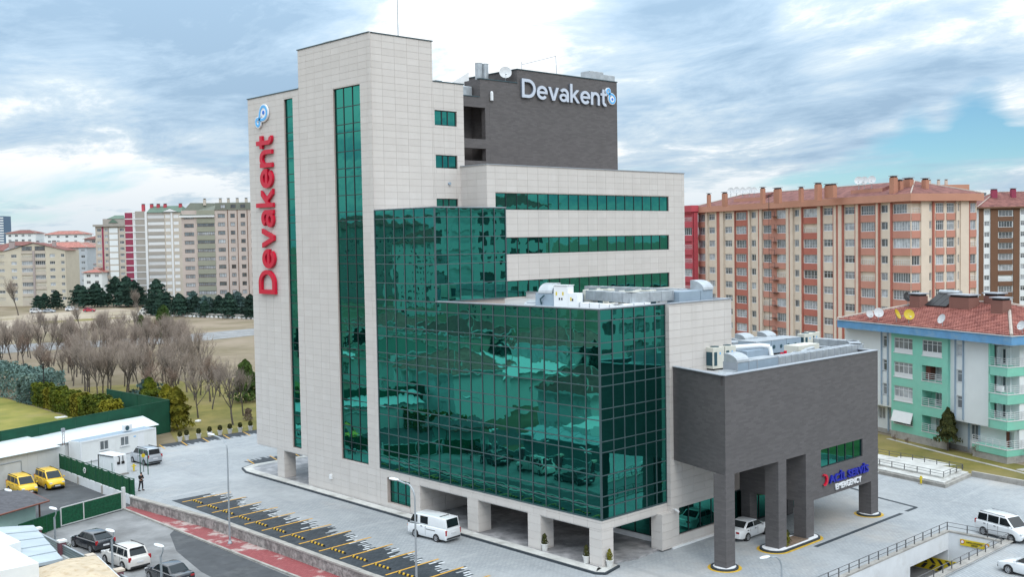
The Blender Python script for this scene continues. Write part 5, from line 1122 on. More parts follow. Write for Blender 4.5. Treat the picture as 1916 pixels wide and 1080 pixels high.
# ---------------- orange block
OR = thing('apartment_building', 'long orange and cream apartment block with red hipped roof behind the hospital', 'apartment block', (120.67, 37.41, 0), R(248.5))
def mir(cols): return [(c[0], -c[2], -c[1], *c[3:]) for c in cols]
W_ = (0.08, 1.62); Bk_ = (0.05, 1.82)
def wcol(a, b, n): return ('w', a, b, .1, 1.5, n)
def bcol(a, b, n, m, op=.3): op *= .6; return ('b', a, b, .06, 1.74, n, op, None, m)
cr_ = 'creamwall'
cols = mir([bcol(.25, 4.4, 6, 'salmon', .2), ('p', 4.5, 4.86, 'terracotta', .3), ('p', 4.87, 5.40, cr_, .34), wcol(5.6, 7.5, 2), ('p', 7.62, 7.98, 'terracotta', .3), ('p', 8.0, 8.5, cr_, .34), ('p', 8.52, 8.74, 'terracotta', .3), bcol(8.95, 12.75, 5, 'salmon', .2), ('p', 12.9, 13.25, 'terracotta', .3), ('p', 13.27, 13.93, cr_, .34), ('p', 13.95, 14.2, 'terracotta', .3), wcol(14.4, 17.35, 3), ('p', 17.5, 17.8, 'terracotta', .3), ('p', 17.82, 18.8, cr_, .36), ('p', 18.82, 19.38, 'terracotta', .3), ('p', 19.4, 20.1, cr_, .36), ('p', 20.12, 20.4, 'terracotta', .3), wcol(20.55, 23.5, 3), ('p', 23.7, 24.0, 'terracotta', .3), ('p', 24.02, 24.95, cr_, .36), bcol(25.35, 29.5, 4, 'terracotta', .4), ('p', 29.65, 29.95, 'terracotta', .3), ('p', 30.0, 30.6, cr_, .34), wcol(30.75, 32.5, 2), ('p', 32.7, 33.65, cr_, .34), ('p', 33.67, 34.0, 'terracotta', .3), ('p', 34.0, 34.9, cr_, .36), bcol(35.35, 38.3, 4, 'salmon', .25), ('p', 38.45, 40.1, 'salmon', .1), bcol(40.2, 43.0, 4, 'salmon', .25), ('p', 43.2, 44.1, cr_, .36), ('p', 44.12, 44.5, 'terracotta', .3), ('p', 44.5, 45.3, cr_, .34), wcol(45.55, 47.45, 2), ('p', 47.6, 48.2, cr_, .34), ('p', 48.22, 48.8, 'terracotta', .3), bcol(49.0, 53.0, 4, 'terracotta', .4), ('p', 53.2, 53.4, 'terracotta', .3), ('p', 53.42, 54.2, cr_, .34), wcol(54.4, 57.5, 3), ('p', 57.7, 59.1, cr_, .36), ('p', 59.12, 60.4, 'terracotta', .3), ('p', 60.4, 61.0, cr_, .34), wcol(61.1, 64.0, 3), ('p', 64.2, 65.1, cr_, .34), bcol(65.3, 68.4, 4, 'salmon', .0)])
facade(OR, I4, -68.6, 0, 0, 28.6, 9, 2.99, 28.3, cols)
rc = [bcol(.1, 1.85, 3, 'salmon', .1), ('p', 2.0, 3.7, cr_, .2), ('w', 3.95, 4.4, .1, 1.5, 1), ('p', 4.55, 4.9, 'terracotta', .25), ('w', 5.37, 7.1, .0, 1.75, 4, 0, None, 'salmon'), ('w', 7.78, 9.5, .0, 1.75, 4, 0, None, 'salmon'), ('p', 9.7, 10.0, cr_, .25), ('w', 10.1, 10.55, .1, 1.5, 1), ('p', 10.75, 12.6, cr_, .2), ('p', 12.62, 12.8, 'terracotta', .25), bcol(12.9, 14.3, 2, 'salmon', .2)]
facade(OR, RT(0, 0, 90), 0, 14.5, 0, 28.6, 9, 2.99, 28.3, rc)
MB().box(-68.55, .2, 0, -.2, 14.4, 28.5).build('core', M['creamwall'], OR)
MB().box(-69.4, -1.0, 28.62, 1.0, 15.2, 29.9).build('eave_band', M['orangeband'], OR)
rfo = hip_roof(OR, -69.3, .9, -.9, 15.1, 29.91, 2.5, 'tileold')
for (x, y), z0, z1, w, d in [((130.0, 86.5), 29.9, 32.0, .9, .9), ((126.3, 70.8), 30, 32.5, 1.2, .9), ((123.5, 56.9), 30, 32.6, 1.3, 1.4), ((124.3, 54.8), 30.5, 32.3, 3.5, 1.2), ((122.4, 41.5), 30, 33.0, 1.6, 1.2), ((124.2, 41.2), 30, 32.4, 1.2, 1.0), ((126, 40.6), 30, 32.7, 2.4, 1.2), ((126.4, 37.7), 30, 32.5, 1.5, 1.0), ((132.4, 84.2), 30, 32.2, 1.6, 1.0), ((128, 68.5), 30, 32.3, 2.6, .9), ((126.9, 62.6), 30, 32.2, 1.1, .9)]:
    p = toloc(OR, (x, y, 0)); chimney(rfo, p.x, p.y, z0-.6, z1-.1, w*.72, d*.72)
for x0, x1, y in ((-17.5, -9, 5.2), (-56, -46, 5.0)):
    b = MB(); b.add([(x0, y-3.6, 30.5), (x1, y-3.6, 30.5), (x1, y, 32.2), (x0, y, 32.2), (x0, y-3.6, 31.3), (x1, y-3.6, 31.3), (x0, y, 32.4), (x1, y, 32.4)], [(0, 1, 5, 4), (4, 5, 7, 6), (0, 4, 6, 3), (1, 2, 7, 5)]); b.build('dormer', M['tileold'], rfo); MB().box(x0, y-3.65, 30.6, x1, y-3.58, 31.28).build('dormer_front', M['orangeband'], rfo)
ld = MB()
for i in range(11): z = 1+i*2.6; ld.box(-39.6, -1.1, z, -37.6, -.15, z+.06); ld.box(-39.6, -1.12, z, -39.55, -1.06, z+1); ld.box(-37.65, -1.12, z, -37.6, -1.06, z+1); ld.box(-39.6, -1.12, z+.95, -37.6, -1.06, z+1)
ld.box(-39.62, -1.1, 0, -39.56, -1.04, 31.5); ld.build('fire_ladder', M['frame'], OR)
for i, (x, y, z) in enumerate([(125.3, 49.7, 31.3), (126.05, 49.05, 31.3), (127.05, 48.1, 31.4)]): dish('grey satellite dish on the near ridge of the orange roof, %s of three' % ('leftmost', 'middle', 'rightmost')[i], (x, y, z), -68, 1.5)
for i, (x, y, z) in enumerate([(130.0, 81, 31.1), (130.9, 80.2, 31.2), (131.8, 79.3, 31.1), (132.8, 78.4, 31.2), (133.5, 77.7, 31.1)]): dish('grey satellite dish in the row on the far end of the orange roof', (x, y, z), -62+i*6, 1.35, 'dishgrey', 'dishes on the far orange roof')
# ---------------- raspberry block
RD = thing('apartment_building', 'raspberry red block glimpsed between the hospital and the orange block', 'apartment block', tuple(Matrix.LocRotScale(OR.location, OR.rotation_euler, None) @ Vector((-66.9, -2.4, 0))), R(248.5))
facade(RD, I4, -14, 0, 0, 28.8, 9, 3.15, 28.5, [('b', -4.6, -.5, .1, 1.85, 5, .3, None, 'redrender'), ('b', -9.9, -5.8, .1, 1.85, 5, .3, None, 'redrender'), ('w', -13, -11, .1, 1.7, 3)], 'redrender'); MB().box(-14, .2, 0, -.02, 1.3, 28.7).build('core', M['redrender'], RD); MB().box(-14.3, -.5, 28.82, .2, 1.35, 30.3).build('eave_band', M['redrender'], RD)
# ---------------- brown and white block, far right
BR_ = thing('apartment_building', 'brown and white apartment block at the right edge behind the mint roof', 'apartment block', (233.3, 74.6, 0), R(-43))
pb = .0474*2
cols = [('p', 0, 1.3, 'brownwall', .1), ('w', 1.5, 2.9, .1, 1.4, 2), ('p', 3.1, 5.1, 'brownwall', .25), ('b', 5.3, 9.0, .1, 1.75, 4, .2, None, 'brownwall'), ('p', 9.2, 10.9, 'brownwall', .25), ('w', 11.2, 13.2, .1, 1.4, 3), ('p', 13.5, 15, 'brownwall', .25), ('w', 15.5, 17.5, .1, 1.4, 2), ('b', 18, 21, .1, 1.7, 4, .2, None, 'brownwall')]
facade(BR_, I4, 0, 24, 0, 29.3, 10, 2.9, 28.9, cols, 'palewall'); MB().box(.1, .2, 0, 23.9, 16, 29.2).build('core', M['palewall'], BR_); MB().box(-.9, -1, 29.32, 25, 17, 29.7).build('eave_band', M['brownwall'], BR_); rfb = hip_roof(BR_, -.8, 24.9, -.9, 16.9, 29.71, 4.2, 'tileold'); chimney(rfb, 6.3, 5, 31, 34.4, 1.4, 1.2, 'maroon'); chimney(rfb, 11.5, 5, 31.5, 34.5, 1.2, 1.2, 'maroon')
WB = thing('apartment_building', 'white and maroon block far behind between the orange and brown blocks', 'apartment block', (284, 112, 0), R(-43))
facade(WB, I4, 0, 20, 0, 36.6, 12, 2.9, 36, [('p', 6, 9.5, 'maroon', .3), ('w', 10.2, 11.8, .2, 1.5, 2), ('w', 13, 14.5, .2, 1.5, 2), ('w', 16.5, 18, .2, 1.5, 2), ('w', 2, 3.5, .2, 1.5, 2)], 'palewall', True); MB().box(.1, .2, 0, 19.9, 14, 36.5).build('core', M['palewall'], WB); b = MB().box(-1, -1, 36.6, 12, 15, 38.5); b.build('roof', M['orangeband'], WB)
for x in (1, 4, 6.5): chimney(WB, x, 4, 37, 40.2, .8, .8, 'beige')
# ---------------- mint building
MT = thing('apartment_building', 'four storey mint green and white apartment block with red tiled roof', 'apartment block', (56.4, 1.06, 0), R(248.5))
NI = -1
holes = []
for fz in (9.8, 7.05, 4.35): holes.append((-8.16, -5.22, fz, fz+1.68, .2))
holes.append((-3.76, -.84, 9.83, 11.55, .2)); 
for z0, z1 in ((7.1, 8.75), (4.36, 6.0), (1.52, 3.26)): holes.append((-3.8, -.84, z0, z1, 1.3))
holes.append((-8.2, -5.2, 1.7, 3.2, 1.2))
b = MB(); wall_holes(b, -8.6, 0.0, .85, 12.0, holes, y=-.35); b.quad((-8.6, -.35, .85), (-8.6, 0.3, .85), (-8.6, 0.3, 12), (-8.6, -.35, 12)); b.quad((0, -.35, .85), (0, -.35, 12), (0, .3, 12), (0, .3, .85)); b.build('mint_bay', M['mint'], MT)
b = MB(); nh = [(x0, x1, z, z+1.3, .2) for x0, x1 in ((-10.42, -9.62), (.88, 1.74)) for z in (10.18, 7.43, 4.68)]
wall_holes(b, -17.0, -8.6, 3.36, 12.0, nh[:3]); wall_holes(b, 0, 5.6, 3.36, 12.0, nh[3:]); wall_holes(b, -17.0, 8.0, 0.0, 3.36, [(-12.2, -11.0, 1.5, 3.0, .2), (-10.3, -9.4, 1.7, 3.2, .2), (1.9, 3.0, 1.4, 3.1, .2), (6.6, 7.6, .9, 3.0, .3)], y=.9)
b.box(-17, .0, 3.30, 5.6, 1.2, 3.355); b.build('wall', M['palewall'], MT)
MB().box(-16.9, 1.3, 0, 7.9, 14, 12.0).build('core', M['palewall'], MT)
for z0 in (9.8, 7.05, 4.35): window(MT, I4, -8.16, -.25, z0+.42, 2.94, 1.26, 4, tr=.68, skirt=.40, curt=.8)
window(MT, I4, -3.76, -.25, 10.25, 2.92, 1.28, 4, tr=.68, skirt=.4, curt=.8)
for x0, x1 in ((-10.42, -9.62), (.88, 1.74)):
    for z in (10.18, 7.43, 4.68):
        window(MT, I4, x0+.05, .1, z, x1-x0-.1, 1.3, 1, tr=.7)
    for xx in (x0-.12, x1+.12): MB().box(xx-.07, -.14, 3.5, xx+.07, .03, 11.9).build('trim_strip', M['bluetrim'], MT)
window(MT, I4, -10.25, 1.0, 1.75, .8, 1.4, 1, tr=.7); window(MT, I4, 1.95, 1.0, 1.45, 1.0, 1.6, 2, curt=.2); window(MT, I4, -12.15, 1.0, 1.55, 1.1, 1.4, 2)
for xx in (1.75, 3.15, -10.45): MB().box(xx-.09, .78, .3, xx+.09, .92, 3.3).build('trim_strip', M['bluetrim'], MT)
def rails(root, xa, xb, y, z, T=I4, h=.85, n=5):
    r = MB(); r.box(xa-.05, y-.06, z-.08, xb+.05, y+.12, z)
    for i in range(1, n): r.box(xa, y-.02, z+h*i/(n-1)-.03, xb, y+.02, z+h*i/(n-1))
    k = max(2, round((xb-xa)/.9))
    for i in range(k+1): r.box(xa+(xb-xa)*i/k-.02, y-.018, z, xa+(xb-xa)*i/k+.02, y+.018, z+h)
    o = r.build('balcony_railing', M['winwhite'], root); o.matrix_local = T.copy()
for z in (7.1, 4.36, 1.52):
    rails(MT, -3.8, -.84, -.33, z); window(MT, I4, -2.95, .82, z+.1, 1.9, 1.42, 3, curt=.7, name='balcony_door')
    MB().box(-3.78, .2, z+.05, -3.1, .93, z+1.6).build('balcony_curtain', M['shutter'] if z > 7 else M['palewall'], MT) if z > 7 else None
rails(MT, -8.2, -5.2, -.33, 1.75)
aw = MB().add([(-8.25, -.36, 3.2), (-5.15, -.36, 3.2), (-5.15, -.75, 2.0), (-8.25, -.75, 2.0), (-8.25, -.32, 3.2), (-5.15, -.32, 3.2), (-5.15, -.71, 2.0), (-8.25, -.71, 2.0)], [(0, 1, 2, 3), (7, 6, 5, 4), (3, 2, 6, 7)]); aw.build('awning', M['white'], MT)
MB().box(-8.62, -.38, .0, 0.02, -.3, .84).build('plinth', M['concrete'], MT); MB().box(-17, .85, 0, 8.0, .895, .5).build('plinth', M['concrete'], MT)
# right corner block with wrap round balconies
for k, (zb, zr) in enumerate(((8.75, 9.72), (5.95, 6.98), (3.36, 4.32))):
    MB().box(5.6, -.4, zb, 8.0, 4.6, zr-.02).build('balcony_parapet', M['mint'], MT)
    rails(MT, 5.62, 7.98, -.38, zr); rails(MT, 0, 4.9, 0, zr, RT(7.98, -.38, 90))
    q = MB(); q.box(5.6, 1.1, zr-.02, 6.9, 4.6, zr+1.85); q.box(5.6, .6, zr, 5.75, 1.1, zr+1.85); q.build('balcony_wall', M['palewall'], MT)
    window(MT, I4, 6.0, 1.02, zr+.05, .5, 1.6, 1, name='balcony_door', curt=.2); window(MT, RT(6.9, 1.3, 90), .2, -.06, zr+.05, .5, 1.6, 1, name='balcony_door', curt=.2)
MB().box(5.6, -.1, 11.8, 8.0, 4.6, 12.0).build('balcony_ceiling', M['palewall'], MT); MB().box(5.58, -.4, 3.4, 5.78, .2, 11.9).build('corner_strip', M['mint'], MT)
MB().box(3.5, -.45, .72, 8.0, 4.6, 1.4).build('balcony_parapet', M['mint'], MT); MB().box(3.52, -.4, 0, 7.98, 4.6, .72).build('plinth', M['concrete'], MT); rails(MT, 3.5, 7.98, -.42, 1.45); rails(MT, 0, 4.9, 0, 1.45, RT(7.98, -.42, 90))
MB().box(6.4, .95, 1.2, 6.95, 1.0, 3.1).build('door', M['shutter'], MT); acu = MB().box(6.3, -.1, 7.1, 7.0, .25, 7.65); acu.cyl((6.62, -.12, 7.38), (6.62, -.09, 7.38), .2, n=12); acu.build('air_conditioner', M['white'], MT)
facade(MT, RT(8.0, 4.6, 90), 0, 9.4, 0, 12, 4, 2.72, 11.6, [('b', 1.0, 3.2, .1, 1.5, 3, .0, None, 'mint'), ('w', 5, 6.5, .1, 1.4, 2)], 'palewall')
MB().box(-17.0, -1.15, 12.02, 9.2, 15.2, 12.9).build('fascia', M['bluefascia'], MT); MB().box(-17.1, -1.25, 12.902, 9.3, 15.3, 12.97).build('gutter', M['winwhite'], MT)
# tiled hip roof: courses of tiles as stepped rows, the nearest tiles single pieces
ex0, ex1, ey0, ey1, ez, rh = -17.0, 9.2, -1.15, 15.2, 12.98, 2.35; ins = 8.1; ym_ = (ey0+ey1)/2
rf2 = MB().add([(ex0, ey0, ez), (ex1, ey0, ez), (ex1, ey1, ez), (ex0, ey1, ez), (ex0+ins, ym_, ez+rh), (ex1-ins, ym_, ez+rh)], [(0, 1, 5, 4), (1, 2, 5), (2, 3, 4, 5), (3, 0, 4)]).build('roof', M['tile'], MT)
tl = MB(); singles = []
tm_ = MB().add([(0, 0, .07), (1, 0, .07), (1, 1, -.01), (0, 1, -.01), (.25, 0, .14), (.75, 0, .14), (.25, 1, .03), (.75, 1, .03), (0, 0, -.03), (1, 0, -.03)], [(0, 4, 6, 3), (4, 5, 7, 6), (5, 1, 2, 7), (8, 9, 1, 5, 4, 0)])
sl_ = math.hypot(ym_-ey0, rh); rows = 22; tw = .36
for k in range(rows):
    f0, f1 = k/rows, (k+1)/rows; y0, z0 = ey0+(ym_-ey0)*f0, ez+rh*f0; x_a, x_b = ex0+ins*f1, ex1-ins*f1; x = x_a
    while x < x_b-.05:
        w = min(tw, x_b-x); tl.M = Matrix.Translation((x, y0, z0+.03)) @ Matrix.Rotation(math.atan2(rh, ym_-ey0), 4, 'X') @ Matrix.Diagonal((w, sl_/rows*1.06, 1, 1)); tl.add(tm_.v, tm_.f); x += tw
    # right hip face, same courses
    xx = ex1-ins*f0; yA, yB = ey0+(ym_-ey0)*f1, ey1-(ey1-ym_)*f1; y = yA; an = math.atan2(rh, ins)
    while y < yB-.05:
        w = min(tw, yB-y); tl.M = Matrix.Translation((xx, y, z0+.03)) @ Matrix.Rotation(R(90), 4, 'Z') @ Matrix.Rotation(an, 4, 'X') @ Matrix.Diagonal((w, math.hypot(ins, rh)/rows*1.06, 1, 1)); tl.add(tm_.v, tm_.f); y += tw
tl.M = None; stuff(tl.build('roof_tile', M['tile'], rf2))
rg = MB(); rg.tube([(ex1, ey0, ez+.08), (ex1-ins, ym_, ez+rh+.1), (ex1, ey1, ez+.08)], .17, 6); rg.tube([(ex0, ey0, ez+.08), (ex0+ins, ym_, ez+rh+.1)], .17, 6); rg.tube([(ex0+ins, ym_, ez+rh+.1), (ex1-ins, ym_, ez+rh+.1)], .17, 6); rg.build('ridge_cap', M['ridge'], rf2)
for x, y, z0, z1, w, d in ((-3.4, 5.2, 14.3, 16.0, 2.9, 1.5), (-1.0, 7.2, 14.9, 16.2, 1.9, 1.3), (2.35, 4.6, 13.9, 15.95, 1.6, 1.2), (-9.7, 4.6, 14.0, 15.9, 1.6, 1.2), (6.0, 13.0, 13.5, 15.9, 4.5, 1.2)): chimney(rf2, x, y, z0-.4, z1, w, d, 'chimneybrown')
b = MB(); b.add([(3.0, 8.2, 15.3), (8.6, 5.2, 14.0), (9.0, 8.0, 14.2), (4.6, 11, 15.6), (3.0, 8.2, 15.9), (8.6, 5.2, 14.7), (9.0, 8.0, 14.9), (4.6, 11, 16.1)], [(4, 5, 6, 7), (0, 1, 5, 4), (1, 2, 6, 5), (3, 0, 4, 7)]); b.build('roof_dormer', M['capgrey'], rf2)
for lb, s, y, m, az, sc in [('white satellite dish at the left end of the mint roof eave, first from the left', -11.9, -.6, 'dishgrey', 230, .85), ('white satellite dish on the mint roof eave, second from the left', -10.4, -.6, 'dishgrey', 222, 1.1), ('yellow satellite dish turned side on on the mint roof eave', -7.4, -.6, 'dishyellow', 275, 1.1), ('round yellow satellite dish facing us on the mint roof eave', -5.5, -.6, 'dishyellow', 222, 1.15), ('white satellite dish turned away near the middle of the mint eave', -.55, -.6, 'dishgrey', 160, 1.0), ('white satellite dish at the right corner of the mint roof', 9.0, .4, 'dishgrey', 165, .9), ('black satellite dish on the mint roof beside the left chimney', -11.2, 4.4, 'dishblack', 222, 1.1)]:
    p = Matrix.LocRotScale(MT.location, MT.rotation_euler, None) @ Vector((s, y, 13.0 if y < 3 else 14.6)); dish(lb, p, az+90, sc, m)
sp = thing('solar_heater', 'black solar water panels tilted on the mint roof by the chimney', 'solar panel', Matrix.LocRotScale(MT.location, MT.rotation_euler, None) @ Vector((-7.0, 5.6, 14.85)), R(248.5))
for i in range(3): MB().add([(-1.6+i*1.1, -1.1, .0), (-.55+i*1.1, -1.1, .0), (-.2+i*1.1, .6, 1.3), (-1.25+i*1.1, .6, 1.3), (-1.6+i*1.1, -1.1, .08), (-.55+i*1.1, -1.1, .08), (-.2+i*1.1, .6, 1.38), (-1.25+i*1.1, .6, 1.38)], [(4, 5, 6, 7), (3, 2, 1, 0), (0, 1, 5, 4), (1, 2, 6, 5), (3, 0, 4, 7), (2, 3, 7, 6)]).build('solar_panel', M['dishblack'], sp)
MB().cyl((-1.2, .8, 1.5), (1.9, .8, 1.5), .28, n=12).build('water_tank', M['steel'], sp)
# ---------------- far left blocks (their own street grid)
FA = -43.2
TN = thing('apartment_building', 'beige apartment block with brown windows and olive balconies left of the hospital', 'apartment block', (110.3, 286.2, -1.5), R(FA))
wb = 'winbrown'
facade(TN, I4, 0, 34, 0, 36.2, 11, 2.82, 34.9, [('w', .9, 4.1, .3, 1.6, 4, 0, wb), ('p', 4.6, 4.8, 'tan', .12), ('b', 5.2, 11.0, .2, 1.35, 7, .15, wb, 'olive'), ('w', 12.1, 14.5, .0, 1.35, 3, 0, wb), ('p', 15.3, 15.5, 'brownwall', .1), ('w', 16.3, 17.8, .0, 1.35, 2, 0, wb), ('p', 18.5, 18.7, 'brownwall', .1), ('w', 19.7, 21.2, .0, 1.35, 2, 0, wb), ('p', 21.8, 22.0, 'brownwall', .1), ('w', 23, 24.5, .0, 1.35, 2, 0, wb)], 'tan', True)
MB().box(.1, .2, 0, 33.9, 15, 36).build('core', M['tan'], TN); MB().box(-.6, -.7, 33.9, 11.1, 0, 34.5).build('ledge', M['winwhite'], TN); b = MB(); b.add([(-.5, -.6, 34.6), (11.2, -.6, 34.6), (11.2, 9, 38.8), (2.4, 2.5, 38.8), (-.5, 15, 34.6), (2.4, 12, 38.8), (11.2, 12, 38.8)], [(0, 1, 2, 3), (4, 0, 3, 5), (3, 2, 6, 5)]); b.box(11.2, .5, 36.2, 34, 14, 38.6); b.box(11.1, -.25, 36.21, 34.1, .5, 36.7); rt_ = b.build('roof', M['oliveroof'], TN)
for x in (6.5, 11.8, 14.5, 17.5, 20.5, 24): chimney(rt_, x, 5, 38, 40, .8, .8, 'beige')
for x in (13, 16.4, 19.6): window(rt_, I4, x, .42, 36.8, 1.6, 1.2, 2, 'winbrown', 0, True)
WT = thing('apartment_building', 'white and taupe apartment tower with maroon stair strip and green roof', 'apartment block', (123.0, 359.6, -.2), R(FA))
b = MB()
facade(WT, I4, 8.7, 22, 0, 36.3, 13, 2.6, 35.6, [('b', 8.9, 15.3, .2, 1.5, 6, .55, None, 'greybeige'), ('w', 15.7, 17.7, .2, 1.5, 3), ('p', 17.9, 18.6, 'winwhite', .2), ('w', 18.9, 20.9, .2, 1.5, 3)], 'beige', True); MB().box(3.45, .1, 0, 21.9, 14, 36.2).build('core', M['winwhite'], WT)
for k in range(14):
    z = 36.4-k*2.6; MB().box(0, -.1, max(0, z-2.25), 3.0, 6, z).build('stair_panel', M['maroon'], WT); MB().box(4.0, -.02, max(0, z-2.2), 7.75, .2, z+.5 if k == 0 else z).build('stair_panel', M['greybeige'], WT)
    if k: MB().box(0, -.16, z, 8.6, .15, z+.34).build('floor_band', M['winwhite'], WT)
MB().box(3.02, -.12, 0, 3.42, .2, 36.4).build('corner_strip', M['winwhite'], WT); MB().box(7.8, -.3, 0, 8.66, .2, 36.5).build('corner_strip', M['winwhite'], WT)
b = MB(); b.add([(8.6, -.4, 36.35), (22.3, -.4, 36.35), (22.3, 14, 36.35), (4, 14, 36.35), (9, 5, 39), (21, 5, 39)], [(0, 1, 5, 4), (1, 2, 5), (2, 3, 4, 5), (3, 0, 4)]); b.add([(14.7, -.6, 36.4), (20.8, -.6, 36.4), (17.8, -.6, 38.0), (17.8, 4, 38.4)], [(0, 1, 2), (1, 3, 2), (0, 2, 3)]); r_g = b.build('roof', M['greenroof'], WT); MB().add([(14.9, -.65, 36.5), (20.6, -.65, 36.5), (17.8, -.65, 37.7)], [(0, 1, 2)]).build('gable', M['winwhite'], r_g)
for x in (6, 9.3, 11.9, 14.6, 20.6): chimney(r_g, x, 4, 37, 39.6, 1.1, 1.1, 'redrender')
BG = thing('apartment_building', 'pale tower with narrow maroon stripe left of the maroon stair tower', 'apartment block', (136.9, 422.7, -.6), R(FA))
facade(BG, I4, 0, 20, 0, 32.6, 11, 2.77, 31.9, [('w', .7, 2.5, .2, 1.5, 2), ('p', 2.85, 3.6, 'maroon', .15), ('w', 4.1, 5.5, .2, 1.5, 2), ('p', 5.7, 6.0, 'greybeige', .15), ('p', 9.95, 10.3, 'greybeige', .15), ('w', 10.7, 12.6, .2, 1.5, 3), ('w', 14, 16, .2, 1.5, 3)], 'beige', True); MB().box(.1, .2, 0, 19.9, 12, 32.5).build('core', M['beige'], BG)
for k in range(11): z = 32-k*2.77; MB().box(6.1, -.08, z-2.3, 9.85, .05, z-.1).build('wall_panel', M['palewall'], BG)
b = MB(); b.box(-.8, -.9, 32.6, 21, 13, 33.5); rb_ = b.build('eave_band', M['greybeige'], BG); b = MB(); b.prism([(3, 1), (16, 1), (16, 10), (3, 10)], 33.5, 36.0); b.build('attic', M['greybeige'], BG); b = MB().add([(5, .8, 36.0), (13, .8, 36), (11, 5, 37.6), (7, 5, 37.6)], [(0, 1, 2, 3)]); b.add([(5.5, .7, 34.2), (10, .7, 34.2), (7.7, .7, 36)], [(0, 1, 2)]); b.build('roof', M['greenroof'], BG)
CB = thing('apartment_building', 'cream gabled apartment block with stacked balconies at the left edge', 'apartment block', (90.4, 403.2, -.5), R(FA))
facade(CB, I4, -14, 26, 0, 22.6, 7, 2.86, 21.2, [('b', -2.0, 1.6, .1, 1.3, 3, .4, None, None), ('w', 4.3, 6.5, .1, 1.35, 3), ('b', 8.5, 12.9, -.1, 1.5, 5, .3, None, 'beige'), ('b', 13.9, 18.0, -.1, 1.5, 5, .3, None, 'beige'), ('p', 13.0, 13.8, 'pinkgrey', .4), ('w', 19.7, 21.8, .1, 1.35, 3), ('w', 24.2, 25.6, .1, 1.35, 2), ('w', -9, -7, .1, 1.35, 3)], 'yellowcream', True); MB().box(-13.9, .2, 0, 25.9, 14, 22.5).build('core', M['yellowcream'], CB)
b = MB(); b.add([(2, .05, 22.6), (26, .05, 22.6), (13.4, .05, 25.5), (2, 10, 22.6), (26, 10, 22.6), (13.4, 10, 25.5)], [(0, 1, 2), (5, 4, 3)]); b.build('gable', M['yellowcream'], CB); b = MB(); b.add([(1.4, -.5, 22.5), (13.4, -.5, 25.7), (26.6, -.5, 22.5), (1.4, 10.5, 22.5), (13.4, 10.5, 25.7), (26.6, 10.5, 22.5)], [(0, 1, 4, 3), (1, 2, 5, 4)]); b.add([(-14.5, -.6, 22.6), (1.5, -.6, 22.6), (1.5, 8, 25.2), (-14.5, 8, 25.2)], [(0, 1, 2, 3)]); rcb = b.build('roof', M['tileold'], CB)
for x in (8.7, 13.9): window(CB, I4, x, -.05, 22.6, 4.0, 1.7, 4, 'winbrown', 0, True)
for x, w in ((13.4, 1.0), (3, 2.0), (20, 1.4)): chimney(rcb, x, 4, 23.5, 26.2, w, 1, 'pinkgrey')
GB_ = thing('apartment_building', 'grey apartment block with red roof behind the cream block', 'apartment block', (131.1, 460.9, -.5), R(FA))
facade(GB_, I4, -6, 17, 0, 23.5, 8, 2.8, 22.9, [('b', 6.4, 13, .3, 1.5, 6, .3, None, 'pinkgrey'), ('w', 14.2, 16, .3, 1.5, 2)], 'bluegrey', True); MB().box(-5.9, .2, 0, 16.9, 12, 23.4).build('core', M['bluegrey'], GB_); hip_roof(GB_, -6.6, 17.6, -.6, 12.6, 23.5, 2.6, 'tile')
for nm, lb, x, y, w, h, wallm, roofm, n in [('a', 'distant white block with red roof, left one on the skyline', 168, 633, 18, 32.5, 'palewall', 'tileold', 5), ('b', 'distant pale blue block with red roof, right one on the skyline', 185, 617, 24, 31.5, 'palewall', 'tile', 6), ('c', 'pinkish distant block between the pale tower and the grey block', 182.5, 550.5, 14, 28, 'pinkgrey', 'tileold', 9), ('d', 'low white house with red roof in the gap beside the pale tower', 130, 420, 8, 12.5, 'palewall', 'tile', 4), ('e', 'low house with red roof behind the gap beside the pale tower', 141, 462, 10, 15.5, 'palewall', 'tile', 4), ('f', 'grey block with red roof far behind the cream block', 134, 541, 20, 25, 'bluegrey', 'tileold', 6), ('g', 'wide pink block with red roof behind the cream gable', 150, 520, 26, 24, 'pinkgrey', 'tile', 6)]:
    t = thing('apartment_building', lb, 'building', (x, y, -.5), R(FA))
    facade(t, I4, 0, w, 0, h, n, 2.9, h-.5, [('w', w*q, w*q+1.8, .3, 1.6, 2) for q in ((.08, .3, .52, .74) if w > 12 else (.15, .6))], wallm, True); MB().box(.1, .2, 0, w-.1, 12, h-.1).build('core', M[wallm], t); hip_roof(t, -.8, w+.8, -.8, 12.8, h, 2.0, roofm)
t = thing('office_tower', 'distant blue glass tower cut by the left edge of the picture', 'tower', (375, 1333, 0), R(FA)); MB().box(-20, 0, 0, 20.5, 20, 62).build('shaft', pm('tower_blue', (.10, .16, .24)), t)
for k in range(20): MB().box(-20.1, -.15, 1+k*3.05, 20.6, 0, 2.4+k*3.05).build('window_band', M['palewall'], t)
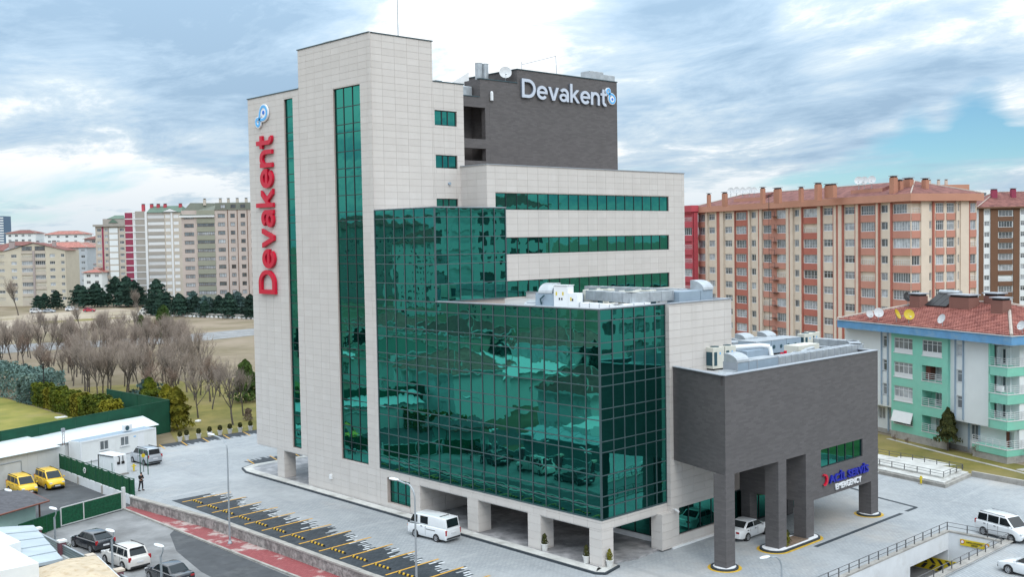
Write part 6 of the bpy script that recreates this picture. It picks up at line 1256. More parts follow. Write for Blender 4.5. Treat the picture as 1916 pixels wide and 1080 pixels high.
# ---------------- what stands across the street and is seen in the mirror glass
def villa(label, x, y, rot, w, d, h, wallm, roofm, rows=2):
    t = thing('villa', label, 'house', (x, y, -.95), R(rot))
    for (T, L) in ((I4, w), (RT(w, 0, 90), d)):
        facade(t, T, 0, L, 0, h, rows, 2.9, h-.3, [('w', L*.12, L*.12+1.6, .3, 1.8, 3), ('w', L*.40, L*.40+2.0, .3, 1.8, 3), ('w', L*.72, L*.72+1.6, .3, 1.8, 2)], wallm)
    MB().box(.1, .15, 0, w-.15, d-.1, h-.05).build('core', M[wallm], t); MB().box(-.7, -.7, h, w+.7, d+.7, h+.3).build('eave_band', M['winwhite'], t); hip_roof(t, -.7, w+.7, -.7, d+.7, h+.31, 2.4, roofm); return t
villa('white villa with red roof across the street, mirrored in the glass', -34.5, 57, 90, 12, 10, 6.6, 'palewall', 'tile'); villa('pale villa with grey roof across the street, mirrored in the glass', -38.5, 75, 90, 11, 9, 7.4, 'palewall', 'greenroof'); villa('cream villa with red roof beyond the pavilion, mirrored in the glass', -38, 36, 90, 9, 8, 5.5, 'palewall', 'tileold')
villa('white villa in the second row across the street, mirrored in the glass', -62, 62, 90, 14, 10, 7.5, 'palewall', 'tile'); villa('cream villa in the second row across the street, mirrored in the glass', -64, 88, 90, 14, 10, 8, 'yellowcream', 'tileold'); villa('grey villa in the second row across the street, mirrored in the glass', -66, 112, 90, 14, 10, 8, 'palewall', 'tile')
for i, (x, y, h, wm) in enumerate([(-150, 150, 27, 'beige'), (-175, 205, 24, 'palewall'), (-190, 262, 30, 'pinkgrey'), (-150, 330, 26, 'palewall'), (-230, 330, 33, 'beige')]):
    t = thing('apartment_building', ('beige', 'white', 'pinkish', 'whitish', 'tall beige')[i]+' block far across the street, mirrored high in the glass', 'apartment block', (x, y, -.95), R(62)); facade(t, I4, 0, 34, 0, h, 8, 3.0, h-.6, [('w', 2+4.2*q, 4+4.2*q, .2, 1.6, 2) for q in range(7)], wm, True); MB().box(.1, .2, 0, 33.9, 14, h-.1).build('core', M[wm], t); hip_roof(t, -.8, 34.8, -.8, 14.8, h, 2.6, 'tileold')
t = thing('long_hall', 'long low white hall with white roof across the street, mirrored in the glass', 'hall', (-47, 60, -.95), R(90))
facade(t, I4, 0, 44, 0, 5.2, 1, 3.6, 4.6, [('w', 2+q*4.2, 4.6+q*4.2, .6, 2.6, 3) for q in range(10)], 'palewall'); MB().box(.1, .2, 0, 43.9, 12, 5.1).build('core', M['palewall'], t); hip_roof(t, -1, 45, -1, 13, 5.2, 1.9, 'white')
for q in range(14): plant('street_hedge', 'clipped dark hedge block across the street, mirrored in the glass', 'hedge', (-29.5, 50+q*3.4, -.95), [('crown', HG[q % 2])], R(90), .8, 'hedge blocks across the street')
for i in range(16): plant('pine_tree', 'dark evergreen across the street, mirrored in the glass', 'tree', (-66-(i % 3)*5, 40+i*6.8, -.95), [('trunk', pst), ('crown', PN[i % 4])], i, .8, 'evergreens across the street')
AP = thing('apartment_building', 'pale apartment block beyond the yard, mirrored in the right glass face', 'apartment block', (46, -46, 0), R(195))
facade(AP, I4, -34, 0, 0, 28.5, 9, 3.1, 27.8, [('w', -2.8, -.8, .2, 1.9, 2, 0, 'winbrown'), ('w', -6.2, -4.0, .2, 1.9, 3, 0, 'winbrown'), ('b', -11.6, -7.6, .1, 1.9, 4, .8, 'winbrown', 'palewall'), ('w', -15, -13, .2, 1.9, 2, 0, 'winbrown'), ('w', -18.5, -16.5, .2, 1.9, 3, 0, 'winbrown'), ('b', -24, -20, .1, 1.9, 4, .8, 'winbrown', 'palewall'), ('w', -28, -26, .2, 1.9, 3, 0, 'winbrown'), ('w', -32, -30, .2, 1.9, 2, 0, 'winbrown')], 'palewall'); MB().box(-33.9, .2, 0, -.1, 13, 28.4).build('core', M['palewall'], AP); MB().box(-34.6, -.7, 28.5, .7, 13.6, 29).build('eave_band', M['winwhite'], AP); hip_roof(AP, -34.6, .7, -.7, 13.6, 29.01, 2.6, 'tileold')
# ================================================================== rooftop plant
def hood(b, x, y, z, w, d, h, ax='x'):
    """curved sheet metal hood: quarter round section along w"""
    n = 6; vs = []
    for i in range(n+1):
        a = math.pi/2*i/n; vs += [(x, y+d-d*math.cos(math.pi/2-a)*1.0, z+h*math.cos(a)*1.0 if False else z+h*math.sin(math.pi/2-a)), (x+w, y+d-d*math.sin(a), z+h*math.cos(a))]
    pts = [(d*(1-math.sin(math.pi/2*i/n)), h*math.cos(math.pi/2*i/n)) for i in range(n+1)]
    pr = [(d, 0)]+[(d-d*math.sin(math.pi/2*i/n), h*math.cos(math.pi/2*i/n)) for i in range(n+1)]
    m = len(pr); b.add([(x, y+p, z+q) for p, q in pr]+[(x+w, y+p, z+q) for p, q in pr], [tuple(range(m)), tuple(range(2*m-1, m-1, -1))]+[(i, i+m, (i+1) % m+m, (i+1) % m) for i in range(m)]); return b
def condenser(label, x, y, z, rot=0, h=1.6, w=1.15, d=.8, group=None):
    t = thing('condenser_unit', label, 'condenser', (x, y, z), R(rot), group)
    MB().box(-w/2, -d/2, .12, w/2, d/2, h).build('casing', M['cream'], t, bevel=.03); f = MB()
    for xx in (-w/2+.05, w/2-.15): f.box(xx, -d/2, 0, xx+.1, d/2, .13)
    f.build('foot', M['black'], t); MB().box(-w/2-.015, -d/2+.1, .35, -w/2+.02, d/2-.1, h*.8).build('coil_grille', M['grille'], t); MB().box(w/2-.02, -d/2+.1, .35, w/2+.015, d/2-.1, h*.8).build('coil_grille', M['grille'], t)
    MB().box(-w/2+.1, -d/2-.012, .35, -w/2+.42, -d/2+.02, h*.8).build('coil_grille', M['grille'], t); k = MB(); k.cyl((0, 0, h), (0, 0, h+.06), .33, n=16); k.build('fan_guard', M['grille'], t)
    MB().box(.1, -d/2-.014, h*.68, .2, -d/2, h*.78).build('badge', M['logolight'], t); return t
# emergency block roof
RZ = 12.98
condenser('cream condenser unit in front at the white wall on the emergency roof', 12.3, -.75, RZ, -8, 1.75, 1.2, .85); condenser('cream condenser unit behind the front one at the white wall', 14.2, -.8+.3, RZ, -8, 1.7, 1.2, .85)
condenser('cream condenser unit at the far end of the emergency roof, left of the pair', 28.6, 1.4, RZ, -6, 1.5, 1.2, .8); condenser('cream condenser unit at the far end of the emergency roof, right of the pair', 30.2, 1.7, RZ, -6, 1.5, 1.2, .8)
t = thing('air_handler', 'long blue grey air handling unit with curved hood at the emergency roof corner', 'air handler', (0, 0, RZ))
for x0, x1 in ((9.3, 10.75), (10.8, 11.8), (11.85, 14.6)): MB().box(x0, -4.9, .12, x1, -3.7, 1.05).build('cabinet_section', M['steelblue'], t, bevel=.02); MB().box(x0, -4.92, 1.052, x1, -3.68, 1.10).build('cover_sheet', M['steel'], t)
b = MB(); hood(b, 9.3, -4.95, 1.1, 1.5, 1.2, .62); b.build('intake_hood', M['steel'], t); b = MB(); b.add([(8.3, -4.9, .05), (9.3, -4.9, .05), (9.3, -3.7, .05), (8.3, -3.7, .05), (9.3, -4.9, .55), (9.3, -3.7, .55), (8.7, -4.9, .45), (8.7, -3.7, .45)], [(0, 1, 4, 6), (3, 7, 5, 2), (6, 4, 5, 7), (0, 6, 7, 3)]); b.build('outlet_cowl', M['steel'], t)
fb = MB()
for x in (9.32, 10.76, 11.82, 14.6): fb.box(x-.03, -4.93, .05, x+.03, -3.68, 1.12)
fb.build('frame_profile', M['capgrey'], t)
def duct(label, pts, z0, w, h, m='steel', seams=1.2):
    t = thing('air_duct', label, 'duct', (pts[0][0], pts[0][1], z0)); o = Vector(pts[0])
    P = [Vector(p)-o for p in pts]
    for i in range(len(P)-1):
        d = (P[i+1]-P[i]); L = d.length; d.normalize(); n = Vector((-d.y, d.x))*w/2; ext = d*w/2 if i < len(P)-2 else d*0; a, c = P[i]-(d*w/2 if i else d*0), P[i+1]+ext
        MB().prism([tuple(a+n), tuple(c+n), tuple(c-n), tuple(a-n)], .15, .15+h).build('duct_run', M[m], t, bevel=.015); k = 0; sb = MB(); s = .2
        while s < L: q = P[i]+d*s; nn2 = n*1.05; e_ = d*.035; sb.prism([tuple(q+nn2-e_), tuple(q+nn2+e_), tuple(q-nn2+e_), tuple(q-nn2-e_)], .13, .17+h); s += seams
        sb.build('duct_flange', M['capgrey'], t); lg = MB(); s = .5
        while s < L: q = P[i]+d*s; lg.box(q.x-.04, q.y-.04, 0, q.x+.04, q.y+.04, .16); s += 2.4
        lg.build('duct_leg', M['capgrey'], t)
    return t
duct('long sheet metal duct along the front parapet of the emergency roof', [(14.65, -4.3), (27.2, -4.3), (29.6, -2.6), (29.8, 4.6), (25, 6.6)], RZ+.25, .95, .62, 'steel', .9)
t = thing('air_handler', 'big blue grey air handling unit in the middle of the emergency roof', 'air handler', (21.2, 1.6, RZ), R(-4))
for i in range(3): MB().box(.1+i*2.1, 0, .15, 2.15+i*2.1, 1.9, 1.25).build('cabinet_section', M['steelblue'], t, bevel=.02); MB().box(.1+i*2.1, -.02, 1.255, 2.15+i*2.1, 1.92, 1.3).build('cover_sheet', M['steel'], t)
for i in range(6): MB().cyl((.5+i*1.0, -.02, .7), (.5+i*1.0, -.05, .7), .16, n=10).build('port', M['grille'], t)
for lb, x, y, z in [('silver curved hood at the back of the emergency roof, left of three', 22.5, 7.5, 1.5), ('silver curved hood at the back of the emergency roof, middle of three', 25.4, 5.6, 1.25), ('silver curved hood at the back of the emergency roof, right of three', 28.3, 5.2, 1.25)]:
    t = thing('exhaust_hood', lb, 'exhaust hood', (x, y, RZ)); MB().box(0, 0, 0, 1.6, 1.3, z-.3).build('base_cabinet', M['steelblue'], t); b = MB(); hood(b, 0, -.1, z-.3, 1.5, 1.1, .5); b.build('hood', M['steel'], t)
t = thing('roof_pipes', 'lagged silver pipes and valves in the middle of the emergency roof', 'pipework', (17, -1.5, RZ))
b = MB(); b.tube([(-1, 2.4, 1.25), (2.8, 1.7, 1.2), (3.4, 1.2, 1.1), (3.4, 1.0, .3)], .2, 10); b.build('pipe', M['lampwhite'], t); b = MB(); b.tube([(2.2, -1.6, .4), (5.5, -.9, .75), (7.4, -.4, .75)], .17, 10); b.tube([(3, -.6, .4), (6.5, .3, .6)], .13, 8); b.build('pipe', M['steel'], t); MB().box(5.4, -.3, .2, 8.6, 1.1, 1.05).build('pump_cabinet', M['cream'], t); MB().box(.2, 1.2, .1, 3.4, 3.0, .95).build('plant_cabinet', M['steelblue'], t)
for x, y in ((4.2, .2), (2.9, -.3)): MB().cyl((x, y, .5), (x, y, .75), .13, n=8).build('valve', M['red'], t)
duct('wide flat duct across the back of the emergency roof', [(20.2, 6.4), (28.0, 4.4)], RZ+.2, 1.5, .6, 'steel', 1.3)
# lower glass block roof
RL2 = 17.72
t = thing('electrical_cabinet', 'white two door electrical cabinet with yellow warning stickers on the glass roof', 'cabinet', (3.75, 6.65, RL2), R(-80))
MB().box(-.95, -.4, .1, .35, .4, 1.95).build('tall_cabinet', M['lampwhite'], t, bevel=.02); MB().box(.36, -.4, .1, 1.2, .35, 1.4).build('short_cabinet', M['lampwhite'], t, bevel=.02); MB().box(-1.0, -.46, 1.955, .4, .44, 2.0).build('cabinet_top', M['lampwhite'], t)
for x, z in ((-.7, 1.35), (-.1, 1.35), (.62, .95)): MB().box(x-.06, -.415, z-.13, x+.06, -.40, z+.13).build('warning_sticker', M['yellow'], t)
for x, z in ((-.42, .95), (-.2, .95), (.78, .9)): MB().box(x-.05, -.43, z-.08, x+.05, -.40, z+.08).build('handle', M['black'], t)
t = thing('air_handler', 'grey fan unit with blue curved hood left of the white cabinet', 'air handler', (3.8, 8.6, RL2), R(-80)); MB().box(-.9, -.6, .1, .9, .6, 1.35).build('casing', M['steelblue'], t, bevel=.02); b = MB(); hood(b, -.6, -.65, 1.36, 1.3, 1.2, .75); b.build('hood', M['steel'], t); b = MB().tube([(-.3, -.65, .5), (-.3, -.8, .9), (.1, -.8, 1.2)], .06, 6); b.build('conduit', M['grille'], t); b = MB(); hood(b, -2.1, -.5, .35, 1.1, .9, .4); b.build('outlet_cowl', M['steel'], t); MB().box(-1.9, -.4, .05, -.92, .4, .6).build('plinth', M['capgrey'], t)
duct('low pale duct behind the parapet of the glass roof', [(4.1, 5.4), (3.0, .9), (6.6, 1.2)], RL2, .7, .55, 'whiteletter', 1.3)
duct('long high duct across the glass roof with red tag', [(7.2, 7.4), (5.6, 1.75), (9.7, 1.5)], RL2+.55, .9, .72, 'steel', 1.25)
duct('high duct along the back of the glass roof', [(14.0, 14.0), (13.6, 2.6), (11.0, 2.4)], RL2+.6, .8, .6, 'steel', 1.3)
t = thing('air_handler', 'blue grey air handling unit at the right end of the glass roof', 'air handler', (9.7, .55, RL2))
for x0, x1 in ((0, 2.6), (2.64, 4.2)): MB().box(x0, 0, .1, x1, 1.2, 1.35).build('cabinet_section', M['steelblue'], t, bevel=.02)
b = MB(); hood(b, 2.9, -.1, 1.352, 1.3, 1.3, .75); b.build('hood', M['steel'], t)
for i, (x, y) in enumerate(((7.4, 3.6), (9.4, 3.6), (7.6, 7.5), (9.4, 7.9))): condenser('cream condenser unit between the ducts on the glass roof, %s one' % ('front left', 'front right', 'back left', 'back right')[i], x, y, RL2, 90, 1.45, 1.5, .8, 'condensers on the glass roof')
t = thing('plant_cabinet', 'grey valve cabinet beside the white electrical cabinet', 'cabinet', (6.6, 8.9, RL2), R(-80)); MB().box(-.9, -.4, .1, .9, .4, 1.1).build('casing', M['steelblue'], t); MB().box(-.4, -.7, .1, .2, -.42, .65).build('pump', M['lampwhite'], t)
for x in (-.5, .1, .6): MB().cyl((x, -.41, .6), (x, -.45, .6), .12, n=10).build('port', M['grille'], t)
# upper roofs
t = thing('antenna_mast', 'thin lightning mast on the highest tower roof', 'mast', (6.05, 30, 41.3)); b = MB(); b.cyl((0, 0, -.5), (0, 0, 5.8), .06, .04, 6); b.build('mast', M['pole'], t); MB().box(-.2, -.2, -.6, .2, .2, -.4).build('base', M['capgrey'], t)
t = thing('rooftop_tank', 'pale metal housings peeping over the tower top', 'roof housing', (3.3, 34.3, 40.9)); MB().box(-.9, 1.2, 0, .7, 2.6, 1.35).build('housing', M['steel'], t); b = MB(); b.cyl((0, -1.0, 0), (0, -1.0, 1.3), 1.0, n=18); b.build('drum', M['steel'], t); MB().box(-.5, .1, 0, .6, .9, 1.2).build('housing', M['steel'], t)
t = thing('roof_canopy', 'small curved canopy frame beside the tower on the lower parapet', 'canopy', (2.4, 38.6, 37.2)); b = MB(); b.tube([(-1.2, 1.2, .6), (-1.0, .6, 1.6), (-.4, -.3, 2.2), (0, -.8, 2.3)], .06, 6); b.tube([(1.2, 1.2, .6), (1.0, .6, 1.6), (.6, -.3, 2.2), (.4, -.8, 2.3)], .06, 6); b.build('frame', M['frame'], t); MB().add([(-1.2, 1.25, .65), (1.2, 1.25, .65), (1.0, .65, 1.65), (-1.0, .65, 1.65), (.6, -.25, 2.25), (-.4, -.25, 2.25)], [(0, 1, 2, 3), (3, 2, 4, 5)]).build('glazing', M['steelblue'], t)
b = MB(); b.box(-1.2, 1.1, -.2, 1.2, 1.2, .7); b.build('lower_panel', M['steelblue'], t)
tag(MB().box(-.35, -.35, 0, .35, .35, .6).build('roof_vent', M['steel'], None, (8.6, 27.6, 37.5), bevel=.04), 'small grey vent box on the tower shoulder roof', 'vent')
t = thing('roof_housing', 'white penthouse wall and silver cover between the tower and the dark block', 'roof housing', (12.6, 30.2, 37.0)); MB().add([(0, 0, 0), (2.2, 0, 0), (2.2, 0, 2.8), (-1.2, 0, .9), (0, 4, 0), (2.2, 4, 0), (2.2, 4, 2.8), (-1.2, 4, .9)], [(0, 1, 2, 3), (3, 2, 6, 7)]).build('sloped_wall', M['white'], t); MB().box(-1.6, -1.3, 0, 1.5, -.3, 1.15).build('cover', M['steel'], t, bevel=.1)
for i, x in enumerate((19.45, 20.3)): tag(MB().cyl((0, 0, 0), (0, 0, 2.4), .36, n=16).cyl((0, 0, 2.38), (0, 0, 2.45), .38, n=16).build('flue_pipe', M['steel'], None, (x-2.2, 31.5, 38.6)), 'tall steel flue pipe on the dark block, %s one of two' % ('left', 'right')[i], 'flue')
dish('big grey satellite dish beside the step of the dark block', (18.5, 28.9, 38.6), -38, 1.25)
t = thing('antenna', 'thin bent metal frame on the dark block roof edge', 'antenna', (20.3, 28.4, 40.1)); b = MB(); b.tube([(0, 0, 0), (0, 0, 1.0)], .03, 5); b.tube([(0, 0, .7), (4.9, 0, 2.05), (5.0, 0, .2)], .03, 5); b.build('bent_frame', M['capgrey'], t)
t = thing('roof_housing', 'pale metal duct cover on the right of the dark block roof', 'roof housing', (29.3, 29.6, 40.1)); b = MB(); b.box(0, 0, 0, 2.4, 1.2, .55); b.box(2.4, 0, 0, 4.6, 1.4, 1.35); b.box(4.6, .1, .25, 6.6, 1.4, 1.15); b.build('duct_cover', M['steel'], t, bevel=.05)
tag(MB().cyl((0, 0, 0), (0, 0, .75), .16, n=12).lathe((0, 0, .75), [(.16, 0), (.1, .12), (.02, .16)], 12).build('siren', M['lampwhite'], None, (15.6, 27.8, 36.8)), 'small white horn on the dark block wall', 'horn')
# ================================================================== lamps
def arm_lamp(label, x, y, z, h, az, arm=1.5, group=None):
    t = thing('street_lamp', label, 'street lamp', (x, y, z), R(az), group); b = MB(); pts = [(0, 0, 0), (0, 0, h-1.1)]
    for i in range(1, 8): a = math.pi*.56*i/7; pts.append((.75*(1-math.cos(a)), 0, h-1.1+.95*math.sin(a)))
    pts.append((arm, 0, h-.05)); b.tube(pts, [.085]+[.055]*(len(pts)-1), 8); b.build('pole', M['pole'], t); MB().lathe((0, 0, 0), [(.19, 0), (.19, .05), (.11, .25)], 10).build('base', M['pole'], t)
    hd = MB(); n = 12; P = [(0, .03), (.15, .15), (.5, .19), (.8, .15), (.92, .02)]; vs = []
    for x_, r in P: vs += [(arm-.1+x_, r*math.cos(2*math.pi*i/n), h-.02+r*.5*math.sin(2*math.pi*i/n)) for i in range(n)]
    hd.add(vs, [(k*n+i, k*n+(i+1) % n, (k+1)*n+(i+1) % n, (k+1)*n+i) for k in range(4) for i in range(n)]); hd.build('lamp_head', M['lampwhite'], t, smooth=True); return t
arm_lamp('tall curved street lamp on the red sidewalk, the farther left one', -13.6, 27.9, -.8, 8.6, 92, 2.1); arm_lamp('tall curved street lamp in front of the white van', -12.55, 5.0, -.8, 8.3, 96, 1.6); arm_lamp('curved street lamp cut by the bottom edge near the corner column', 5.6, -10.9, -4.9+4.9, 2.2, 170, 1.2)
def panel_lamp(label, x, y, z=-.93, h=3.3, az=95):
    t = thing('street_lamp', label, 'street lamp', (x, y, z), R(az)); MB().box(-.06, -.06, 0, .06, .06, h-.75).build('pole', M['pole'], t); b = MB(); b.tube([(0, 0, h-.85), (-.28, 0, h-.45), (-.34, 0, h-.1)], .045, 6); b.build('arm', M['pole'], t); n = 18
    b = MB(); b.add([(-.36+.55+.62*math.cos(2*math.pi*i/n), .2*math.sin(2*math.pi*i/n), h-.08) for i in range(n)]+[(-.36+.55+.58*math.cos(2*math.pi*i/n), .17*math.sin(2*math.pi*i/n), h-.02) for i in range(n)], [tuple(range(n-1, -1, -1)), tuple(range(n, 2*n))]+[(i, (i+1) % n, n+(i+1) % n, n+i) for i in range(n)]); b.build('lamp_head', M['lampwhite'], t); return t
panel_lamp('modern oval street lamp in front of the green gate', -23.86, 37.4); panel_lamp('modern oval street lamp in front of the white sport utility car', -22.97, 28.45, h=3.0); panel_lamp('modern oval street lamp at the bottom edge by the dark saloon', -22.2, 21.9, h=3.0); panel_lamp('modern oval street lamp by the mint walled kiosk at the left edge', -24.3, 46.5, h=3.4)
# ================================================================== wheel stops
ws = thing('wheel_stop', 'black rubber wheel stop with yellow blocks in a street side parking bay', 'wheel stop', (0, 0, 0), 0, 'wheel stops in the street side bays')
MB().add([(-.08, -.9, 0), (.08, -.9, 0), (.08, .9, 0), (-.08, .9, 0), (-.05, -.9, .11), (.05, -.9, .11), (.05, .9, .11), (-.05, .9, .11)], [(4, 5, 6, 7), (0, 1, 5, 4), (1, 2, 6, 5), (2, 3, 7, 6), (3, 0, 4, 7)]).build('rubber_bar', M['black'], ws)
for k in range(4): MB().add([(-.10, -.78+k*.45, .02), (.10, -.70+k*.45, .02), (.10, -.50+k*.45, .02), (-.10, -.58+k*.45, .02), (-.06, -.78+k*.45, .125), (.06, -.70+k*.45, .125), (.06, -.50+k*.45, .125), (-.06, -.58+k*.45, .125)], [(4, 5, 6, 7), (0, 1, 5, 4), (1, 2, 6, 5), (2, 3, 7, 6), (3, 0, 4, 7)]).build('yellow_block', M['yellowpaint'], ws)
for i in range(13):
    lb = '%s black rubber wheel stop with yellow blocks, counted from the yard gate end' % ORD[i]
    if i == 0: ws.location = (-10.4, LY[0]-1.4, .008); ws['label'] = lb
    else: dup(ws, (-10.4, LY[i]-1.4, .008), R(2), lb)
# ================================================================== yard, shed, fences on the left
M['shedwall'] = mat('shed_sheet', (0.55, 0.57, 0.57), .6, .04, .6, stain=(.4, (.42, .43, .42), .55, .75)); M['shedroof'] = mat('shed_roof_sheet', (0.62, 0.68, 0.71), .5, .04, .4, coord='World'); M['screen'] = mat('green_screen', (0.004, 0.062, 0.034), .8, .14, .7, coord='World', bump=.25, bscale=7); M['hedgenet'] = mat('green_fringe', (0.004, 0.072, 0.026), .95, .35, 7, coord='World', bump=.9, bscale=16); M['greenpost'] = mat('green_post', (0.006, 0.07, 0.04), .5); M['gatewhite'] = mat('gate_tube', (0.55, 0.57, 0.57), .5); M['gatenet'] = mat('gate_netting', (0.006, 0.075, 0.035), .9, .3, 5, coord='World', bump=.6, bscale=14)
t = thing('metal_shed', 'long white sheet metal shed along the green pitch screen', 'shed', (-13.4, 64.6, 0), R(15.6))
sx0, sx1 = -19, 14.2
for x0 in [sx0+i*1.1 for i in range(int((sx1-sx0)/1.1)+1)]: (MB().box(x0, 0, -.95, x0+1.09, .06, 2.3) if x0 < -.2 else MB().box(x0, 1.98, -.02, min(sx1, x0+1.09), 2.04, 2.1)).build('wall_sheet', M['shedwall'], t)
MB().box(sx0, .07, -.95, .15, 4.8, 2.3).build('shed_core', M['shedwall'], t); MB().box(.16, 2.05, -.03, sx1-.05, 4.8, 2.1).build('shed_core', M['shedwall'], t)
nR = 30
for i in range(nR):
    x0 = sx0-.3+(sx1-sx0+.9)*i/nR; x1 = sx0-.3+(sx1-sx0+.9)*(i+1)/nR-.02; q = .9 if i == nR-1 else 0; ya, za, zb_ = (-.35, 2.32, 2.95) if x1 < .4 else (1.75, 2.13, 2.75)
    MB().add([(x, y, z+e_) for e_ in (0, .06) for x, y, z in ((x0, ya, za), (x1, ya, za), (x1+q, 5.6, zb_), (x0, 5.6, zb_))], [(4, 5, 6, 7), (0, 1, 5, 4), (1, 2, 6, 5), (3, 0, 4, 7), (0, 3, 2, 1)]).build('roof_sheet', M['shedroof'], t)
b = MB(); b.box(-7.4, -.05, -.93, -4.4, -.01, 1.6); b.build('shed_door', M['shedwall'], t); b = MB(); b.tube([(-7.4, -.07, -.9), (-7.4, -.07, 1.62), (-4.4, -.07, 1.62), (-4.4, -.07, -.9)], .05, 5); b.tube([(-11, -.07, 1.62), (-7.4, -.07, 1.62)], .05, 5); b.build('door_frame', M['pole'], t)
def screen(label, P, z0, h, step, m='screen', post='greenpost', sag=.0):
    t = thing('screen_fence', label, 'fence', (*P[0], z0)); o = Vector(P[0])
    for a, c in zip(P[:-1], P[1:]):
        a, c = Vector(a)-o, Vector(c)-o; L = (c-a).length; n = max(1, round(L/step)); u = (c-a)/L; w = Vector((-u.y, u.x))*.03
        for i in range(n):
            p, q = a+u*(L*i/n+.04), a+u*(L*(i+1)/n-.04); k = 6; vs = []
            for j in range(k+1):
                r = p+(q-p)*j/k+w*random.Random(j*7+i).uniform(-.9, .9); vs += [(r.x, r.y, .04), (r.x, r.y, h*.55+.0), (r.x, r.y, h-sag*math.sin(math.pi*j/k))]
            MB().add(vs, [(3*j+e_, 3*j+3+e_, 3*j+4+e_, 3*j+1+e_) for j in range(k) for e_ in (0, 1)]).build('screen_panel', M[m], t)
            MB().cyl((*(a+u*L*i/n), 0), (*(a+u*L*i/n), h+.06), .05, n=6).build('fence_post', M[post], t)
        MB().cyl((*c, 0), (*c, h+.06), .05, n=6).build('fence_post', M[post], t); rl = MB(); rl.tube([(*a, h+.03), (*c, h+.03)], .045, 5); rl.build('top_rail', M[post], t)
    return t
screen('tall dark green screen fence round the football pitch behind the shed', [(-36, 63.0), (-17.9, 68.55), (4.5, 76.1), (3.5, 92.6)], 0, 4.0, 4.3)
nf = screen('low green fringe netting fence on the yard wall with a white emblem', [(-13.4, 64.4), (-13.3, 47.4), (-13.15, 46.7)], -.05, 1.55, 1.5, 'hedgenet', 'greenpost', .1)
for dz, r, m in ((0, .3, 'whiteletter'), (0, .17, 'hedgenet')): MB().cyl((-13.36+13.4-(.13 if m == 'whiteletter' else .145), 57.6-64.4, .85), (-13.36+13.4-.1, 57.6-64.4, .85), r, n=14).build('emblem_ring' if m == 'whiteletter' else 'emblem_centre', M[m], nf)
for a in range(0, 180, 45): MB().box(-.155, -6.8-.26, .83, -.14, -6.8+.26, .87).build('emblem_bar', M['whiteletter'], nf) if a == 0 else None
t = thing('yard_wall', 'low stained concrete wall under the green fringe fence', 'wall'); MB().box(-13.4, 46.2, -.95, -13.05, 64.4, -.05).build('wall_body', M['plaster'], t)
for y in (53.5, 59.5): MB().box(-13.5, y-.1, -.95, -13.39, y+.1, -.1).build('buttress', M['concrete'], t)
# sliding gate
t = thing('yard_gate', 'wide white framed gate with green netting closing the taxi yard', 'gate', (-21.0, 43.85, -.9), R(17.3)); Lg = 6.5; hg = 1.62
for x in (0, Lg*.36, Lg): MB().box(x-.05, -.04, 0, x+.05, .04, hg).build('gate_post', M['gatewhite'], t)
for z in (.02, hg-.04): MB().box(.05, -.035, z, Lg-.05, .035, z+.08).build('gate_rail', M['gatewhite'], t)
for x0, x1 in ((.05, Lg*.36-.05), (Lg*.36+.05, Lg-.05)):
    for z0, z1 in ((.1, .78), (.79, hg-.05)): MB().box(x0, -.015, z0, x1, .015, z1).build('netting_panel', M['gatenet'], t)
tag(MB().box(-.14, -.14, 0, .14, .14, 2.0).build('gate_pillar', M['gatewhite'], None, (-14.55, 45.9, -.9)), 'white pillar at the right end of the yard gate', 'pillar')
screen('green fringe fence continuing left of the gate', [(-25.3, 41.4), (-21.2, 43.6)], -.93, 1.45, 1.4, 'hedgenet')
# kiosk with shingle roof
M['mintwall'] = mat('pale_mint_wall', (0.40, 0.58, 0.55), .8, .05, 1)
t = thing('gate_kiosk', 'small kiosk with dark shingle roof and pale mint wall', 'kiosk', (0, 0, -.93))
rp = [(-24.6, 49.9), (-22.25, 48.2), (-22.3, 42.8), (-27.2, 40.7), (-29.5, 48.5)]
b = MB(); ap = (-25.3, 46.2, 3.55); vs = [(x, y, 2.72) for x, y in rp]; b.add(vs+[ap], [(i, (i+1) % 5, 5) for i in range(5)]); b.add(vs+[(x, y, 2.6) for x, y in rp], [(i, (i+1) % 5, 5+(i+1) % 5, 5+i) for i in range(5)]); b.build('shingle_roof', M['greynet'], t)
tb = MB(); tb.tube([(*p, 2.68) for p in rp]+[(*rp[0], 2.68)], .07, 5); tb.build('eave_trim', mat('eave_brown', (.18, .07, .05), .7), t); MB().prism([(-24.6, 48.6), (-23.1, 47.6), (-23.2, 43.5), (-26.8, 42.0), (-28.6, 47.6)], 0, 2.6).build('wall', M['mintwall'], t); MB().cyl((-22.5, 44.6, 0), (-22.5, 44.6, 2.65), .08, n=8).build('porch_post', mat('post_brown', (.16, .075, .06), .6), t)
tag(MB().box(-1.0, -.05, 0, .9, .05, .07).build('sunshade', M['lampwhite'], None, (-25.4, 49.6, 2.3), R(20)), 'white flat bar over the kiosk roof at the left edge', 'bar')
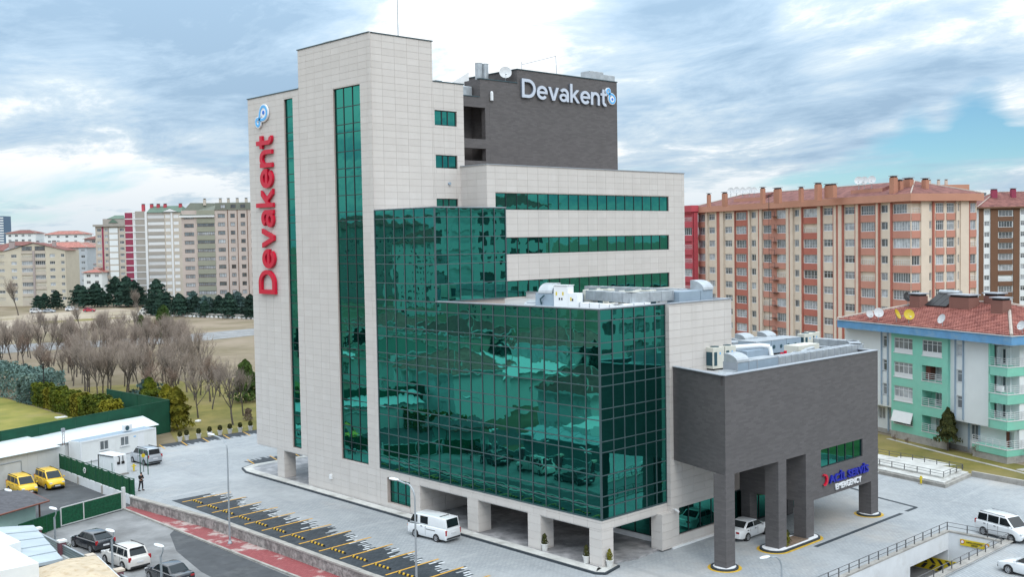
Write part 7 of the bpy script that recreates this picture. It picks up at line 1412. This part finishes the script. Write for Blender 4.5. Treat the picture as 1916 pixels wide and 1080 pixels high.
# street side fence with brick piers, pavilions
M['pierred'] = mat('pier_maroon', (0.17, 0.075, 0.095), .8, .1, 3); M['piercap'] = mat('pier_cap', (0.52, 0.45, 0.37), .8, .1, 3); M['fenceglass'] = mat('grey_green_fence_panel', (0.17, 0.25, 0.26), .35, .1, 1); M['membrane'] = mat('membrane_roof', (0.40, 0.46, 0.50), .55, .08, .5, coord='World'); M['tarp'] = mat('tan_tarpaulin', (0.52, 0.43, 0.31), .8, .12, .8, coord='World', stain=(1.8, (.40, .30, .19), .5, .66), detail=10); M['pavwhite'] = mat('pavilion_white', (0.70, 0.72, 0.72), .7, .04, 1, coord='World')
t = thing('street_fence', 'low street fence of maroon piers with white caps and grey green panels', 'fence', (0, 0, -.93))
py_ = [43.84, 39.2, 34.03, 28.47, 23.45, 18.5, 13.5]
for i, y in enumerate(py_):
    k = MB().box(-24.85, y-.25, 0, -24.35, y+.25, 1.35).build('pier', M['pierred'], t); MB().box(-24.92, y-.32, 1.352, -24.28, y+.32, 1.5).build('pier_cap', M['piercap'] if i > 2 else M['pavwhite'], k)
    if i: 
        y1 = py_[i-1]-.27; y0 = y+.27; MB().box(-24.64, y0, .42, -24.58, y1, 1.12).build('fence_panel', M['fenceglass'], t); MB().box(-24.68, y0, 1.13, -24.54, y1, 1.2).build('fence_rail', M['pole'], t); MB().box(-24.75, y0, 0, -24.45, y1, .4).build('fence_base', M['pavwhite'], t)
        for z in (.6, .78, .96): MB().box(-24.66, y0, z, -24.565, y1, z+.03).build('fence_rail', M['pole'], t)
t = thing('pavilion', 'grey white membrane roof pavilion at the left bottom edge', 'pavilion', (0, 0, -.93))
A, B_, C_, D_ = (-25.87, 36.31), (-27.76, 25.24), (-33.5, 23.5), (-29.6, 36.6); nS = 5
for i in range(nS):
    f0, f1 = i/nS, (i+1)/nS; L_ = lambda p, q, f: (p[0]+(q[0]-p[0])*f, p[1]+(q[1]-p[1])*f); p0, p1, q0, q1 = L_(A, B_, f0), L_(A, B_, f1-.004), L_(D_, C_, f0), L_(D_, C_, f1-.004); zz0 = 2.5
    MB().add([(*p0, zz0), (*p1, zz0+.06), (*q1, zz0+.5), (*q0, zz0+.44), (*p0, zz0-.22), (*p1, zz0-.16), (*q1, zz0+.3), (*q0, zz0+.24)], [(0, 3, 2, 1), (0, 1, 5, 4), (1, 2, 6, 5), (2, 3, 7, 6), (3, 0, 4, 7)]).build('membrane_strip', M['membrane'], t)
MB().prism([(-26.3, 35.7), (-28.2, 25.7), (-33, 24.2), (-29.6, 36)], 0, 2.2).build('pavilion_wall', M['fenceglass'], t)
t = thing('garden_house', 'white flat roofed garden house behind the membrane pavilion', 'house', (0, 0, -.93)); MB().prism([(-29.5, 28.3), (-29.6, 32.6), (-36, 33), (-36, 27.6), (-30.8, 27.9)], 0, 3.5).build('wall', M['pavwhite'], t); MB().prism([(-31.2, 26.5), (-31.2, 20), (-38, 20), (-38, 27.2), (-31.3, 27.2)], 0, 4.1).build('wall', M['pavwhite'], t)
t = thing('pavilion', 'tan tarpaulin covered pavilion roof at the bottom edge', 'pavilion', (0, 0, -.93)); P0 = [(-26.03, 23.4), (-27.1, 16.6), (-32.6, 17.4), (-31.5, 23.0), (-27.8, 24.05)]
b = MB(); ctr = (-29.2, 20.6, 3.25); vs = [(x, y, 2.72) for x, y in P0]; vs2 = [((x*.93+ctr[0]*.07), (y*.93+ctr[1]*.07), 2.86) for x, y in P0]; b.add(vs2+[ctr], [(i, (i+1) % 5, 5) for i in range(5)]); b.build('tarpaulin', M['tarp'], t)
b = MB(); b.add(vs+vs2+[(x, y, 2.45) for x, y in P0], [(i, (i+1) % 5, 5+(i+1) % 5, 5+i) for i in range(5)]+[(10+i, 10+(i+1) % 5, (i+1) % 5, i) for i in range(5)]); b.build('roof_edge', M['pavwhite'], t); MB().prism([(-26.9, 22.6), (-27.8, 17.4), (-32, 18), (-31, 22.4)], 0, 2.6).build('pavilion_wall', M['pavwhite'], t)
HB = leaves(500, lambda r: ((r.uniform(-.5, .5), r.uniform(-1.6, 1.6), r.uniform(.1, .8)), (0, 0, 1)), .22, 44).mesh('crown', M['box'])
for x, y, lb in ((-24.0, 36.3, 'scruffy low bush between the fence and the lamp by the gate'), (-24.2, 41.2, 'small bush beside the kiosk behind the fence')): plant('low_bush', lb, 'bush', (x, y, -.93), [('crown', HB)], R(5), .9)
# site cabin, generator cabin, fence bits, person
t = thing('site_cabin', 'white container cabin with two windows behind the green fringe fence', 'cabin', (-10.85, 65.1, 0), R(15.2)); Lc, Dc, Hc_ = 9.9, 1.95, 2.3
b = MB(); b.box(0, 0, .12, Lc, Dc, Hc_); b.build('cabin_body', M['pavwhite'], t)
for i in range(9): MB().box(.12+i*1.08, -.012, .25, 1.16+i*1.08, 0.005, Hc_-.2).build('wall_panel', M['pavwhite'], t)
fr = MB()
for x in (0, Lc): fr.box(x-.07, -.05, .0, x+.07, .07, Hc_+.05); fr.box(x-.07, Dc-.07, 0, x+.07, Dc+.05, Hc_+.05)
for z in (.05, Hc_-.1): fr.box(.07, -.06, z, Lc-.07, .02, z+.16)
fr.build('cabin_frame', M['lampwhite'], t); MB().box(.1, .1, Hc_, Lc-.1, Dc-.1, Hc_+.04).build('cabin_roof', M['steelblue'], t)
for x in (2.3, 5.0): window(t, I4, x, -.06, 1.0, 1.15, 1.05, 2, curt=0)
MB().box(7.4, -.03, .2, 8.3, -.012, 2.1).build('door', M['lampwhite'], t); MB().box(6.85, -.03, 1.75, 7.15, -.013, 1.85).build('notice', M['logolight'], t)
t = thing('air_conditioner', 'white air conditioner unit standing on the site cabin roof', 'air conditioner', (-4.7, 67.5, 2.39), R(15.2)); MB().box(-.55, -.2, .05, .55, .2, .75).build('casing', M['lampwhite'], t, bevel=.02); MB().cyl((-.12, -.215, .4), (-.12, -.19, .4), .27, n=16).build('fan_grille', M['grille'], t)
t = thing('generator_cabin', 'small white metal cabinet with black pipes in front of the site cabin', 'cabinet', (-11.0, 56.1, 0), R(9))
b = MB(); b.box(0, 0, .15, 1.35, 3.0, 2.05); b.build('casing', M['lampwhite'], t, bevel=.02)
for y in (0.02, 1.02, 2.02): MB().box(-.015, y, .25, .0, y+.94, 1.95).build('side_panel', M['lampwhite'], t)
MB().box(-.1, -.1, 0, 1.5, 3.1, .14).build('plinth', M['concrete'], t); b = MB(); b.tube([(-.05, 2.9, .2), (-.05, 2.9, 1.9), (-.05, .3, 1.95), (.5, -.06, 1.95), (.5, -.06, 1.2)], .045, 6); b.tube([(.9, -.06, 1.95), (.9, -.06, 1.15)], .045, 6); b.build('pipe', M['black'], t)
for x in (.25, .75): MB().box(x, -.1, 1.15, x+.3, .0, 1.4).build('meter', M['black'], t)
t = thing('lattice_post', 'rusty lattice post with a camera beside the site cabin', 'post', (-12.3, 66.1, -.4)); b = MB(); b.tube([(-.12, 0, 0), (-.1, 0, 3.9)], .03, 5); b.tube([(.12, 0, 0), (.1, 0, 3.9)], .03, 5)
for i in range(9): b.tube([(-.12, 0, .2+i*.42), (.12, 0, .4+i*.42)], .018, 4)
b.build('lattice', mat('rust', (.16, .06, .045), .8), t); MB().box(-.18, -.12, 3.9, .18, .12, 4.3).build('camera_box', M['capgrey'], t)
t = thing('mesh_gate_frame', 'green tubular gate frame beside the generator cabinet', 'gate frame', (-8.3, 54.4, 0)); b = MB(); b.tube([(0, 0, 0), (0, 0, 2.35), (-.05, 1.7, 2.35), (-.05, 1.7, 0)], .045, 6); b.build('green_hoop', M['greenpost'], t)
for x, y in ((-1.9, 2.0), (-1.6, 3.6), (-4.0, 4.4), (-3.2, 1.2)): MB().tube([(x, y, 0), (x, y, 1.5)], .035, 5).build('green_post', M['greenpost'], t)
def hydrant(label, x, y):
    t = thing('fire_hydrant', label, 'hydrant', (x, y, 0)); MB().cyl((0, 0, 0), (0, 0, .75), .1, n=8).cyl((-.25, 0, .55), (.25, 0, .55), .06, n=6).build('standpipe', M['yellow'], t); MB().box(-.2, -.2, .0, .2, .2, .06).build('base', M['concrete'], t); return t
hydrant('yellow hydrant valve beside the generator cabinet', -8.6, 57.1); hydrant('yellow hydrant at the foot of the raised walkway', 39.4, -4.0)
t = thing('marker_sign', 'small yellow round sign on a post by the green gate frame', 'sign', (-8.05, 56.0, 0)); MB().cyl((0, 0, 0), (0, 0, 1.6), .03, n=6).build('post', M['greenpost'], t); MB().cyl((0, -.03, 1.7), (0, 0, 1.7), .2, n=12).build('disc', M['yellow'], t)
tag(MB().box(-.35, -.25, 0, .35, .25, .25).build('marker_stone', M['whiteletter'], None, (10.5, 80.6, 0), R(20), bevel=.06), 'small white stone on the lawn near the bare trees', 'stone')
for x, y, lb in ((-6.5, 98.5, 'left white floodlight slab on the pitch edge'), (-3.4, 91.5, 'right white floodlight slab by the thuja row')): tag(MB().box(-.7, -.5, 0, .7, .5, .12).build('concrete_pad', M['whiteletter'], None, (x+6, y, .01)), lb.replace('floodlight', 'concrete'), 'slab')
t = thing('floodlight_pole', 'dark floodlight pole standing before the blue hedge', 'floodlight', (2.0, 111.5, 0)); MB().cyl((0, 0, 0), (0, 0, 6.2), .09, n=8).build('pole', M['black'], t); MB().box(-.25, -.4, 5.5, .0, -.05, 5.9).build('floodlight', M['black'], t); MB().box(-.25, -.4, 6.0, .0, -.05, 6.3).build('floodlight', M['black'], t)
# far kiosk, wall and guard rail
t = thing('roadside_kiosk', 'pale blue kiosk at the corner of the pine row', 'kiosk', (102, 292.5, 0), R(-43)); MB().box(0, 0, 0, 2.6, 2.6, 3.2).build('body', M['bluegrey'], t); MB().box(-.2, -.2, 3.2, 2.8, 2.8, 3.45).build('roof', M['palewall'], t)
t = thing('boundary_wall', 'pale boundary wall with striped kerb below the pine row', 'wall'); strip('wall_body', [(104, 291), (108, 270), (114.5, 245), (118, 228)], -.25, .25, 0, 1.3, M['concrete'], t)
for i in range(24): MB().box(-.3, -.5, 0, .3, .5, .5).build('kerb_block', M['whiteletter'], t, (102.6+i*.5, 290.5-i*2.0, 0), R(14))
gr = thing('guard_rail', 'white guard rail along the far road at the left edge', 'guard rail'); b = MB(); b.tube([(-20, 216, .8), (33, 223, .8)], .12, 5); b.tube([(-20, 216, .45), (33, 223, .45)], .08, 5); b.build('rail', M['whiteletter'], gr)
for i in range(16): MB().box(-.06, -.06, 0, .06, .06, .85).build('rail_post', M['whiteletter'], gr, (-18+i*3.4, 216.3+i*.45, 0))
# ================================================================== the man in black
def skin(name, verts, edges, rad, m, parent, root=0, sub=1):
    me = bpy.data.meshes.new(name); me.from_pydata(verts, edges, []); o = bpy.data.objects.new(name, me); C.objects.link(o); o.parent = parent; me.materials.append(m)
    s = o.modifiers.new('skin', 'SKIN'); s.use_smooth_shade = True; lay = me.skin_vertices[0].data if me.skin_vertices else None
    if lay is None: me.attributes.new('skin', 'FLOAT', 'POINT')
    for v, r in zip(me.skin_vertices[0].data, rad): v.radius = r if isinstance(r, tuple) else (r, r)
    me.skin_vertices[0].data[root].use_root = True; q = o.modifiers.new('sub', 'SUBSURF'); q.levels = q.render_levels = sub; return o
def skin_layer(me):
    import bmesh
    bm = bmesh.new(); bm.from_mesh(me); bm.verts.layers.skin.verify(); bm.to_mesh(me); bm.free()
_sk = skin
def skin(name, verts, edges, rad, m, parent, root=0, sub=1):
    import bmesh
    me = bpy.data.meshes.new(name); me.from_pydata(verts, edges, []); bm = bmesh.new(); bm.from_mesh(me); L = bm.verts.layers.skin.verify(); bm.verts.ensure_lookup_table()
    for i, r in enumerate(rad): bm.verts[i][L].radius = r if isinstance(r, tuple) else (r, r)
    bm.verts[root][L].use_root = True; bm.to_mesh(me); bm.free(); me.materials.append(m); o = bpy.data.objects.new(name, me); C.objects.link(o); o.parent = parent
    s = o.modifiers.new('skin', 'SKIN'); s.use_smooth_shade = True; q = o.modifiers.new('sub', 'SUBSURF'); q.levels = q.render_levels = sub; return o
M['skin'] = mat('skin', (.42, .25, .18), .6); M['cloth'] = mat('black_cloth', (.012, .012, .014), .9, .2, 20); M['jeans'] = mat('dark_trousers', (.014, .015, .02), .9, .2, 20); M['hair'] = mat('dark_hair', (.012, .009, .008), .7)
MAN = thing('person', 'man in black clothes standing on the paving looking at something in his hands', 'person', (-11.9, 48.0, 0), R(-75))
# local: facing +x, z up, height 1.74
hipL, hipR = (0, .10, .90), (0, -.10, .90)
V_ = [(0, 0, .95), (.0, 0, 1.18), (-.01, 0, 1.40), (.02, 0, 1.50), (.05, 0, 1.60), (.055, 0, 1.69),
      (-.01, .19, 1.42), (.04, .25, 1.15), (.27, .13, 1.20), (-.01, -.19, 1.42), (.04, -.25, 1.15), (.27, -.10, 1.22),
      (.0, .10, .88), (.05, .12, .48), (.02, .13, .09), (.20, .14, .05), (-.0, -.10, .88), (-.06, -.16, .48), (-.14, -.19, .09), (.03, -.21, .05)]
E_ = [(0, 1), (1, 2), (2, 3), (3, 4), (4, 5), (2, 6), (6, 7), (7, 8), (2, 9), (9, 10), (10, 11), (0, 12), (12, 13), (13, 14), (14, 15), (0, 16), (16, 17), (17, 18), (18, 19)]
Rr = [(.15, .11), (.14, .10), (.14, .10), .055, .085, .07, .06, .047, .033, .06, .047, .033, .085, .06, .042, .04, .085, .06, .042, .04]
skin('body', V_, E_, Rr, M['skin'], MAN)
skin('jacket', [V_[0], V_[1], V_[2], (.01, 0, 1.475), V_[6], V_[7], (.22, .15, 1.19), V_[9], V_[10], (.22, -.12, 1.21)], [(0, 1), (1, 2), (2, 3), (2, 4), (4, 5), (5, 6), (2, 7), (7, 8), (8, 9)], [(.175, .135), (.17, .125), (.17, .12), .075, .078, .064, .05, .078, .064, .05], M['cloth'], MAN)
skin('trousers', [V_[0], V_[12], V_[13], (.02, .13, .11), V_[16], V_[17], (-.14, -.19, .11)], [(0, 1), (1, 2), (2, 3), (0, 4), (4, 5), (5, 6)], [(.16, .12), .10, .078, .06, .10, .078, .06], M['jeans'], MAN)
for y, x in ((.135, .10), (-.20, -.06)): MB().box(x-.13, y-.05, 0, x+.16, y+.05, .10).build('shoe', M['black'], MAN, bevel=.03)
MB().lathe((.03, 0, 1.62), [(.09, 0), (.098, .06), (.08, .12), (.03, .145)], 12).build('hair', M['hair'], MAN, smooth=True)
for sy in (1, -1):
    for k in range(4): MB().tube([(.27, sy*.11+.015+k*.018*sy, 1.21), (.33, sy*.07+k*.016*sy, 1.23), (.34, sy*.04+k*.014*sy, 1.24)], .009, 5).build('finger', M['skin'], MAN)
    MB().tube([(.26, sy*.10, 1.23), (.30, sy*.07, 1.26)], .011, 5).build('thumb', M['skin'], MAN)
MB().box(.135, -.012, 1.585, .155, .012, 1.62).build('nose', M['skin'], MAN)
for sy in (1, -1): MB().box(.118, sy*.03-.01, 1.625, .13, sy*.03+.01, 1.637).build('eye', M['hair'], MAN); MB().box(.03, sy*.083-.008, 1.585, .06, sy*.083+.012, 1.635).build('ear', M['skin'], MAN)
MB().box(.118, -.022, 1.553, .128, .022, 1.562).build('mouth', M['red'], MAN)
tag(MB().box(-.01, -.04, -.07, .01, .04, .07).build('phone', M['black'], None, (-11.9+.34*math.cos(R(-75)), 48.0+.34*math.sin(R(-75)), 1.26), R(-75)), 'small dark phone held by the man in black', 'phone')
